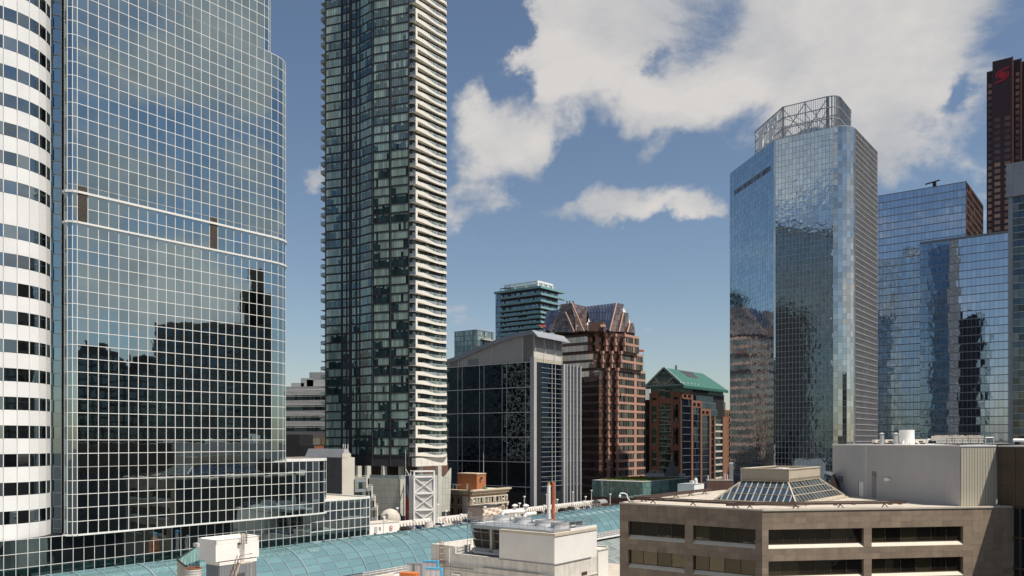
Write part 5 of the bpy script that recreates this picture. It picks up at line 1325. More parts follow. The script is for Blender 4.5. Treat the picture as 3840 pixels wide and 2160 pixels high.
# ------------------------------------------------------------------ towers on the right
def queen_tower():
    T = Thing('blue_mirror_tower', 'blue mirror-glass office tower with rounded corner and lattice sign screen on its roof', 'office tower', V2(3100, 345)[:])
    p1 = V2(3125, 331); a = hit(p1, L2, 2905); l = hit(a, Vector((-.16, .987)).normalized(), 2738)
    arc = arc_path(p1, math.atan2(-L2.y, -L2.x), [(1.68, 7.5), (1.68, 15), (1.68, 15), (1.68, 15), (1.68, 15), (1.68, 15)])
    q = arc[-1]; e = hit(q, R2, 3288)
    zt = H+124.; rows = linspace(20, zt, 65)
    fr = 'steel'
    random.seed(11)
    def pn(k, i, j, nc):
        return 'queen_glass'
    body = [l, a]+arc+[e, e+L2*30, l+Vector((20, 20))]
    T.get('body', 'charcoal').prism(body, 0, zt)
    facade(T, [l, a], rows, 1.55, lambda k, i, j, nc: ('queen_glass' if not (j == 60 and 2 < i < 26) else 'queen_side'), fr, mw=.07, md=.13, gap=.05, tilt=.002)
    facade(T, [a, p1], rows, 1.5, 'queen_glass', 'pale_metal', mw=.10, md=.16, gap=.05, tilt=.0022)
    facade(T, arc, rows, [1]*6, 'queen_corner', fr, mw=.07, md=.13, gap=.05, tilt=.006)
    facade(T, [e, e+L2*30, l+Vector((20, 20)), l], rows, 1.6, lambda k, i, j, nc: 'queen_glass' if i % 19 < 9 else 'queen_corner', fr, mw=.07, md=.13, gap=.05, tilt=.004)
    facade(T, [q, e], rows, 1.5, 'queen_side', 'pale_metal', mw=.16, md=.3, gap=.05, tilt=.012)
    T.get('narrow_return', 'queen_corner').prism([a+Vector((-.35, .1)), a+Vector((.2, -.4)), a+Vector((.6, .3)), a+Vector((0, 1))], 20, zt-.5)
    # roof drum
    T.get('roof_drum', 'queen_corner').prism([V2(2990, 345), V2(3010, 341), V2(3060, 338), V2(3110, 340), V2(3110, 352), V2(2990, 356)], zt, zt+2.8)
    T.get('roof_edge', 'pale_metal').prism(body, zt+.02, zt+.25)
    # lattice screen around the roof
    zs = H+137.4; s = [Vector((108.2, 372)), Vector((111.6, 344.4)), Vector((126.2, 333.6))]+[x+L2*.8+R2*.3 for x in arc_path(Vector((126.9, 333.0)), math.atan2(-L2.y, -L2.x), [(1.4, 10), (1.4, 22), (1.4, 22), (1.4, 22)])]+[Vector((141.6, 348.2)), Vector((128, 360)), Vector((112, 372)), Vector((108.2, 372))]
    sl = T.get('screen_slats', 'steel', 'stuff'); rl = T.get('screen_rails', 'steel'); ps = T.get('screen_posts', 'steel')
    for p, r in zip(s, s[1:]):
        ln = (r-p).length; n = max(1, round(ln/.85))
        for i in range(n): u = ln*(i+.5)/n; sl.strip(p, r, u-.05, u+.05, zt, zs, -.25, 0)
        for z in (zs, zt+9, zt+4.5): rl.strip(p, r, 0, ln, z-.2, z+.1, -.35, .05)
        m = max(1, round(ln/8))
        for i in range(m+1):
            u = ln*i/m; ps.strip(p, r, max(0, u-.2), min(ln, u+.2), zt, zs, -.9, -.4)
    tr = T.get('screen_braces', 'steel')
    for (a1, b1) in ((s[1], s[2]), (s[-4], s[-3]), (s[-3], s[-2]), (s[0], s[1])):
        n = 2 if (b1-a1).length > 12 else 1
        for i in range(n):
            x0, x1 = a1+(b1-a1)*i/n, a1+(b1-a1)*(i+1)/n
            tr.bar(V3(x0, zt+.5), V3(x1, zs-.6), .28); tr.bar(V3(x1, zt+.5), V3(x0, zs-.6), .28)
    c0 = (s[1]+s[-4])/2
    for k in range(5): tr.bar(V3(s[1]+(s[2]-s[1])*(k/4), zt+9), V3(c0, zt+4.5), .25)
    # big letters C F on the left panel of the screen
    p, r = s[0], s[1]; d = (r-p).normalized(); n2 = Vector((d.y, -d.x)); ln = (r-p).length
    def blk(us, z0, z1): return mbs(p, d, us[0], us[1], z0, z1, .3, .9)
    b0 = zt+1.0; t0 = zs-2.0; k = ln/27.0
    T.part('sign_letter', 'sign_white', joinmb([blk((6*k, 10*k), b0+.4, t0-.4), blk((10*k, 14.5*k), b0, b0+1.8), blk((10*k, 14.5*k), t0-1.8, t0), blk((13.4*k, 14.9*k), b0+.6, b0+3.0), blk((13.4*k, 14.9*k), t0-3.2, t0-.4)]))
    T.part('sign_letter', 'sign_white', joinmb([blk((16.2*k, 19.6*k), b0, t0), blk((19.6*k, 23*k), t0-1.8, t0), blk((22*k, 23.4*k), t0-3.6, t0-.3), blk((19.6*k, 21.6*k), b0+5.0, b0+6.4), blk((21*k, 22*k), b0+3.8, b0+7.4)]))
    T.done()
queen_tower()
def blue_towers():
    T = Thing('tall_blue_glass_tower', 'tall pale blue glass tower with brown side, behind the lower glass tower', 'office tower', V2(3600, 450)[:])
    A, C, B, D = corner_block(3622, 447, 3270, 3686); zt = ZP(681, 447)
    T.get('body', 'charcoal').prism([A, C, B, D], 0, zt)
    zs = [zt-i*4.05 for i in range(36)][::-1]
    facade(T, [A, C], zs, 2.0, 'blue_tower', 'mid_grey', mw=.10, md=.14, gap=.05, tilt=.003, hw=.45)
    facade(T, [C, B], zs, 2.6, lambda k, i, j, nc: 'maroon_glint' if random.random() < .22 else 'maroon_glass', 'brown_metal', mw=.35, md=.2, gap=.05, tilt=.003, hw=.8)
    g = T.get('cleaning_gantry', 'charcoal'); q = hit(C, L2, 3499)+R2*4
    g.bar(V3(hit(q, L2, 3470), zt+3.3), V3(hit(q, L2, 3524), zt+4.3), .6); g.box(q, R2, 2.0, 1.6, zt, zt+3.4)
    T.done()
    T = Thing('low_blue_glass_tower', 'lower pale blue glass tower in front of the taller one, mirroring its neighbours', 'office tower', V2(3700, 410)[:])
    C = V2(3815, 398); A = hit(C, L2, 3450); zt = ZP(872, 400)
    T.get('body', 'charcoal').prism([A, C, C+R2*30, A+R2*30], 0, zt)
    zs = [zt-i*4.0 for i in range(28)][::-1]
    facade(T, [A, C], zs, 1.9, 'blue_tower', 'mid_grey', mw=.10, md=.14, gap=.05, tilt=.003, hw=.4)
    T.get('roof_rim', 'mid_grey').strip(A, C, 0, (C-A).length, zt, zt+1.0, -.5, .3)
    T.done()
blue_towers()
def maroon_tower():
    Y = 560
    T = Thing('maroon_granite_tower', 'very tall maroon granite tower with a red S and globe emblem at its top', 'office tower', V2(3760, Y)[:])
    p = V2(3700, Y); fl = 4.24
    faces = [(p, hit(p, -L2, 3724), ZP(270, Y))]
    x = faces[0][1]-R2*3; y = hit(x, -L2, 3797); faces.append((x, y, ZP(243, Y)))
    x2 = y+R2*6; y2 = hit(x2, -L2, 3829); faces.append((x2, y2, ZP(243, Y)))
    x3 = y2+R2*6; y3 = hit(x3, -L2, 3900); faces.append((x3, y3, ZP(243, Y)))
    for k, (a, b, zt) in enumerate(faces):
        T.get('body', 'maroon').prism([a, b, b+R2*40, a+R2*40], 0, zt)
        ln = (b-a).length; n = max(1, round(ln/5.0)); d = (b-a)/ln; nn = Vector((d.y, -d.x))
        f = 0; z = zt-fl*(2 if k != 1 else 9)
        while z > 90:
            for i in range(n):
                glint = z < H+185  # lower storeys: orange sun reflection painted into the panes
                T.pane('window_pane', 'maroon_glint' if glint and random.random() < .9 else 'maroon_glass', V3(a+d*(ln*(i+.5)/n)+nn*.06, z-1.3), (d.x, d.y, 0), (0, 0, 1), ln/n*.58, 2.5, .06, .003)
            z -= fl
        T.get('edge_fins', 'copper_edge').box(b+nn*.1, d, .9, .9, 0, zt)
    # emblem: globe disc with two swooping strokes
    a, b, zt = faces[1]; ln = (b-a).length; d = (b-a)/ln; nn = Vector((d.y, -d.x)); c = a+d*ln*.5; zc = zt-10.5; r = 2.5; s = .022
    def P(u, v): return V3(c+d*u+nn*.35, zc+v)
    T.part('emblem_globe', 'logo_red', mbq([P(2.35*math.cos(t), 2.35*math.sin(t)) for t in linspace(0, 2*math.pi, 24)[:-1]], V3(nn, 0)*.3))
    def swoosh(sg):
        o, i_ = [], []
        for t in linspace(200, 95, 10): t = math.radians(t); o.append((3.9*math.cos(t), 3.9*math.sin(t))); i_.append((2.75*math.cos(t), 2.75*math.sin(t)))
        out = [(-3.4, -1.9)]+o+[(4.6, 5.0), (3.7, 3.6)]+i_[::-1]
        m = MB()
        seq_o = [(-3.1, -1.6)]+o+[(4.7, 5.2)]; seq_i = [(-2.9, -1.5)]+i_+[(3.8, 3.9)]
        for k in range(len(seq_o)-1):
            q = [seq_o[k], seq_o[k+1], seq_i[k+1], seq_i[k]]; q = [P(sg*x, sg*y) for x, y in q]
            m.hexa([x-V3(nn, 0)*.3 for x in q], q)
        return m
    T.part('emblem_stroke', 'logo_red', swoosh(1)); T.part('emblem_stroke', 'logo_red', swoosh(-1))
    T.done()
maroon_tower()
def grey_tower():
    T = Thing('grey_banded_tower', 'dark banded tower with a plain grey top box at the right edge', 'office tower', V2(3830, 222)[:])
    p = V2(3773, 226); q = hit(p, -L2, 4000); z1 = ZP(615, 226); z0 = ZP(740, 226); ln = (q-p).length
    n = 5; d = (q-p)/ln
    T.get('top_box', 'grey_metal').prism([p, q, q+R2*25, p+R2*25], z0, z1)
    for i in range(8):
        for j in range(3): T.pane('cladding_panel', 'grey_metal', V3(p+d*(ln*(i+.5)/8)+Vector((-.605, -.796))*.04, z0+(z1-z0)*(j+.5)/3), (d.x, d.y, 0), (0, 0, 1), ln/8-.05, (z1-z0)/3-.05, .06)
    a = hit(p+R2*1.0, -L2, 3793); b = hit(a, -L2, 4000); l2 = (b-a).length
    T.get('body', 'charcoal').prism([a, b, b+R2*20, a+R2*20], 0, z0-.02)
    zs = [z0-i*1.95 for i in range(48)][::-1]
    facade(T, [a, b], zs, 1.8, lambda k, i, j, nc: 'grey_tower_glass' if j % 2 else 'dark_curtain_side', None, gap=.08, tilt=.008)
    for z in zs: T.get('white_ledges', 'pale_metal').strip(a, b, .3, l2, z-.07, z+.07, 0, .25)
    T.get('corner_pier', 'grey_metal').strip(a, b, -.7, .35, 0, z0, -.4, .4)
    T.done()
grey_tower()
# ------------------------------------------------------------------ stone hotel building in the lower right
def stone_building():
    T = Thing('stone_building', 'beige stone building with ribbon windows and gravel roof in the lower right', 'building', V2(2858, 104)[:])
    C = V2(2858, 104); A = C+L2*20.3; rd = Vector((.987, .16)).normalized(); B = C+rd*38
    zr = H-8.76
    inner = .55
    nl = Vector((-.605, -.796)); nr = Vector((rd.y, -rd.x))
    core = [A-nl*inner, C+(-nl*inner-nr*inner)*1.15, B-nr*inner, B+Vector((-6, 36)), A+R2*36]
    T.get('core', 'charcoal').prism(core, 0, zr-.35)
    T.get('roof', 'gravel_roof').prism([A-nl*.4, C-nl*.4-nr*.4, B-nr*.4, B+Vector((-6, 36)), A+R2*36], zr-.3, zr-.06)
    cp = T.get('coping', 'tan_trim'); cp.strip(A, C, 0, 20.3, zr-.12, zr+.10, -.5, .08); cp.strip(C, B, 0, 38, zr-.12, zr+.10, -.5, .08)
    cp.strip(A+R2*36, A, 0, 36, zr-.12, zr+.10, -.5, .06)
    wt, wb, fl = zr-2.45, zr-4.35, 3.95
    def wall(p, q, wins, tw):
        ln = (q-p).length; d = (q-p)/ln; n = Vector((d.y, -d.x))
        def tile(u0, u1, z0, z1):
            nu = max(1, round((u1-u0)/tw)); nz = max(1, round((z1-z0)/.85))
            for i in range(nu):
                for j in range(nz):
                    cu = u0+(u1-u0)*(i+.5)/nu; cz = z0+(z1-z0)*(j+.5)/nz
                    T.pane('stone_tile', 'beige_stone', V3(p+d*cu-n*(inner/2), cz), (d.x, d.y, 0), (0, 0, 1), (u1-u0)/nu-.012, (z1-z0)/nz-.012, inner)
        tile(0, ln, wt, zr-.13)
        for f in range(3):
            z1 = wt-f*fl; z0 = z1-(wt-wb); edges = [0]+[x for w in wins for x in w]+[ln]
            for a, b in zip(edges[0::2], edges[1::2]): tile(a, b, z0-.5, z1)
            tile(0, ln, z0-(fl-(wt-wb)), z0-.5)
            for a, b in wins:
                n2 = 4 if b-a < 9 else 6
                T.get('window_frames', 'brown_metal').strip(p, q, a, b, z0, z0+.08, -inner+.02, -inner+.16)
                sm = MB(); e0, e1 = p+d*a, p+d*b; sm.hexa([V3(e0-n*.5, z0-.5), V3(e1-n*.5, z0-.5), V3(e1, z0-.5), V3(e0, z0-.5)][::-1], [V3(e0-n*.5, z0+.04), V3(e1-n*.5, z0+.04), V3(e1-n*.02, z0-.44), V3(e0-n*.02, z0-.44)][::-1]); T.part('sloped_sill', 'tan_trim', sm)
                for i in range(n2):
                    w = (b-a)/n2
                    T.pane('window_pane', 'beige_window', V3(p+d*(a+(i+.5)*w)-n*(inner-.06), (z0+z1)/2), (d.x, d.y, 0), (0, 0, 1), w-.10, z1-z0-.14, .05, .006)
                    T.get('window_frames', 'brown_metal').strip(p, q, a+i*w-.04, a+i*w+.04, z0+.08, z1, -inner+.02, -inner+.14)
        T.get('lower_wall', 'beige_stone').strip(p, q, 0, ln, 0, wt-3*fl, -inner, 0)
    def uL(px): return (hit(C, L2, px)-A).length
    def uR(px): return (hit(C, rd, px)-C).length
    wall(A, C, [(uL(2356), uL(2568)), (uL(2598), uL(2833))], 1.45)
    wall(C, B, [(uR(2882), uR(3239)), (uR(3269), uR(3612))], 1.45)
    # brown maintenance rails on stands
    rl = T.get('roof_rail', 'brown_metal'); st = T.get('rail_stands', 'brown_metal')
    def rail(p, q, n):
        rl.bar(V3(p, zr+.52), V3(q, zr+.52), .34, .26); rl.bar(V3(p, zr+.76), V3(q, zr+.76), .14)
        for i in range(n):
            c = p+(q-p)*((i+.5)/n); st.bar(V3(c, zr+.4), V3(c+Vector((-.4, -.25)), zr-.06), .10); st.bar(V3(c, zr+.4), V3(c+Vector((.4, -.25)), zr-.06), .10)
    a1 = A-L2*1.2+R2*1.8; c1 = C+Vector((0, 2.6)); rail(a1, c1+Vector((.2, 0)), 3); rail(c1-rd*4.0, c1+rd*21, 4); rail(a1+R2*.3, a1+R2*26, 5)
    # hatch kerb, drains
    for i in range(9):
        c = C+rd*random.uniform(3, 24)+Vector((-1, random.uniform(4, 8))); T.get('roof_drains', 'brown_metal', 'stuff').box(c, rd, .5, .35, zr-.06, zr+.03)
    T.done(limit=295)
    # pyramid skylight with louvred box on top
    S_ = Thing('pyramid_skylight', 'glazed pyramid skylight with a tan ribbed box on the gravel roof', 'skylight', V3(V2(2984, 112), zr))
    Fc = V2(2984, 110.7); zb = zr+.35; zt = H-5.72
    lw, rw = 11.4, 21.9
    def at(l, r, z): return V3(Fc+L2*l+R2*r, z)
    S_.get('curb', 'tan_trim').prism([Fc-L2*.2-R2*.2, Fc+L2*(lw+.2)-R2*.2, Fc+L2*(lw+.2)+R2*(rw+.2), Fc-L2*.2+R2*(rw+.2)], zr-.06, zb)
    S_.get('curb_step', 'tan_cladding').prism([Fc-L2*.7-R2*.7, Fc+L2*(lw+.7)-R2*.7, Fc+L2*(lw+.7)+R2*(rw+.7), Fc-L2*.7+R2*(rw+.7)], zr-.06, zb-.2)
    l0, l1, r0, r1 = 2.2, 8.5, 3.2, 16.5
    corners_b = [at(lw, 0, zb), at(0, 0, zb), at(0, rw, zb), at(lw, rw, zb)]; corners_t = [at(l1, r0, zt), at(l0, r0, zt), at(l0, r1, zt), at(l1, r1, zt)]
    core = MB(); k = Vector((0, 0, .25)); core.hexa([c-k for c in corners_b], [c-k for c in corners_t]); S_.part('backing', 'vault_dark', core)
    bars = S_.get('glazing_bars', 'tan_cladding')
    for f in range(4):
        bl, br = corners_b[f], corners_b[(f+1) % 4]; tl, tr = corners_t[f], corners_t[(f+1) % 4]
        n = 13 if f % 2 == 0 else 16; nrow = 3
        ub = (br-bl).normalized(); ln = (br-bl).length; nn = (br-bl).cross(tl-bl).normalized()
        i0 = (tl-bl).dot(ub); i1 = (tr-bl).dot(ub)
        def Q(u, v):                                                # u along the base, v up the slope, bars square to the base
            return bl+ub*u+((tl-bl)-ub*i0)*v
        def clip(u, v): 
            lo = i0*v; hi = ln+(i1-ln)*v; return min(max(u, lo), hi)
        for i in range(n):
            for j in range(nrow):
                v0, v1 = j/nrow, (j+1)/nrow; ua, ubb = ln*i/n, ln*(i+1)/n
                c = [Q(clip(ua, v0), v0), Q(clip(ubb, v0), v0), Q(clip(ubb, v1), v1), Q(clip(ua, v1), v1)]
                if (c[1]-c[0]).length < .05 and (c[2]-c[3]).length < .05: continue
                ctr = sum(c, Vector())/4; c = [x+(ctr-x)*.04 for x in c]
                m = MB(); m.hexa([x-nn*.04 for x in c], [x+nn*.01 for x in c]); S_.part('glass_pane', 'skylight_glass', m)
        for i in range(n+1):
            u = ln*i/n; vm = 1.0
            if u < i0: vm = u/i0
            elif u > i1: vm = (ln-u)/(ln-i1)
            if vm > .02: bars.bar(Q(u, 0)+nn*.05, Q(u, vm)+nn*.05, .10)
        for j in range(nrow+1): v = j/nrow; bars.bar(Q(i0*v, v)+nn*.05, Q(ln+(i1-ln)*v, v)+nn*.05, .10)
        bars.bar(bl+nn*.05, tl+nn*.05, .2)
    ct = zt+1.65
    bx = [Fc+L2*(l0-.25)+R2*(r0-.25), Fc+L2*(l1+.25)+R2*(r0-.25), Fc+L2*(l1+.25)+R2*(r1+.25), Fc+L2*(l0-.25)+R2*(r1+.25)]
    S_.get('box_floor', 'tan_cladding').prism(bx, zt-.05, zt+.4)
    bw = S_.get('box_walls', 'tan_cladding')
    for a, b in zip([bx[1], bx[0], bx[3], bx[2]], [bx[0], bx[3], bx[2], bx[1]]): bw.strip(a, b, 0, (b-a).length, zt+.05, ct, -.22, 0)
    rb = S_.get('box_ribs', 'tan_trim', 'stuff'); a, b = bx[1], bx[0]; ln = (b-a).length
    for i in range(52): rb.strip(a, b, ln*i/52+.02, ln*i/52+.07, zt+.15, ct-.1, 0, .06)
    tr = S_.get('box_trim', 'tan_trim')
    for a, b in zip([bx[1], bx[0], bx[3], bx[2]], [bx[0], bx[3], bx[2], bx[1]]): tr.strip(a, b, -.05, (b-a).length+.05, ct, ct+.1, -.35, .1); tr.strip(a, b, 0, .12, zt, ct, 0, .08)
    S_.get('fan_hatch', 'white_paint').box(Fc+L2*4+R2*6, R2, 2.6, 1.4, zt+.4, ct+.12)
    S_.done()
    S2 = Thing('small_gable_skylight', 'small blue glass gable behind the pyramid skylight by the white wall', 'skylight', V3(V2(3120, 134), zr))
    c = V2(3112, 137); z = zr-.06; q = V2(3150, 133)
    m = MB(); m.quad(V3(c, z+2), V3(q, z+1.2), V3(q+Vector((.4, 3)), z+3.6), V3(c+Vector((.2, 3)), z+3.6)); S2.part('glass', 'skylight_glass', m)
    m = MB(); m.hexa([V3(V2(3100, 136.5), z), V3(V2(3155, 131.5), z), V3(V2(3160, 136), z), V3(V2(3105, 141), z)], [V3(V2(3112, 137.5), z+2), V3(V2(3122, 133.5), z+3.3), V3(V2(3126, 135.5), z+3.3), V3(V2(3114, 140), z+2)]); S2.part('brown_gable', 'brown_metal', m)
    S2.done()
    # tall white wall block behind with the ribbed end
    W_ = Thing('white_penthouse', 'large plain white penthouse block with a ribbed beige end wall', 'building', V2(3500, 120)[:])
    w0 = V2(3600, 110.9); wl = hit(w0, Vector((-.28, .96)).normalized(), 3122); w1 = hit(w0, rd, 3735); zt = H-.62; wz = zr-.4
    ln = (w0-wl).length
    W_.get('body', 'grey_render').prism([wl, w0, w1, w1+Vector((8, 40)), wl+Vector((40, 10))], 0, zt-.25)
    W_.get('coping', 'white_paint').prism([wl+Vector((-.08, -.05)), w0+Vector((-.08, -.12)), w1+Vector((.0, -.12)), w1+Vector((8, 40)), wl+Vector((40, 10))], zt-.24, zt-.04)
    W_.get('wall_joint', 'dirty_white').strip(wl, w0, ln*.30, ln*.30+.25, zr, zt-.3, 0, .04)
    for i in range(13):
        m = MB(); l3 = (w1-w0).length; m.strip(w0, w1, .12+(l3-.12)*i/13, .12+(l3-.12)*(i+.82)/13, zr, zt-.45, 0, .1); W_.part('rib_panel', 'siding_tan', m)
    def onw(px): return (hit(wl, (w0-wl).normalized(), px)-wl).length
    def zat(py, px): return ZP(py, hit(wl, (w0-wl).normalized(), px).y)
    m = MB(); u = onw(3278); W_.get('vent_door', 'mid_grey').strip(wl, w0, u-.45, u+.45, zr, zat(1790, 3278), 0, .07)
    lv = W_.get('vent_louvres', 'dark_louvre'); 
    for px, y0, y1, w in ((3278, 1769, 1789, .45), (3154, 1786, 1807, .5)):
        u = onw(px); z0, z1 = zat(y1, px), zat(y0, px); lv.strip(wl, w0, u-w, u+w, z0, z1, .02, .075)
        for k in range(6): W_.get('vent_blades', 'pale_metal').strip(wl, w0, u-w, u+w, z0+(z1-z0)*k/6, z0+(z1-z0)*(k+.4)/6, .07, .14)
    u = onw(3230); W_.get('door', 'white_paint').strip(wl, w0, u-.5, u+.5, zr, zr+2.3, 0, .06); W_.get('door_reveal', 'dark_louvre').strip(wl, w0, u-.58, u-.5, zr, zr+2.35, 0, .08)
    u = onw(3334); W_.get('wall_hood', 'white_paint').strip(wl, w0, u-.45, u+.45, zat(1803, 3334), zat(1793, 3334), 0, .5)
    W_.done()
    # brown wing that throws the shadow, coming towards the viewer at the right edge
    Bn = Thing('brown_wing', 'dark brown panelled wing with tall glazing at the right edge', 'building', V2(3790, 95)[:])
    e0 = w1+Vector((.1, -.2)); dn = Vector((.33, -.944)).normalized(); e1 = e0+dn*38
    pol = [e0, e1, e1+Vector((30, 6)), e0+Vector((30, 12))]
    Bn.get('body', 'brown_wall').prism(pol, zr+.1, zt-.3)
    lb = (e1-e0).length
    for i in range(14):
        for j in range(3):
            Bn.pane('metal_panel', 'brown_wall', V3(e0+dn*(lb*(i+.5)/14)+Vector((-.944, -.33))*.04, zr+.1+(zt-.4-zr)*(j+.5)/3), (dn.x, dn.y, 0), (0, 0, 1), lb/14-.05, (zt-.4-zr)/3-.05, .06)
    g0 = e0+Vector((.9, -1.3)); g1 = g0+dn*34
    Bn.get('lower_body', 'charcoal').prism([g0, g1, g1+Vector((28, 6)), g0+Vector((28, 12))], 0, zr+.08)
    facade(Bn, [g0, g1], [zr-12, zr-8, zr-4, zr-.05], 1.7, 'dark_curtain_side', 'brown_wall', mw=.22, md=.3, gap=.05, tilt=.005)
    Bn.get('coping', 'white_paint').prism([e0, e0+dn*8, e0+dn*8+Vector((20, 3)), e0+Vector((20, 8))], zt-.28, zt-.08)
    Bn.done()
    # rooftop plant on the white block
    def on(px, Y): return V2(px, Y)
    zt -= .04
    Eq = Thing('exhaust_drum', 'large white exhaust drum on the white penthouse roof', 'vent', V3(V2(3400, 132), zt))
    c = V2(3400, 132); m = MB(); m.lathe(V3(c, zt), [(1.16, 0), (1.16, .9), (1.13, .92), (1.13, 2.25), (1.05, 2.25), (1.05, 1.6), (.01, 1.6)], 24); Eq.part('drum', 'white_paint', m, smooth=False)
    for k in range(3): Eq.get('gussets', 'white_paint').bar(V3(c+Vector((.9-k*.9, -1.0)), zt+.5), V3(c+Vector((1.3-k*1.3, -1.5)), zt), .12)
    Eq.done()
    for px, lab in ((3307, 'left of the two capped steel flues on the white roof'), (3359, 'right of the two capped steel flues, beside the drum')):
        Fl = Thing('capped_flue', lab, 'flue', V3(V2(px, 131), zt), 'capped flues on the white roof'); c = V2(px, 131)
        Fl.get('pipe', 'steel').lathe(V3(c, zt), [(.33, 0), (.33, 1.45), (.36, 1.45), (.36, 1.5), (.01, 1.5)], 12); Fl.get('cap', 'pale_metal').lathe(V3(c, zt+1.62), [(.45, 0), (.01, .22)], 12)
        for k in range(3): Fl.get('cap_struts', 'steel').bar(V3(c+Vector((.3*math.cos(k*2.1), .3*math.sin(k*2.1))), zt+1.45), V3(c+Vector((.3*math.cos(k*2.1), .3*math.sin(k*2.1))), zt+1.66), .05)
        Fl.done()
    for i, (px, w, h, Yq, lab) in enumerate(((3292, 1.3, .72, 134, 'small cream roof unit left of the capped flues'), (3332, 1.5, .75, 134, 'small cream roof unit between the two capped flues'), (3447, 1.7, .8, 133, 'low cream roof unit right of the white drum'))):
        U = Thing('roof_unit', lab, 'roof unit', V3(V2(px, Yq), zt), 'air units on the white roof'); c = V2(px, Yq)
        U.get('case', 'cream').box(c, (1, 0), w, 1.2, zt+.22, zt+h); U.get('skid', 'brown_metal').box(c, (1, 0), w*.85, .9, zt, zt+.22); U.get('grille', 'dark_louvre').box(c+Vector((0, -.62)), (1, 0), w*.4, .05, zt+.3, zt+.5); U.done()
    for i, px in enumerate((3530, 3590, 3650)):
        U = Thing('chiller_unit', ('left', 'middle', 'right')[i]+' one of the three large chillers on the white roof', 'chiller', V3(V2(px, 129), zt), 'chillers on the white roof'); c = V2(px, 129)
        U.get('case', 'cream').box(c, (1, 0), 2.3, 1.6, zt+.55, zt+1.3)
        for k in range(2): U.get('fan_cowl', 'tan_trim').lathe(V3(c+Vector((-.55+1.1*k, 0)), zt+1.3), [(.42, 0), (.46, .12), (.36, .12), (.36, .02), (.01, .02)], 14)
        for k in range(4): U.get('legs', 'pale_metal').box(c+Vector((-1.0+.66*k, -.6)), (1, 0), .14, .14, zt, zt+.55)
        U.get('coils', 'dark_louvre').box(c, (1, 0), 1.9, 1.2, zt+.2, zt+.54); U.get('pipes', 'white_paint').tube(V3(c+Vector((-1.2, -.9)), zt+.3), V3(c+Vector((1.2, -.9)), zt+.3), .09, 8); U.done()
    P_ = Thing('roof_pipework', 'white roof pipes and rail beside the three chillers', 'pipes', V3(V2(3600, 126), zt))
    rl = P_.get('handrail', 'brown_metal'); 
    for z in (.45, .9): rl.bar(V3(V2(3550, 126), zt+z), V3(V2(3730, 124), zt+z), .05)
    for px in linspace(3550, 3730, 6): rl.bar(V3(V2(px, 126-(px-3550)/90), zt), V3(V2(px, 126-(px-3550)/90), zt+.9), .05)
    P_.get('pipes', 'white_paint').path([V3(V2(3695, 128), zt), V3(V2(3695, 128), zt+1.0), V3(V2(3725, 128), zt+1.0), V3(V2(3725, 128), zt)], .12, 8)
    P_.get('pipes', 'white_paint').path([V3(V2(3478, 130), zt), V3(V2(3478, 130), zt+.7), V3(V2(3500, 130), zt+.8)], .13, 8)
    P_.done()
    P2 = Thing('large_white_duct', 'fat white duct lying on the roof at the right edge', 'duct', V3(V2(3830, 118), zt))
    P2.get('duct', 'white_paint').tube(V3(V2(3800, 120), zt+.45), V3(V2(3900, 118), zt+.45), .42, 12); P2.get('duct_band', 'ochre').tube(V3(V2(3806, 120), zt+.45), V3(V2(3812, 120), zt+.45), .46, 12)
    for px in (3815, 3850): P2.get('supports', 'charcoal').box(V2(px, 119), (1, 0), .3, .8, zt, zt+.4)
    P2.done()
    # curved white camera arm at the roof corner
    K = Thing('camera_arm', 'white goose-neck pole with dome camera at the stone roof corner', 'camera', V3(hit(C, L2, 2345)+R2*.8, zr))
    b = V3(hit(C, L2, 2353)+R2*1.0, zr); Yb = b.y; f = lambda x, y: Vector((V2(x, Yb).x, Yb, ZP(y, Yb)))
    K.get('arm', 'white_paint').path([b, f(2353, 1866), f(2350, 1855), f(2342, 1850), f(2328, 1849.5), f(2325, 1853), f(2324.5, 1858)], .09, 8); K.get('dome', 'white_paint').lathe(f(2324.5, 1863), [(.01, -.16), (.16, -.05), (.18, .1), (.08, .3), (.01, .32)], 10)
    K.get('foot', 'brown_metal').box(b.xy, R2, .8, .5, zr-.06, zr+.2)
    K.done()
stone_building()
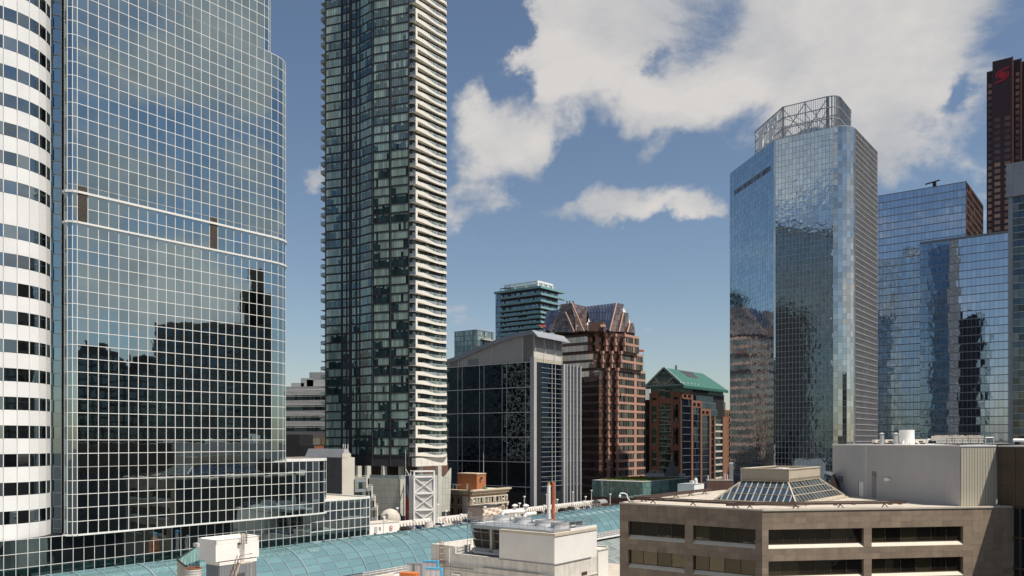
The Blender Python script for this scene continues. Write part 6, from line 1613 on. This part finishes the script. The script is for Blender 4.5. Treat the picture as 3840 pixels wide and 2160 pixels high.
# ------------------------------------------------------------------ cooling plant building, bottom centre
def plant():
    T = Thing('plant_building', 'white corrugated cooling plant building with louvred cooling towers at bottom centre', 'plant building', V2(2080, 130)[:])
    C = V2(2080, 130); A = hit(C, L2, 1873); B = hit(C, R2, 2238); D = A+(B-C); zt = H-14.55; zb = H-19.5
    W0 = hit(C, L2, 1617); E = hit(C, R2, 2275)
    base = [W0, C, E, E+L2*14, W0+R2*16]
    T.get('base_wall', 'dirty_white').prism(base, 0, zb)
    T.get('base_ledge', 'dirty_white').prism([W0-R2*.12, C-R2*.15-L2*.15, B-L2*.12, B, C, W0], zb-2.9, zb-2.7)
    T.get('box_walls', 'white_wall').prism([A, C, B, D], zb, zt-.5)
    rb = T.get('box_ribs', 'white_wall', 'stuff'); la, lb = (C-A).length, (B-C).length
    for i in range(56): rb.strip(A, C, la*i/56, la*(i+.5)/56, zb+.15, zt-.5, 0, .045)
    T.get('box_cap', 'tan_trim').prism([A-R2*.1, C-R2*.12-L2*.12, B-L2*.1, D], zt-.49, zt-.05)
    T.get('box_skirt', 'mid_grey').strip(A, C, 0, la, zb-.02, zb+.14, 0, .1); T.get('box_skirt', 'mid_grey').strip(C, B, 0, lb*.85, zb-.02, zb+.14, 0, .1)
    T.get('right_wing', 'white_wall').prism([B-L2*.3, E-L2*.3, E+L2*6, B+L2*6], 0, ZP(2058, E.y)); T.get('right_wing_coping', 'cream').prism([B-L2*.4, E-L2*.4, E+L2*6, B+L2*6], ZP(2058, E.y)+.01, ZP(2058, E.y)+.2)
    # higher parapet at the left end and the recess in between
    Wm = hit(C, L2, 1700); zh = H-18.2
    T.get('left_parapet', 'dirty_white').prism([W0, Wm, Wm+R2*.5, W0+R2*.5], zb, zh); T.get('left_parapet', 'dirty_white').prism([W0+R2*.5, W0+R2*16, W0+R2*16-L2*.5, W0+R2*.5-L2*.5], zb, zh)
    T.get('left_parapet', 'dirty_white').prism([Wm, Wm+R2*4, Wm+R2*4-L2*.4, Wm-L2*.4], zb, zh)
    T.get('back_parapet', 'dirty_white').prism([W0+R2*16, W0+R2*16-L2*26, W0+R2*16.4-L2*26, W0+R2*16.4], zb, zh)
    T.get('parapet_coping', 'cream').prism([W0-R2*.06, Wm-R2*.06, Wm+R2*.55, W0+R2*.55], zh+.005, zh+.09)
    T.get('recess_floor', 'grey_wall').prism([Wm+R2*.5, A+R2*.5, D, Wm+R2*12], zb+.01, zb+.05)
    T.get('low_kerb', 'dirty_white').prism([Wm, A, A+R2*.4, Wm+R2*.4], zb, zb+.16)
    # pipes and cables along the wall
    pp = T.get('wall_pipe', 'mid_grey'); n = Vector((-.605, -.796))
    pp.tube(V3(W0+n*.2, zb-1.6), V3(C+n*.2, zb-1.6), .11, 6); pp.tube(V3(W0+n*.2, zb-2.2), V3(hit(C, L2, 1780)+n*.2, zb-2.2), .07, 6)
    T.get('down_pipe', 'white_paint').tube(V3(hit(C, L2, 1687)+n*.15, zh-.3), V3(hit(C, L2, 1687)+n*.15, zb-6), .08, 6)
    T.get('wall_cabinet', 'dirty_white').strip(W0, C, (hit(C, L2, 1702)-W0).length, (hit(C, L2, 1730)-W0).length, zb-6, zb-3.3, 0, .7)
    T.get('door', 'brown_metal').strip(C, B, lb*.62, lb*.75, zb-4.5, zb-2.1, 0, .08)
    T.done()
    # rusty caged ladder
    L_ = Thing('caged_ladder', 'rusty cream caged ladder on the plant building wall', 'ladder', V3(hit(C, L2, 1664)+n*.5, H-24))
    p = hit(C, L2, 1664)+n*.25; dx = -L2*.28; zl, zu = H-24, H-17.3
    for s in (-1, 1): L_.get('stiles', 'rust_white').bar(V3(p+dx*s, zl), V3(p+dx*s, zu), .09)
    for i in range(22): r = MB(); r.bar(V3(p-dx, zl+.3*i+.1), V3(p+dx, zl+.3*i+.1), .05); L_.part('rung', 'rust_white', r)
    for i in range(5):
        z = H-21.5+i*1.0; pts = [V3(p+dx*1.2*math.cos(t)+n*.75*math.sin(t), z) for t in linspace(0, math.pi, 8)]; h = MB(); h.path(pts, .04, 5); L_.part('cage_hoop', 'rust_white', h)
    for t in linspace(.3, math.pi-.3, 4): q = p+dx*1.2*math.cos(t)+n*.75*math.sin(t); L_.get('cage_bars', 'rust').bar(V3(q, H-21.5), V3(q, zu), .04)
    L_.done()
    # two cooling towers with dark sloping louvres
    for k, (pa, pb, lab) in enumerate(((1772, 1836, 'left dark louvred cooling tower cell on the plant building'), (1850, 1905, 'right dark louvred cooling tower cell beside the white box'))):
        K = Thing('cooling_tower', lab, 'cooling tower', V3(hit(C+R2*3, L2, (pa+pb)/2), zb), 'cooling tower cells'); q0 = hit(C+R2*3, L2, pa); q1 = hit(C+R2*3, L2, pb); d = (q1-q0).normalized(); ln = (q1-q0).length; z0 = zb+1.0; z1 = zt+.2
        m = MB(); s = R2*.55
        K.get('casing', 'dirty_white').prism([q0+R2*.9, q1+R2*.9, q1+R2*6, q0+R2*6], z0-.4, z1)
        nc, nr = 2, 3
        for i in range(nc):
            for j in range(nr):
                a = q0+d*(ln*i/nc+.1); b = q0+d*(ln*(i+1)/nc-.1); f0, f1 = j/nr, (j+1)/nr; za, zc = z0+(z1-z0)*f0+.1, z0+(z1-z0)*f1-.1
                m = MB(); oa, ob = s*(1-f0), s*(1-f1)
                m.hexa([V3(a+oa, za), V3(b+oa, za), V3(b+oa+R2*.2, za), V3(a+oa+R2*.2, za)], [V3(a+ob-R2*.15, zc), V3(b+ob-R2*.15, zc), V3(b+ob+R2*.1, zc), V3(a+ob+R2*.1, zc)]); K.part('louvre_panel', 'dark_louvre', m)
                for v in range(6):
                    t = (v+.5)/6; z = za+(zc-za)*t; o = oa+(ob-R2*.15-oa)*t
                    K.get('louvre_slats', 'brown_metal', 'stuff').prism([a+o-R2*.07, b+o-R2*.07, b+o, a+o], z, z+.05)
        for i in range(nc+1): x = q0+d*(ln*i/nc); K.get('frame', 'mid_grey').bar(V3(x+s-R2*.08, z0), V3(x-R2*.28, z1), .14)
        for j in range(nr+1): f = j/nr; K.get('frame', 'mid_grey').bar(V3(q0+s*(1-f)-R2*.12-R2*.15*f, z0+(z1-z0)*f), V3(q1+s*(1-f)-R2*.12-R2*.15*f, z0+(z1-z0)*f), .13)
        K.get('basin', 'dirty_white').prism([q0-R2*.2, q1-R2*.2, q1+R2*6, q0+R2*6], z0-.75, z0-.05)
        for i in range(3): K.get('legs', 'steel').box(q0+d*(ln*i/2)+R2*.4, R2, .2, .2, zb+.05, z0-.7)
        K.get('end_panel', 'cream').prism([q1+d*.05, q1+d*.5, q1+d*.5+R2*4, q1+d*.05+R2*4], z0-.4, z1-.1)
        K.done()
    Pp = Thing('condenser_pipe', 'fat grey pipe lying below the cooling tower louvres', 'pipe', V3(hit(C+R2*1.5, L2, 1820), zb))
    a, b = hit(C+R2*1.4, L2, 1784), hit(C+R2*1.4, L2, 1874); Pp.get('pipe', 'pale_metal').tube(V3(a, zb+.45), V3(b, zb+.45), .24, 12)
    Pp.get('elbow', 'pale_metal').path([V3(a, zb+.45), V3(a+L2*.35, zb+.6), V3(a+L2*.35+R2*.5, zb+1.0)], .24, 10)
    for u in (.3, .7): Pp.get('saddles', 'charcoal').box(a+(b-a)*u, R2, .3, .3, zb+.05, zb+.25)
    Pp.done()
    # fan deck above
    Fd = Thing('fan_deck', 'galvanised fan deck with railings on top of the cooling towers', 'platform', V3(A+R2*5, zt))
    fa = hit(C+R2*.8, L2, 1766); fb = C+R2*.6+L2*.6; fc = B+L2*.8-R2*.5; fd = fa+(fc-fb)
    Fd.get('deck', 'steel').prism([fa, fb, fc, fd], zt, zt+.22); Fd.get('edge_beam', 'steel').strip(fa, fb, 0, (fb-fa).length-1.5, zt-.3, zt+.28, 0, .12)
    rl = Fd.get('railing', 'steel')
    for p, q in ((fa, fb), (fb, fc), (fd, fc), (fa, fd)):
        for z in (.6, 1.15): rl.bar(V3(p, zt+.22+z), V3(q, zt+.22+z), .045)
        n = max(2, round((q-p).length/1.7))
        for i in range(n+1): x = p+(q-p)*i/n; rl.bar(V3(x, zt+.22), V3(x, zt+1.37), .05)
    Fd.get('access_tower', 'steel').path([V3(fa+L2*.8, zb), V3(fa+L2*.8, zt+2.3), V3(fa, zt+2.3), V3(fa, zb)], .05, 5)
    for i in range(10): Fd.get('access_tower', 'steel').bar(V3(fa+L2*.8, zb+.6*i+.6), V3(fa, zb+.6*i+.6), .05)
    Fd.get('side_parapet', 'white_wall').prism([B-L2*.02, B+L2*.22, C+L2*.22+R2*4.5, C-L2*.02+R2*4.5], zt-.04, zt+.32)
    Fd.get('rear_beam', 'dark_grey').prism([fc+L2*2, fc+L2*3.2-R2*4, fc+L2*3-R2*4.2, fc+L2*1.8], zt+.22, zt+.8)
    Fd.done()
    for i, (px, Yo, r) in enumerate(((2100, 136.5, 1.55), (2040, 140, 1.5), (1960, 145, 1.5), (1880, 149, 1.5))):
        c = V2(px, Yo); G = Thing('fan_stack', ('first', 'second', 'third', 'fourth')[i]+' round grey fan stack on the fan deck, counted from the right', 'fan stack', V3(c, zt+.2), 'fan stacks on the fan deck')
        m = MB(); m.lathe(V3(c, zt+.2), [(r*1.06, 0), (r*.97, .5), (r, 1.0), (r*.94, 1.0), (r*.9, .5), (.01, .45)], 24); G.part('shroud', 'pale_metal', m, smooth=False)
        for k in range(6):
            t = k*math.pi/3; m = MB(); m.bar(V3(c, zt+.82), V3(c+Vector((math.cos(t), math.sin(t)))*r*.85, zt+.86), .3, .04); G.part('blade', 'mid_grey', m)
        G.get('hub', 'charcoal').lathe(V3(c, zt+.7), [(.25, 0), (.25, .3), (.01, .32)], 10); G.get('guard', 'steel').bar(V3(c-R2*r, zt+1.1), V3(c+R2*r, zt+1.1), .06); G.get('motor', 'pale_metal').tube(V3(c-L2*(r+.3)+R2*.3, zt+.5), V3(c-L2*(r+.3)+R2*1.6, zt+.5), .22, 10)
        G.done()
    for nm, px, ytop, mat, r, lab, capm in (('white_flue', 2058, 1809, 'white_paint', .24, 'tall white flue with ochre tip behind the fan deck', 'ochre'), ('rusty_flue', 2075, 1806, 'rust_pole', .22, 'tall rusty orange flue beside the white flue', 'rust_pole')):
        c = V2(px, 142); G = Thing(nm, lab, 'flue', V3(c, zt)); z1 = ZP(ytop, 142)
        G.get('pipe', mat).tube(V3(c, zt-.2), V3(c, z1-.45), r*1.35, 12, r*1.3); G.get('tip', capm).tube(V3(c, z1-.44), V3(c, z1), r*1.25, 12, r*.8); G.get('flange', 'steel').tube(V3(c, zt+.2), V3(c, zt+.35), r*1.9, 12); G.done()
    G = Thing('gooseneck_pipe', 'left white insulated pipe bending over the fan deck', 'pipe', V3(V2(1887, 150), zt), 'white pipes over the fan deck'); f = lambda x, y, Yq: Vector((V2(x, Yq).x, Yq, ZP(y, Yq)))
    G.get('pipe', 'white_paint').path([f(1885, 1962, 149), f(1884, 1934, 149), f(1887, 1926, 149.3), f(1893, 1922.5, 150), f(1935, 1919, 154), f(1965, 1917, 157)], .30, 12); G.get('collar', 'pale_metal').path([f(1886, 1930, 149.2), f(1891, 1923, 149.8)], .37, 12); G.done()
    G = Thing('gooseneck_pipe', 'right white insulated pipe bending over the fan deck', 'pipe', V3(V2(1967, 148), zt), 'white pipes over the fan deck')
    G.get('pipe', 'white_paint').path([f(1967, 1962, 146), f(1967, 1940, 146), f(1970, 1932, 146.3), f(1976, 1929, 147), f(2007, 1925, 150)], .32, 12); G.get('collar', 'pale_metal').path([f(1968, 1937, 146.1), f(1974, 1929.5, 146.8)], .39, 12); G.done()
    for i, px in enumerate((1931, 1972)):
        c = V2(px, 158); G = Thing('roof_ventilator', ('left', 'right')[i]+' white capped ventilator behind the goose-neck pipes', 'ventilator', V3(c, zt-1), 'capped ventilators'); zz = ZP(1900, 158)
        G.get('stack', 'white_paint').tube(V3(c, zt-3), V3(c, zz), .36, 10); G.get('cap', 'white_paint').lathe(V3(c, zz+.12), [(.62, 0), (.5, .2), (.01, .42)], 12); G.get('collar', 'pale_metal').tube(V3(c, zz-.9), V3(c, zz-.75), .42, 10); G.done()
    # plant annex the ventilators stand on
    X = Thing('plant_annex', 'low flat annex behind the cooling plant', 'building', V2(1950, 158)[:]); X.get('wall', 'dirty_white').prism([V2(1880, 153), V2(2000, 153), V2(2010, 162), V2(1890, 162)], 0, zt-2.6); X.get('roof', 'beige_roof').prism([V2(1880, 153), V2(2000, 153), V2(2010, 162), V2(1890, 162)], zt-2.59, zt-2.4); X.done()
plant()
# ------------------------------------------------------------------ white lift-motor box, bottom left
def lift_box():
    T = Thing('lift_motor_box', 'white box-shaped penthouse on a corrugated grey base at bottom left', 'penthouse', V2(809, 97)[:])
    A, C, B, D = corner_block(809, 97, 744, 971); zt = H-11.7; zb = H-14.2
    T.get('box_floor', 'white_wall').prism([A, C, B, D], zb, zt-.5)
    w = T.get('box_walls', 'white_wall')
    for p, q in ((A, C), (C, B), (B, D), (D, A)): w.strip(p, q, 0, (q-p).length, zt-.49, zt, -.2, 0)
    t = T.get('box_rim', 'white_paint')
    for p, q in ((A, C), (C, B), (B, D), (D, A)): t.strip(p, q, -.03, (q-p).length+.03, zt, zt+.07, -.26, .04)
    i0 = .55
    a, c, b = A+R2*.5-L2*.9, C+R2*.55+L2*.05, B-R2*.3+L2*.05
    T.get('base_core', 'grey_metal').prism([a, c, b, b+(a-c)], 0, zb-.35); T.get('base_rim', 'white_paint').prism([a-R2*.05, c-R2*.08-L2*.08, b-L2*.05, b+(a-c)], zb-.5, zb-.12); T.get('shadow_gap', 'charcoal').prism([a+R2*.1, c+R2*.1+L2*.1, b+L2*.1, b+(a-c)], zb-.12, zb)
    for p, q in ((a, c), (c, b)):
        ln = (q-p).length; n = round(ln/.20)
        for i in range(n): T.get('corrugations', 'grey_metal', 'stuff').strip(p, q, ln*(i+.1)/n, ln*(i+.6)/n, 0, zb-.5, 0, .06)
    T.get('side_hood', 'pale_metal').strip(A, C, -.25, .55, zb+1.55, zb+2.0, 0, .5); T.get('side_hood_flap', 'rust').strip(A, C, -.45, -.25, zb+1.6, zb+1.95, .05, .5)
    T.get('wall_lamp', 'charcoal').strip(C, B, (B-C).length*.49, (B-C).length*.535, zt-.75, zt-.55, 0, .25)
    T.done()
    n = -L2; lc = hit(C, R2, 908)+n*.2
    L_ = Thing('roof_ladder', 'rusty caged ladder fixed to the white lift box', 'ladder', V3(lc, zb)); d = R2*.17
    for s in (-1, 1): L_.get('stiles', 'rust_white').bar(V3(lc+d*s, zb), V3(lc+d*s, zt+.55), .05)
    for i in range(10): r = MB(); r.bar(V3(lc-d, zb+.28*i+.1), V3(lc+d, zb+.28*i+.1), .035); L_.part('rung', 'rust_white', r)
    for z in (zt-.65, zt-.25, zt+.15, zt+.5):
        h = MB(); h.path([V3(lc+R2*.34*math.cos(t)+n*.6*math.sin(t), z) for t in linspace(0, math.pi, 8)], .022, 5); L_.part('cage_hoop', 'brown_metal', h)
    for t in linspace(.2, math.pi-.2, 5): q = lc+R2*.34*math.cos(t)+n*.6*math.sin(t); L_.get('cage_bars', 'brown_metal').bar(V3(q, zt-.65), V3(q, zt+.5), .03)
    L_.done()
    St = Thing('service_stair', 'rusty white steel stair climbing to the lift box landing', 'stair', V3(hit(C, R2, 850)+n*1, H-17))
    top = hit(C, R2, 892)+n*.75; bot = hit(C, R2, 812)+n*1.5+R2*.4; z1, z0 = zb-.25, H-17.6; w = n*.55
    for s in (0, 1): St.get('stringers', 'rust_white').bar(V3(top+w*s-R2*.6, z1), V3(bot+w*s, z0), .07, .2)
    for i in range(11): u = i/11; r = MB(); x = (top-R2*.6)*(1-u)+bot*u; r.bar(V3(x, z1+(z0-z1)*u), V3(x+w, z1+(z0-z1)*u), .24, .04); St.part('tread', 'rust_white', r)
    St.get('landing', 'rust_white').prism([top-R2*.7, top+R2*1.1, top+R2*1.1+w*1.2, top-R2*.7+w*1.2], z1-.12, z1)
    for s in (0, 1):
        St.get('handrails', 'brown_metal').bar(V3(top+w*s-R2*.6, z1+.9), V3(bot+w*s, z0+.9), .045)
        for i in range(7): u = i/6; x = (top-R2*.6+w*s)*(1-u)+(bot+w*s)*u; z = z1+(z0-z1)*u; St.get('handrails', 'brown_metal').bar(V3(x, z), V3(x, z+.9), .035)
    for z in (.45, .9): St.get('handrails', 'brown_metal').path([V3(top-R2*.6+w*1.2, z1+z), V3(top+R2*1.1+w*1.2, z1+z), V3(top+R2*1.1, z1+z)], .025, 5)
    St.get('posts', 'rust_white').bar(V3(top+R2*1.0+w, 0), V3(top+R2*1.0+w, z1-.1), .1); St.get('posts', 'rust_white').bar(V3(bot+w, 0), V3(bot+w, z0), .1)
    St.done()
    c = V2(727, 95); zt2 = ZP(2128, 95)
    K = Thing('round_tank', 'round white tank with a rusty rim left of the corrugated base', 'tank', V2(727, 95)[:]); m = MB(); m.lathe(V3(c, 0), [(.8, 0), (.8, zt2-.95), (.85, zt2-.9), (.85, zt2-.35), (.88, zt2-.3), (.86, zt2-.12)], 20); K.part('shell', 'dirty_white', m)
    K.get('rim', 'rust').lathe(V3(c, zt2-.12), [(.9, 0), (.9, .12), (.72, .12), (.72, -.12)], 20)
    for z in (.42, .68): K.get('hoops', 'mid_grey').lathe(V3(c, zt2-z), [(.86, 0), (.875, .03), (.86, .06)], 20)
    K.done()
    G = Thing('glass_lean_to', 'small green glazed lean-to roof beside the white lift box', 'glass roof', V2(710, 101)[:])
    p0 = V2(664, 101); z0 = ZP(2098, 101); p1 = V2(746, 104); z1 = ZP(2045, 104); p2 = V2(752, 99); zl = ZP(2150, 99)
    n2 = 7
    lo0, lo1 = V3(p0, z0), V3(V2(748, 97.5), ZP(2165, 97.5)); hi0, hi1 = V3(p0, z0)+Vector((.1, .2, .05)), V3(p1, z1)
    for i in range(n2):
        u0, u1 = i/n2, (i+1)/n2; q = [lo0*(1-u0)+lo1*u0, lo0*(1-u1)+lo1*u1, hi0*(1-u1)+hi1*u1, hi0*(1-u0)+hi1*u0]; nn = (q[1]-q[0]).cross(q[2]-q[0]).normalized()
        m = MB(); ctr = sum(q, Vector())/4; q = [x+(ctr-x)*.03 for x in q]; m.hexa([x-nn*.05 for x in q], q); G.part('glass_pane', 'green_glass', m)
    for i in range(n2+1): u = i/n2; G.get('bars', 'vault_dark').bar(lo0*(1-u)+lo1*u, hi0*(1-u)+hi1*u, .07)
    G.get('edge_beams', 'charcoal').bar(lo0, hi1, .16); G.get('edge_beams', 'charcoal').bar(lo0, lo1, .16)
    G.get('wall', 'dirty_white').prism([V2(664, 101.2), V2(748, 104.6), V2(748, 105), V2(664, 101.6)], 0, z0-.1)
    G.done()
lift_box()
# ------------------------------------------------------------------ wrapped facade panels stored on the mall roof
def crates():
    zf = H-25.5
    P = [(1527, 1578, 2112, 123.0, 'board', 'white boarded facade panel with a dark window opening, leftmost of the stored panels', 'steel'),
         (1585, 1638, 2103, 121.0, 'board', 'white facade panel wrapped in blue film, rear one of the pair by the wall', 'blue_film'),
         (1595, 1652, 2130, 117.0, 'board', 'white facade panel wrapped in blue film, front one of the pair by the wall', 'blue_film')]
    for k, (a, b, y, Y, m, lab, edge) in enumerate(P):
        p = V2(a, Y); q = hit(p, Vector((.96, -.28)).normalized(), b); z1 = ZP(y, Y); d = (q-p).normalized(); n = Vector((d.y, -d.x)); ln = (q-p).length
        T = Thing('facade_panel', lab, 'panel', V3((p+q)/2, zf), 'facade panels stored on the roof')
        T.get('board', m).strip(p, q, 0, ln, zf, z1, -.2, 0)
        T.get('edge_wrap', edge).strip(p, q, -.03, ln+.03, z1-.10, z1+.06, -.45, .03); T.get('edge_wrap', edge).strip(p, q, ln-.02, ln+.14, zf, z1+.06, -.6, .03)
        for u in (.36, .7): T.get('straps', 'rust_pole').strip(p, q, ln*u, ln*u+.04, zf, z1-.1, 0, .015)
        for i in range(7): T.get('clips', 'blue_film' if k else 'steel', 'stuff').strip(p, q, ln*(i+.3)/7, ln*(i+.45)/7, z1-.22, z1-.1, 0, .03)
        if k == 0: T.get('opening', 'small_window').strip(p, q, ln*.35, ln*.58, z1-1.2, z1-.12, 0, .02); T.get('opening_trim', 'cream').strip(p, q, ln*.29, ln*.35, z1-1.3, z1-.1, 0, .03); T.get('opening_trim', 'cream').strip(p, q, ln*.58, ln*.64, z1-1.3, z1-.1, 0, .03)
        T.done()
    T = Thing('timber_stack', 'orange timber stack in front of the stored panels', 'timber', V3(V2(1530, 116), zf)); d = Vector((.94, -.34)).normalized()
    p = V2(1498, 117); q = hit(p, d, 1557); ln = (q-p).length; zt = ZP(2148, 116)
    for i in range(6):
        for j in range(5): m = MB(); m.strip(p, q, random.uniform(-.1, .1), ln+random.uniform(-.1, .1), zf+(zt-zf)*i/6, zf+(zt-zf)*(i+.9)/6, -.24*j-.2, -.24*j); T.part('plank', 'orange_board', m)
    T.done()
    T = Thing('roof_kerb', 'long white kerb with a dark gutter along the near foot of the vault', 'kerb', V2(1300, 120)[:])
    T.get('kerb', 'cream').prism([SE(60, 101.5), SE(100, 101.5), SE(100, 101.0), SE(60, 101.0)], zf, H-22.4); T.get('gutter', 'charcoal').prism([SE(60, 102.1), SE(100, 102.1), SE(100, 101.52), SE(60, 101.52)], zf, H-22.5)
    T.done()
crates()
# ------------------------------------------------------------------ city behind the viewer, seen only as reflections in the glass
def block(name, label, x0, x1, y0, y1, h, wall, win, side, cw=3.2, fl=3.8, group=None, tops=()):
    T = Thing(name, label, 'building', ((x0+x1)/2, (y0+y1)/2, 0), group)
    pts = [Vector((x0, y0)), Vector((x1, y0)), Vector((x1, y1)), Vector((x0, y1))]
    T.get('wall', wall).prism(pts, 0, h)
    seg = {'w': [(pts[3], pts[0])], 'e': [(pts[1], pts[2])], 'es': [(pts[1], pts[2]), (pts[0], pts[1])], 'wn': [(pts[3], pts[0]), (pts[2], pts[3])]}[side]
    for p, q in seg: facade(T, [p, q], linspace(8, h-2, max(2, round((h-10)/fl))), cw, win, None, gap=.9, tilt=.002, off=.05, th=.1)
    for (a, b, c, d, z) in tops: T.get('roof_block', wall).prism([(x0+(x1-x0)*a, y0+(y1-y0)*c), (x0+(x1-x0)*b, y0+(y1-y0)*c), (x0+(x1-x0)*b, y0+(y1-y0)*d), (x0+(x1-x0)*a, y0+(y1-y0)*d)], h, h+z)
    T.done()
block('tan_slab_block', 'broad tan slab mirrored at the right of the left tower', 165, 190, 92, 150, 92, 'tan_tower', 'dark_curtain_side', 'w', tops=((.2, .8, .55, .8, 14), (.2, .8, .6, .7, 24)))
for i, (x, y0, y1, h, wl) in enumerate([(215, 70, 92, 78, 'dark_tower'), (230, 48, 68, 86, 'dark_tower'), (205, 22, 46, 74, 'tan_tower'), (225, -2, 20, 80, 'dark_tower'), (195, -30, -5, 70, 'dark_tower'), (240, -60, -34, 88, 'tan_tower'), (210, -90, -64, 66, 'dark_tower')]):
    block('dark_city_block', words[i]+' block of the dark skyline mirrored in the left tower, counted from the tan slab', x, x+26, y0, y1, h, wl, 'dark_curtain_side', 'w', group='skyline mirrored in the left tower', tops=((.3, .7, .2, .6, 5),))
block('blue_slab_tower', 'tall dark blue tower mirrored in the middle face of the blue mirror tower', -185, -140, 126, 190, 205, 'dark_tower', 'tower_glass', 'es', cw=2.2, tops=((.0, 1, 0, 1, 3),))
block('pale_banded_block', 'pale banded block hidden behind the left tower, mirrored in the dark glass offices', -150, -114, 322, 372, 96, 'pale_stone', 'dark_curtain_side', 'e', cw=4.0, fl=4.2)
block('shaded_slab_tower', 'dark slab mirrored low in the blue mirror tower', -210, -190, 205, 260, 110, 'dark_tower', 'dark_curtain_side', 'e')
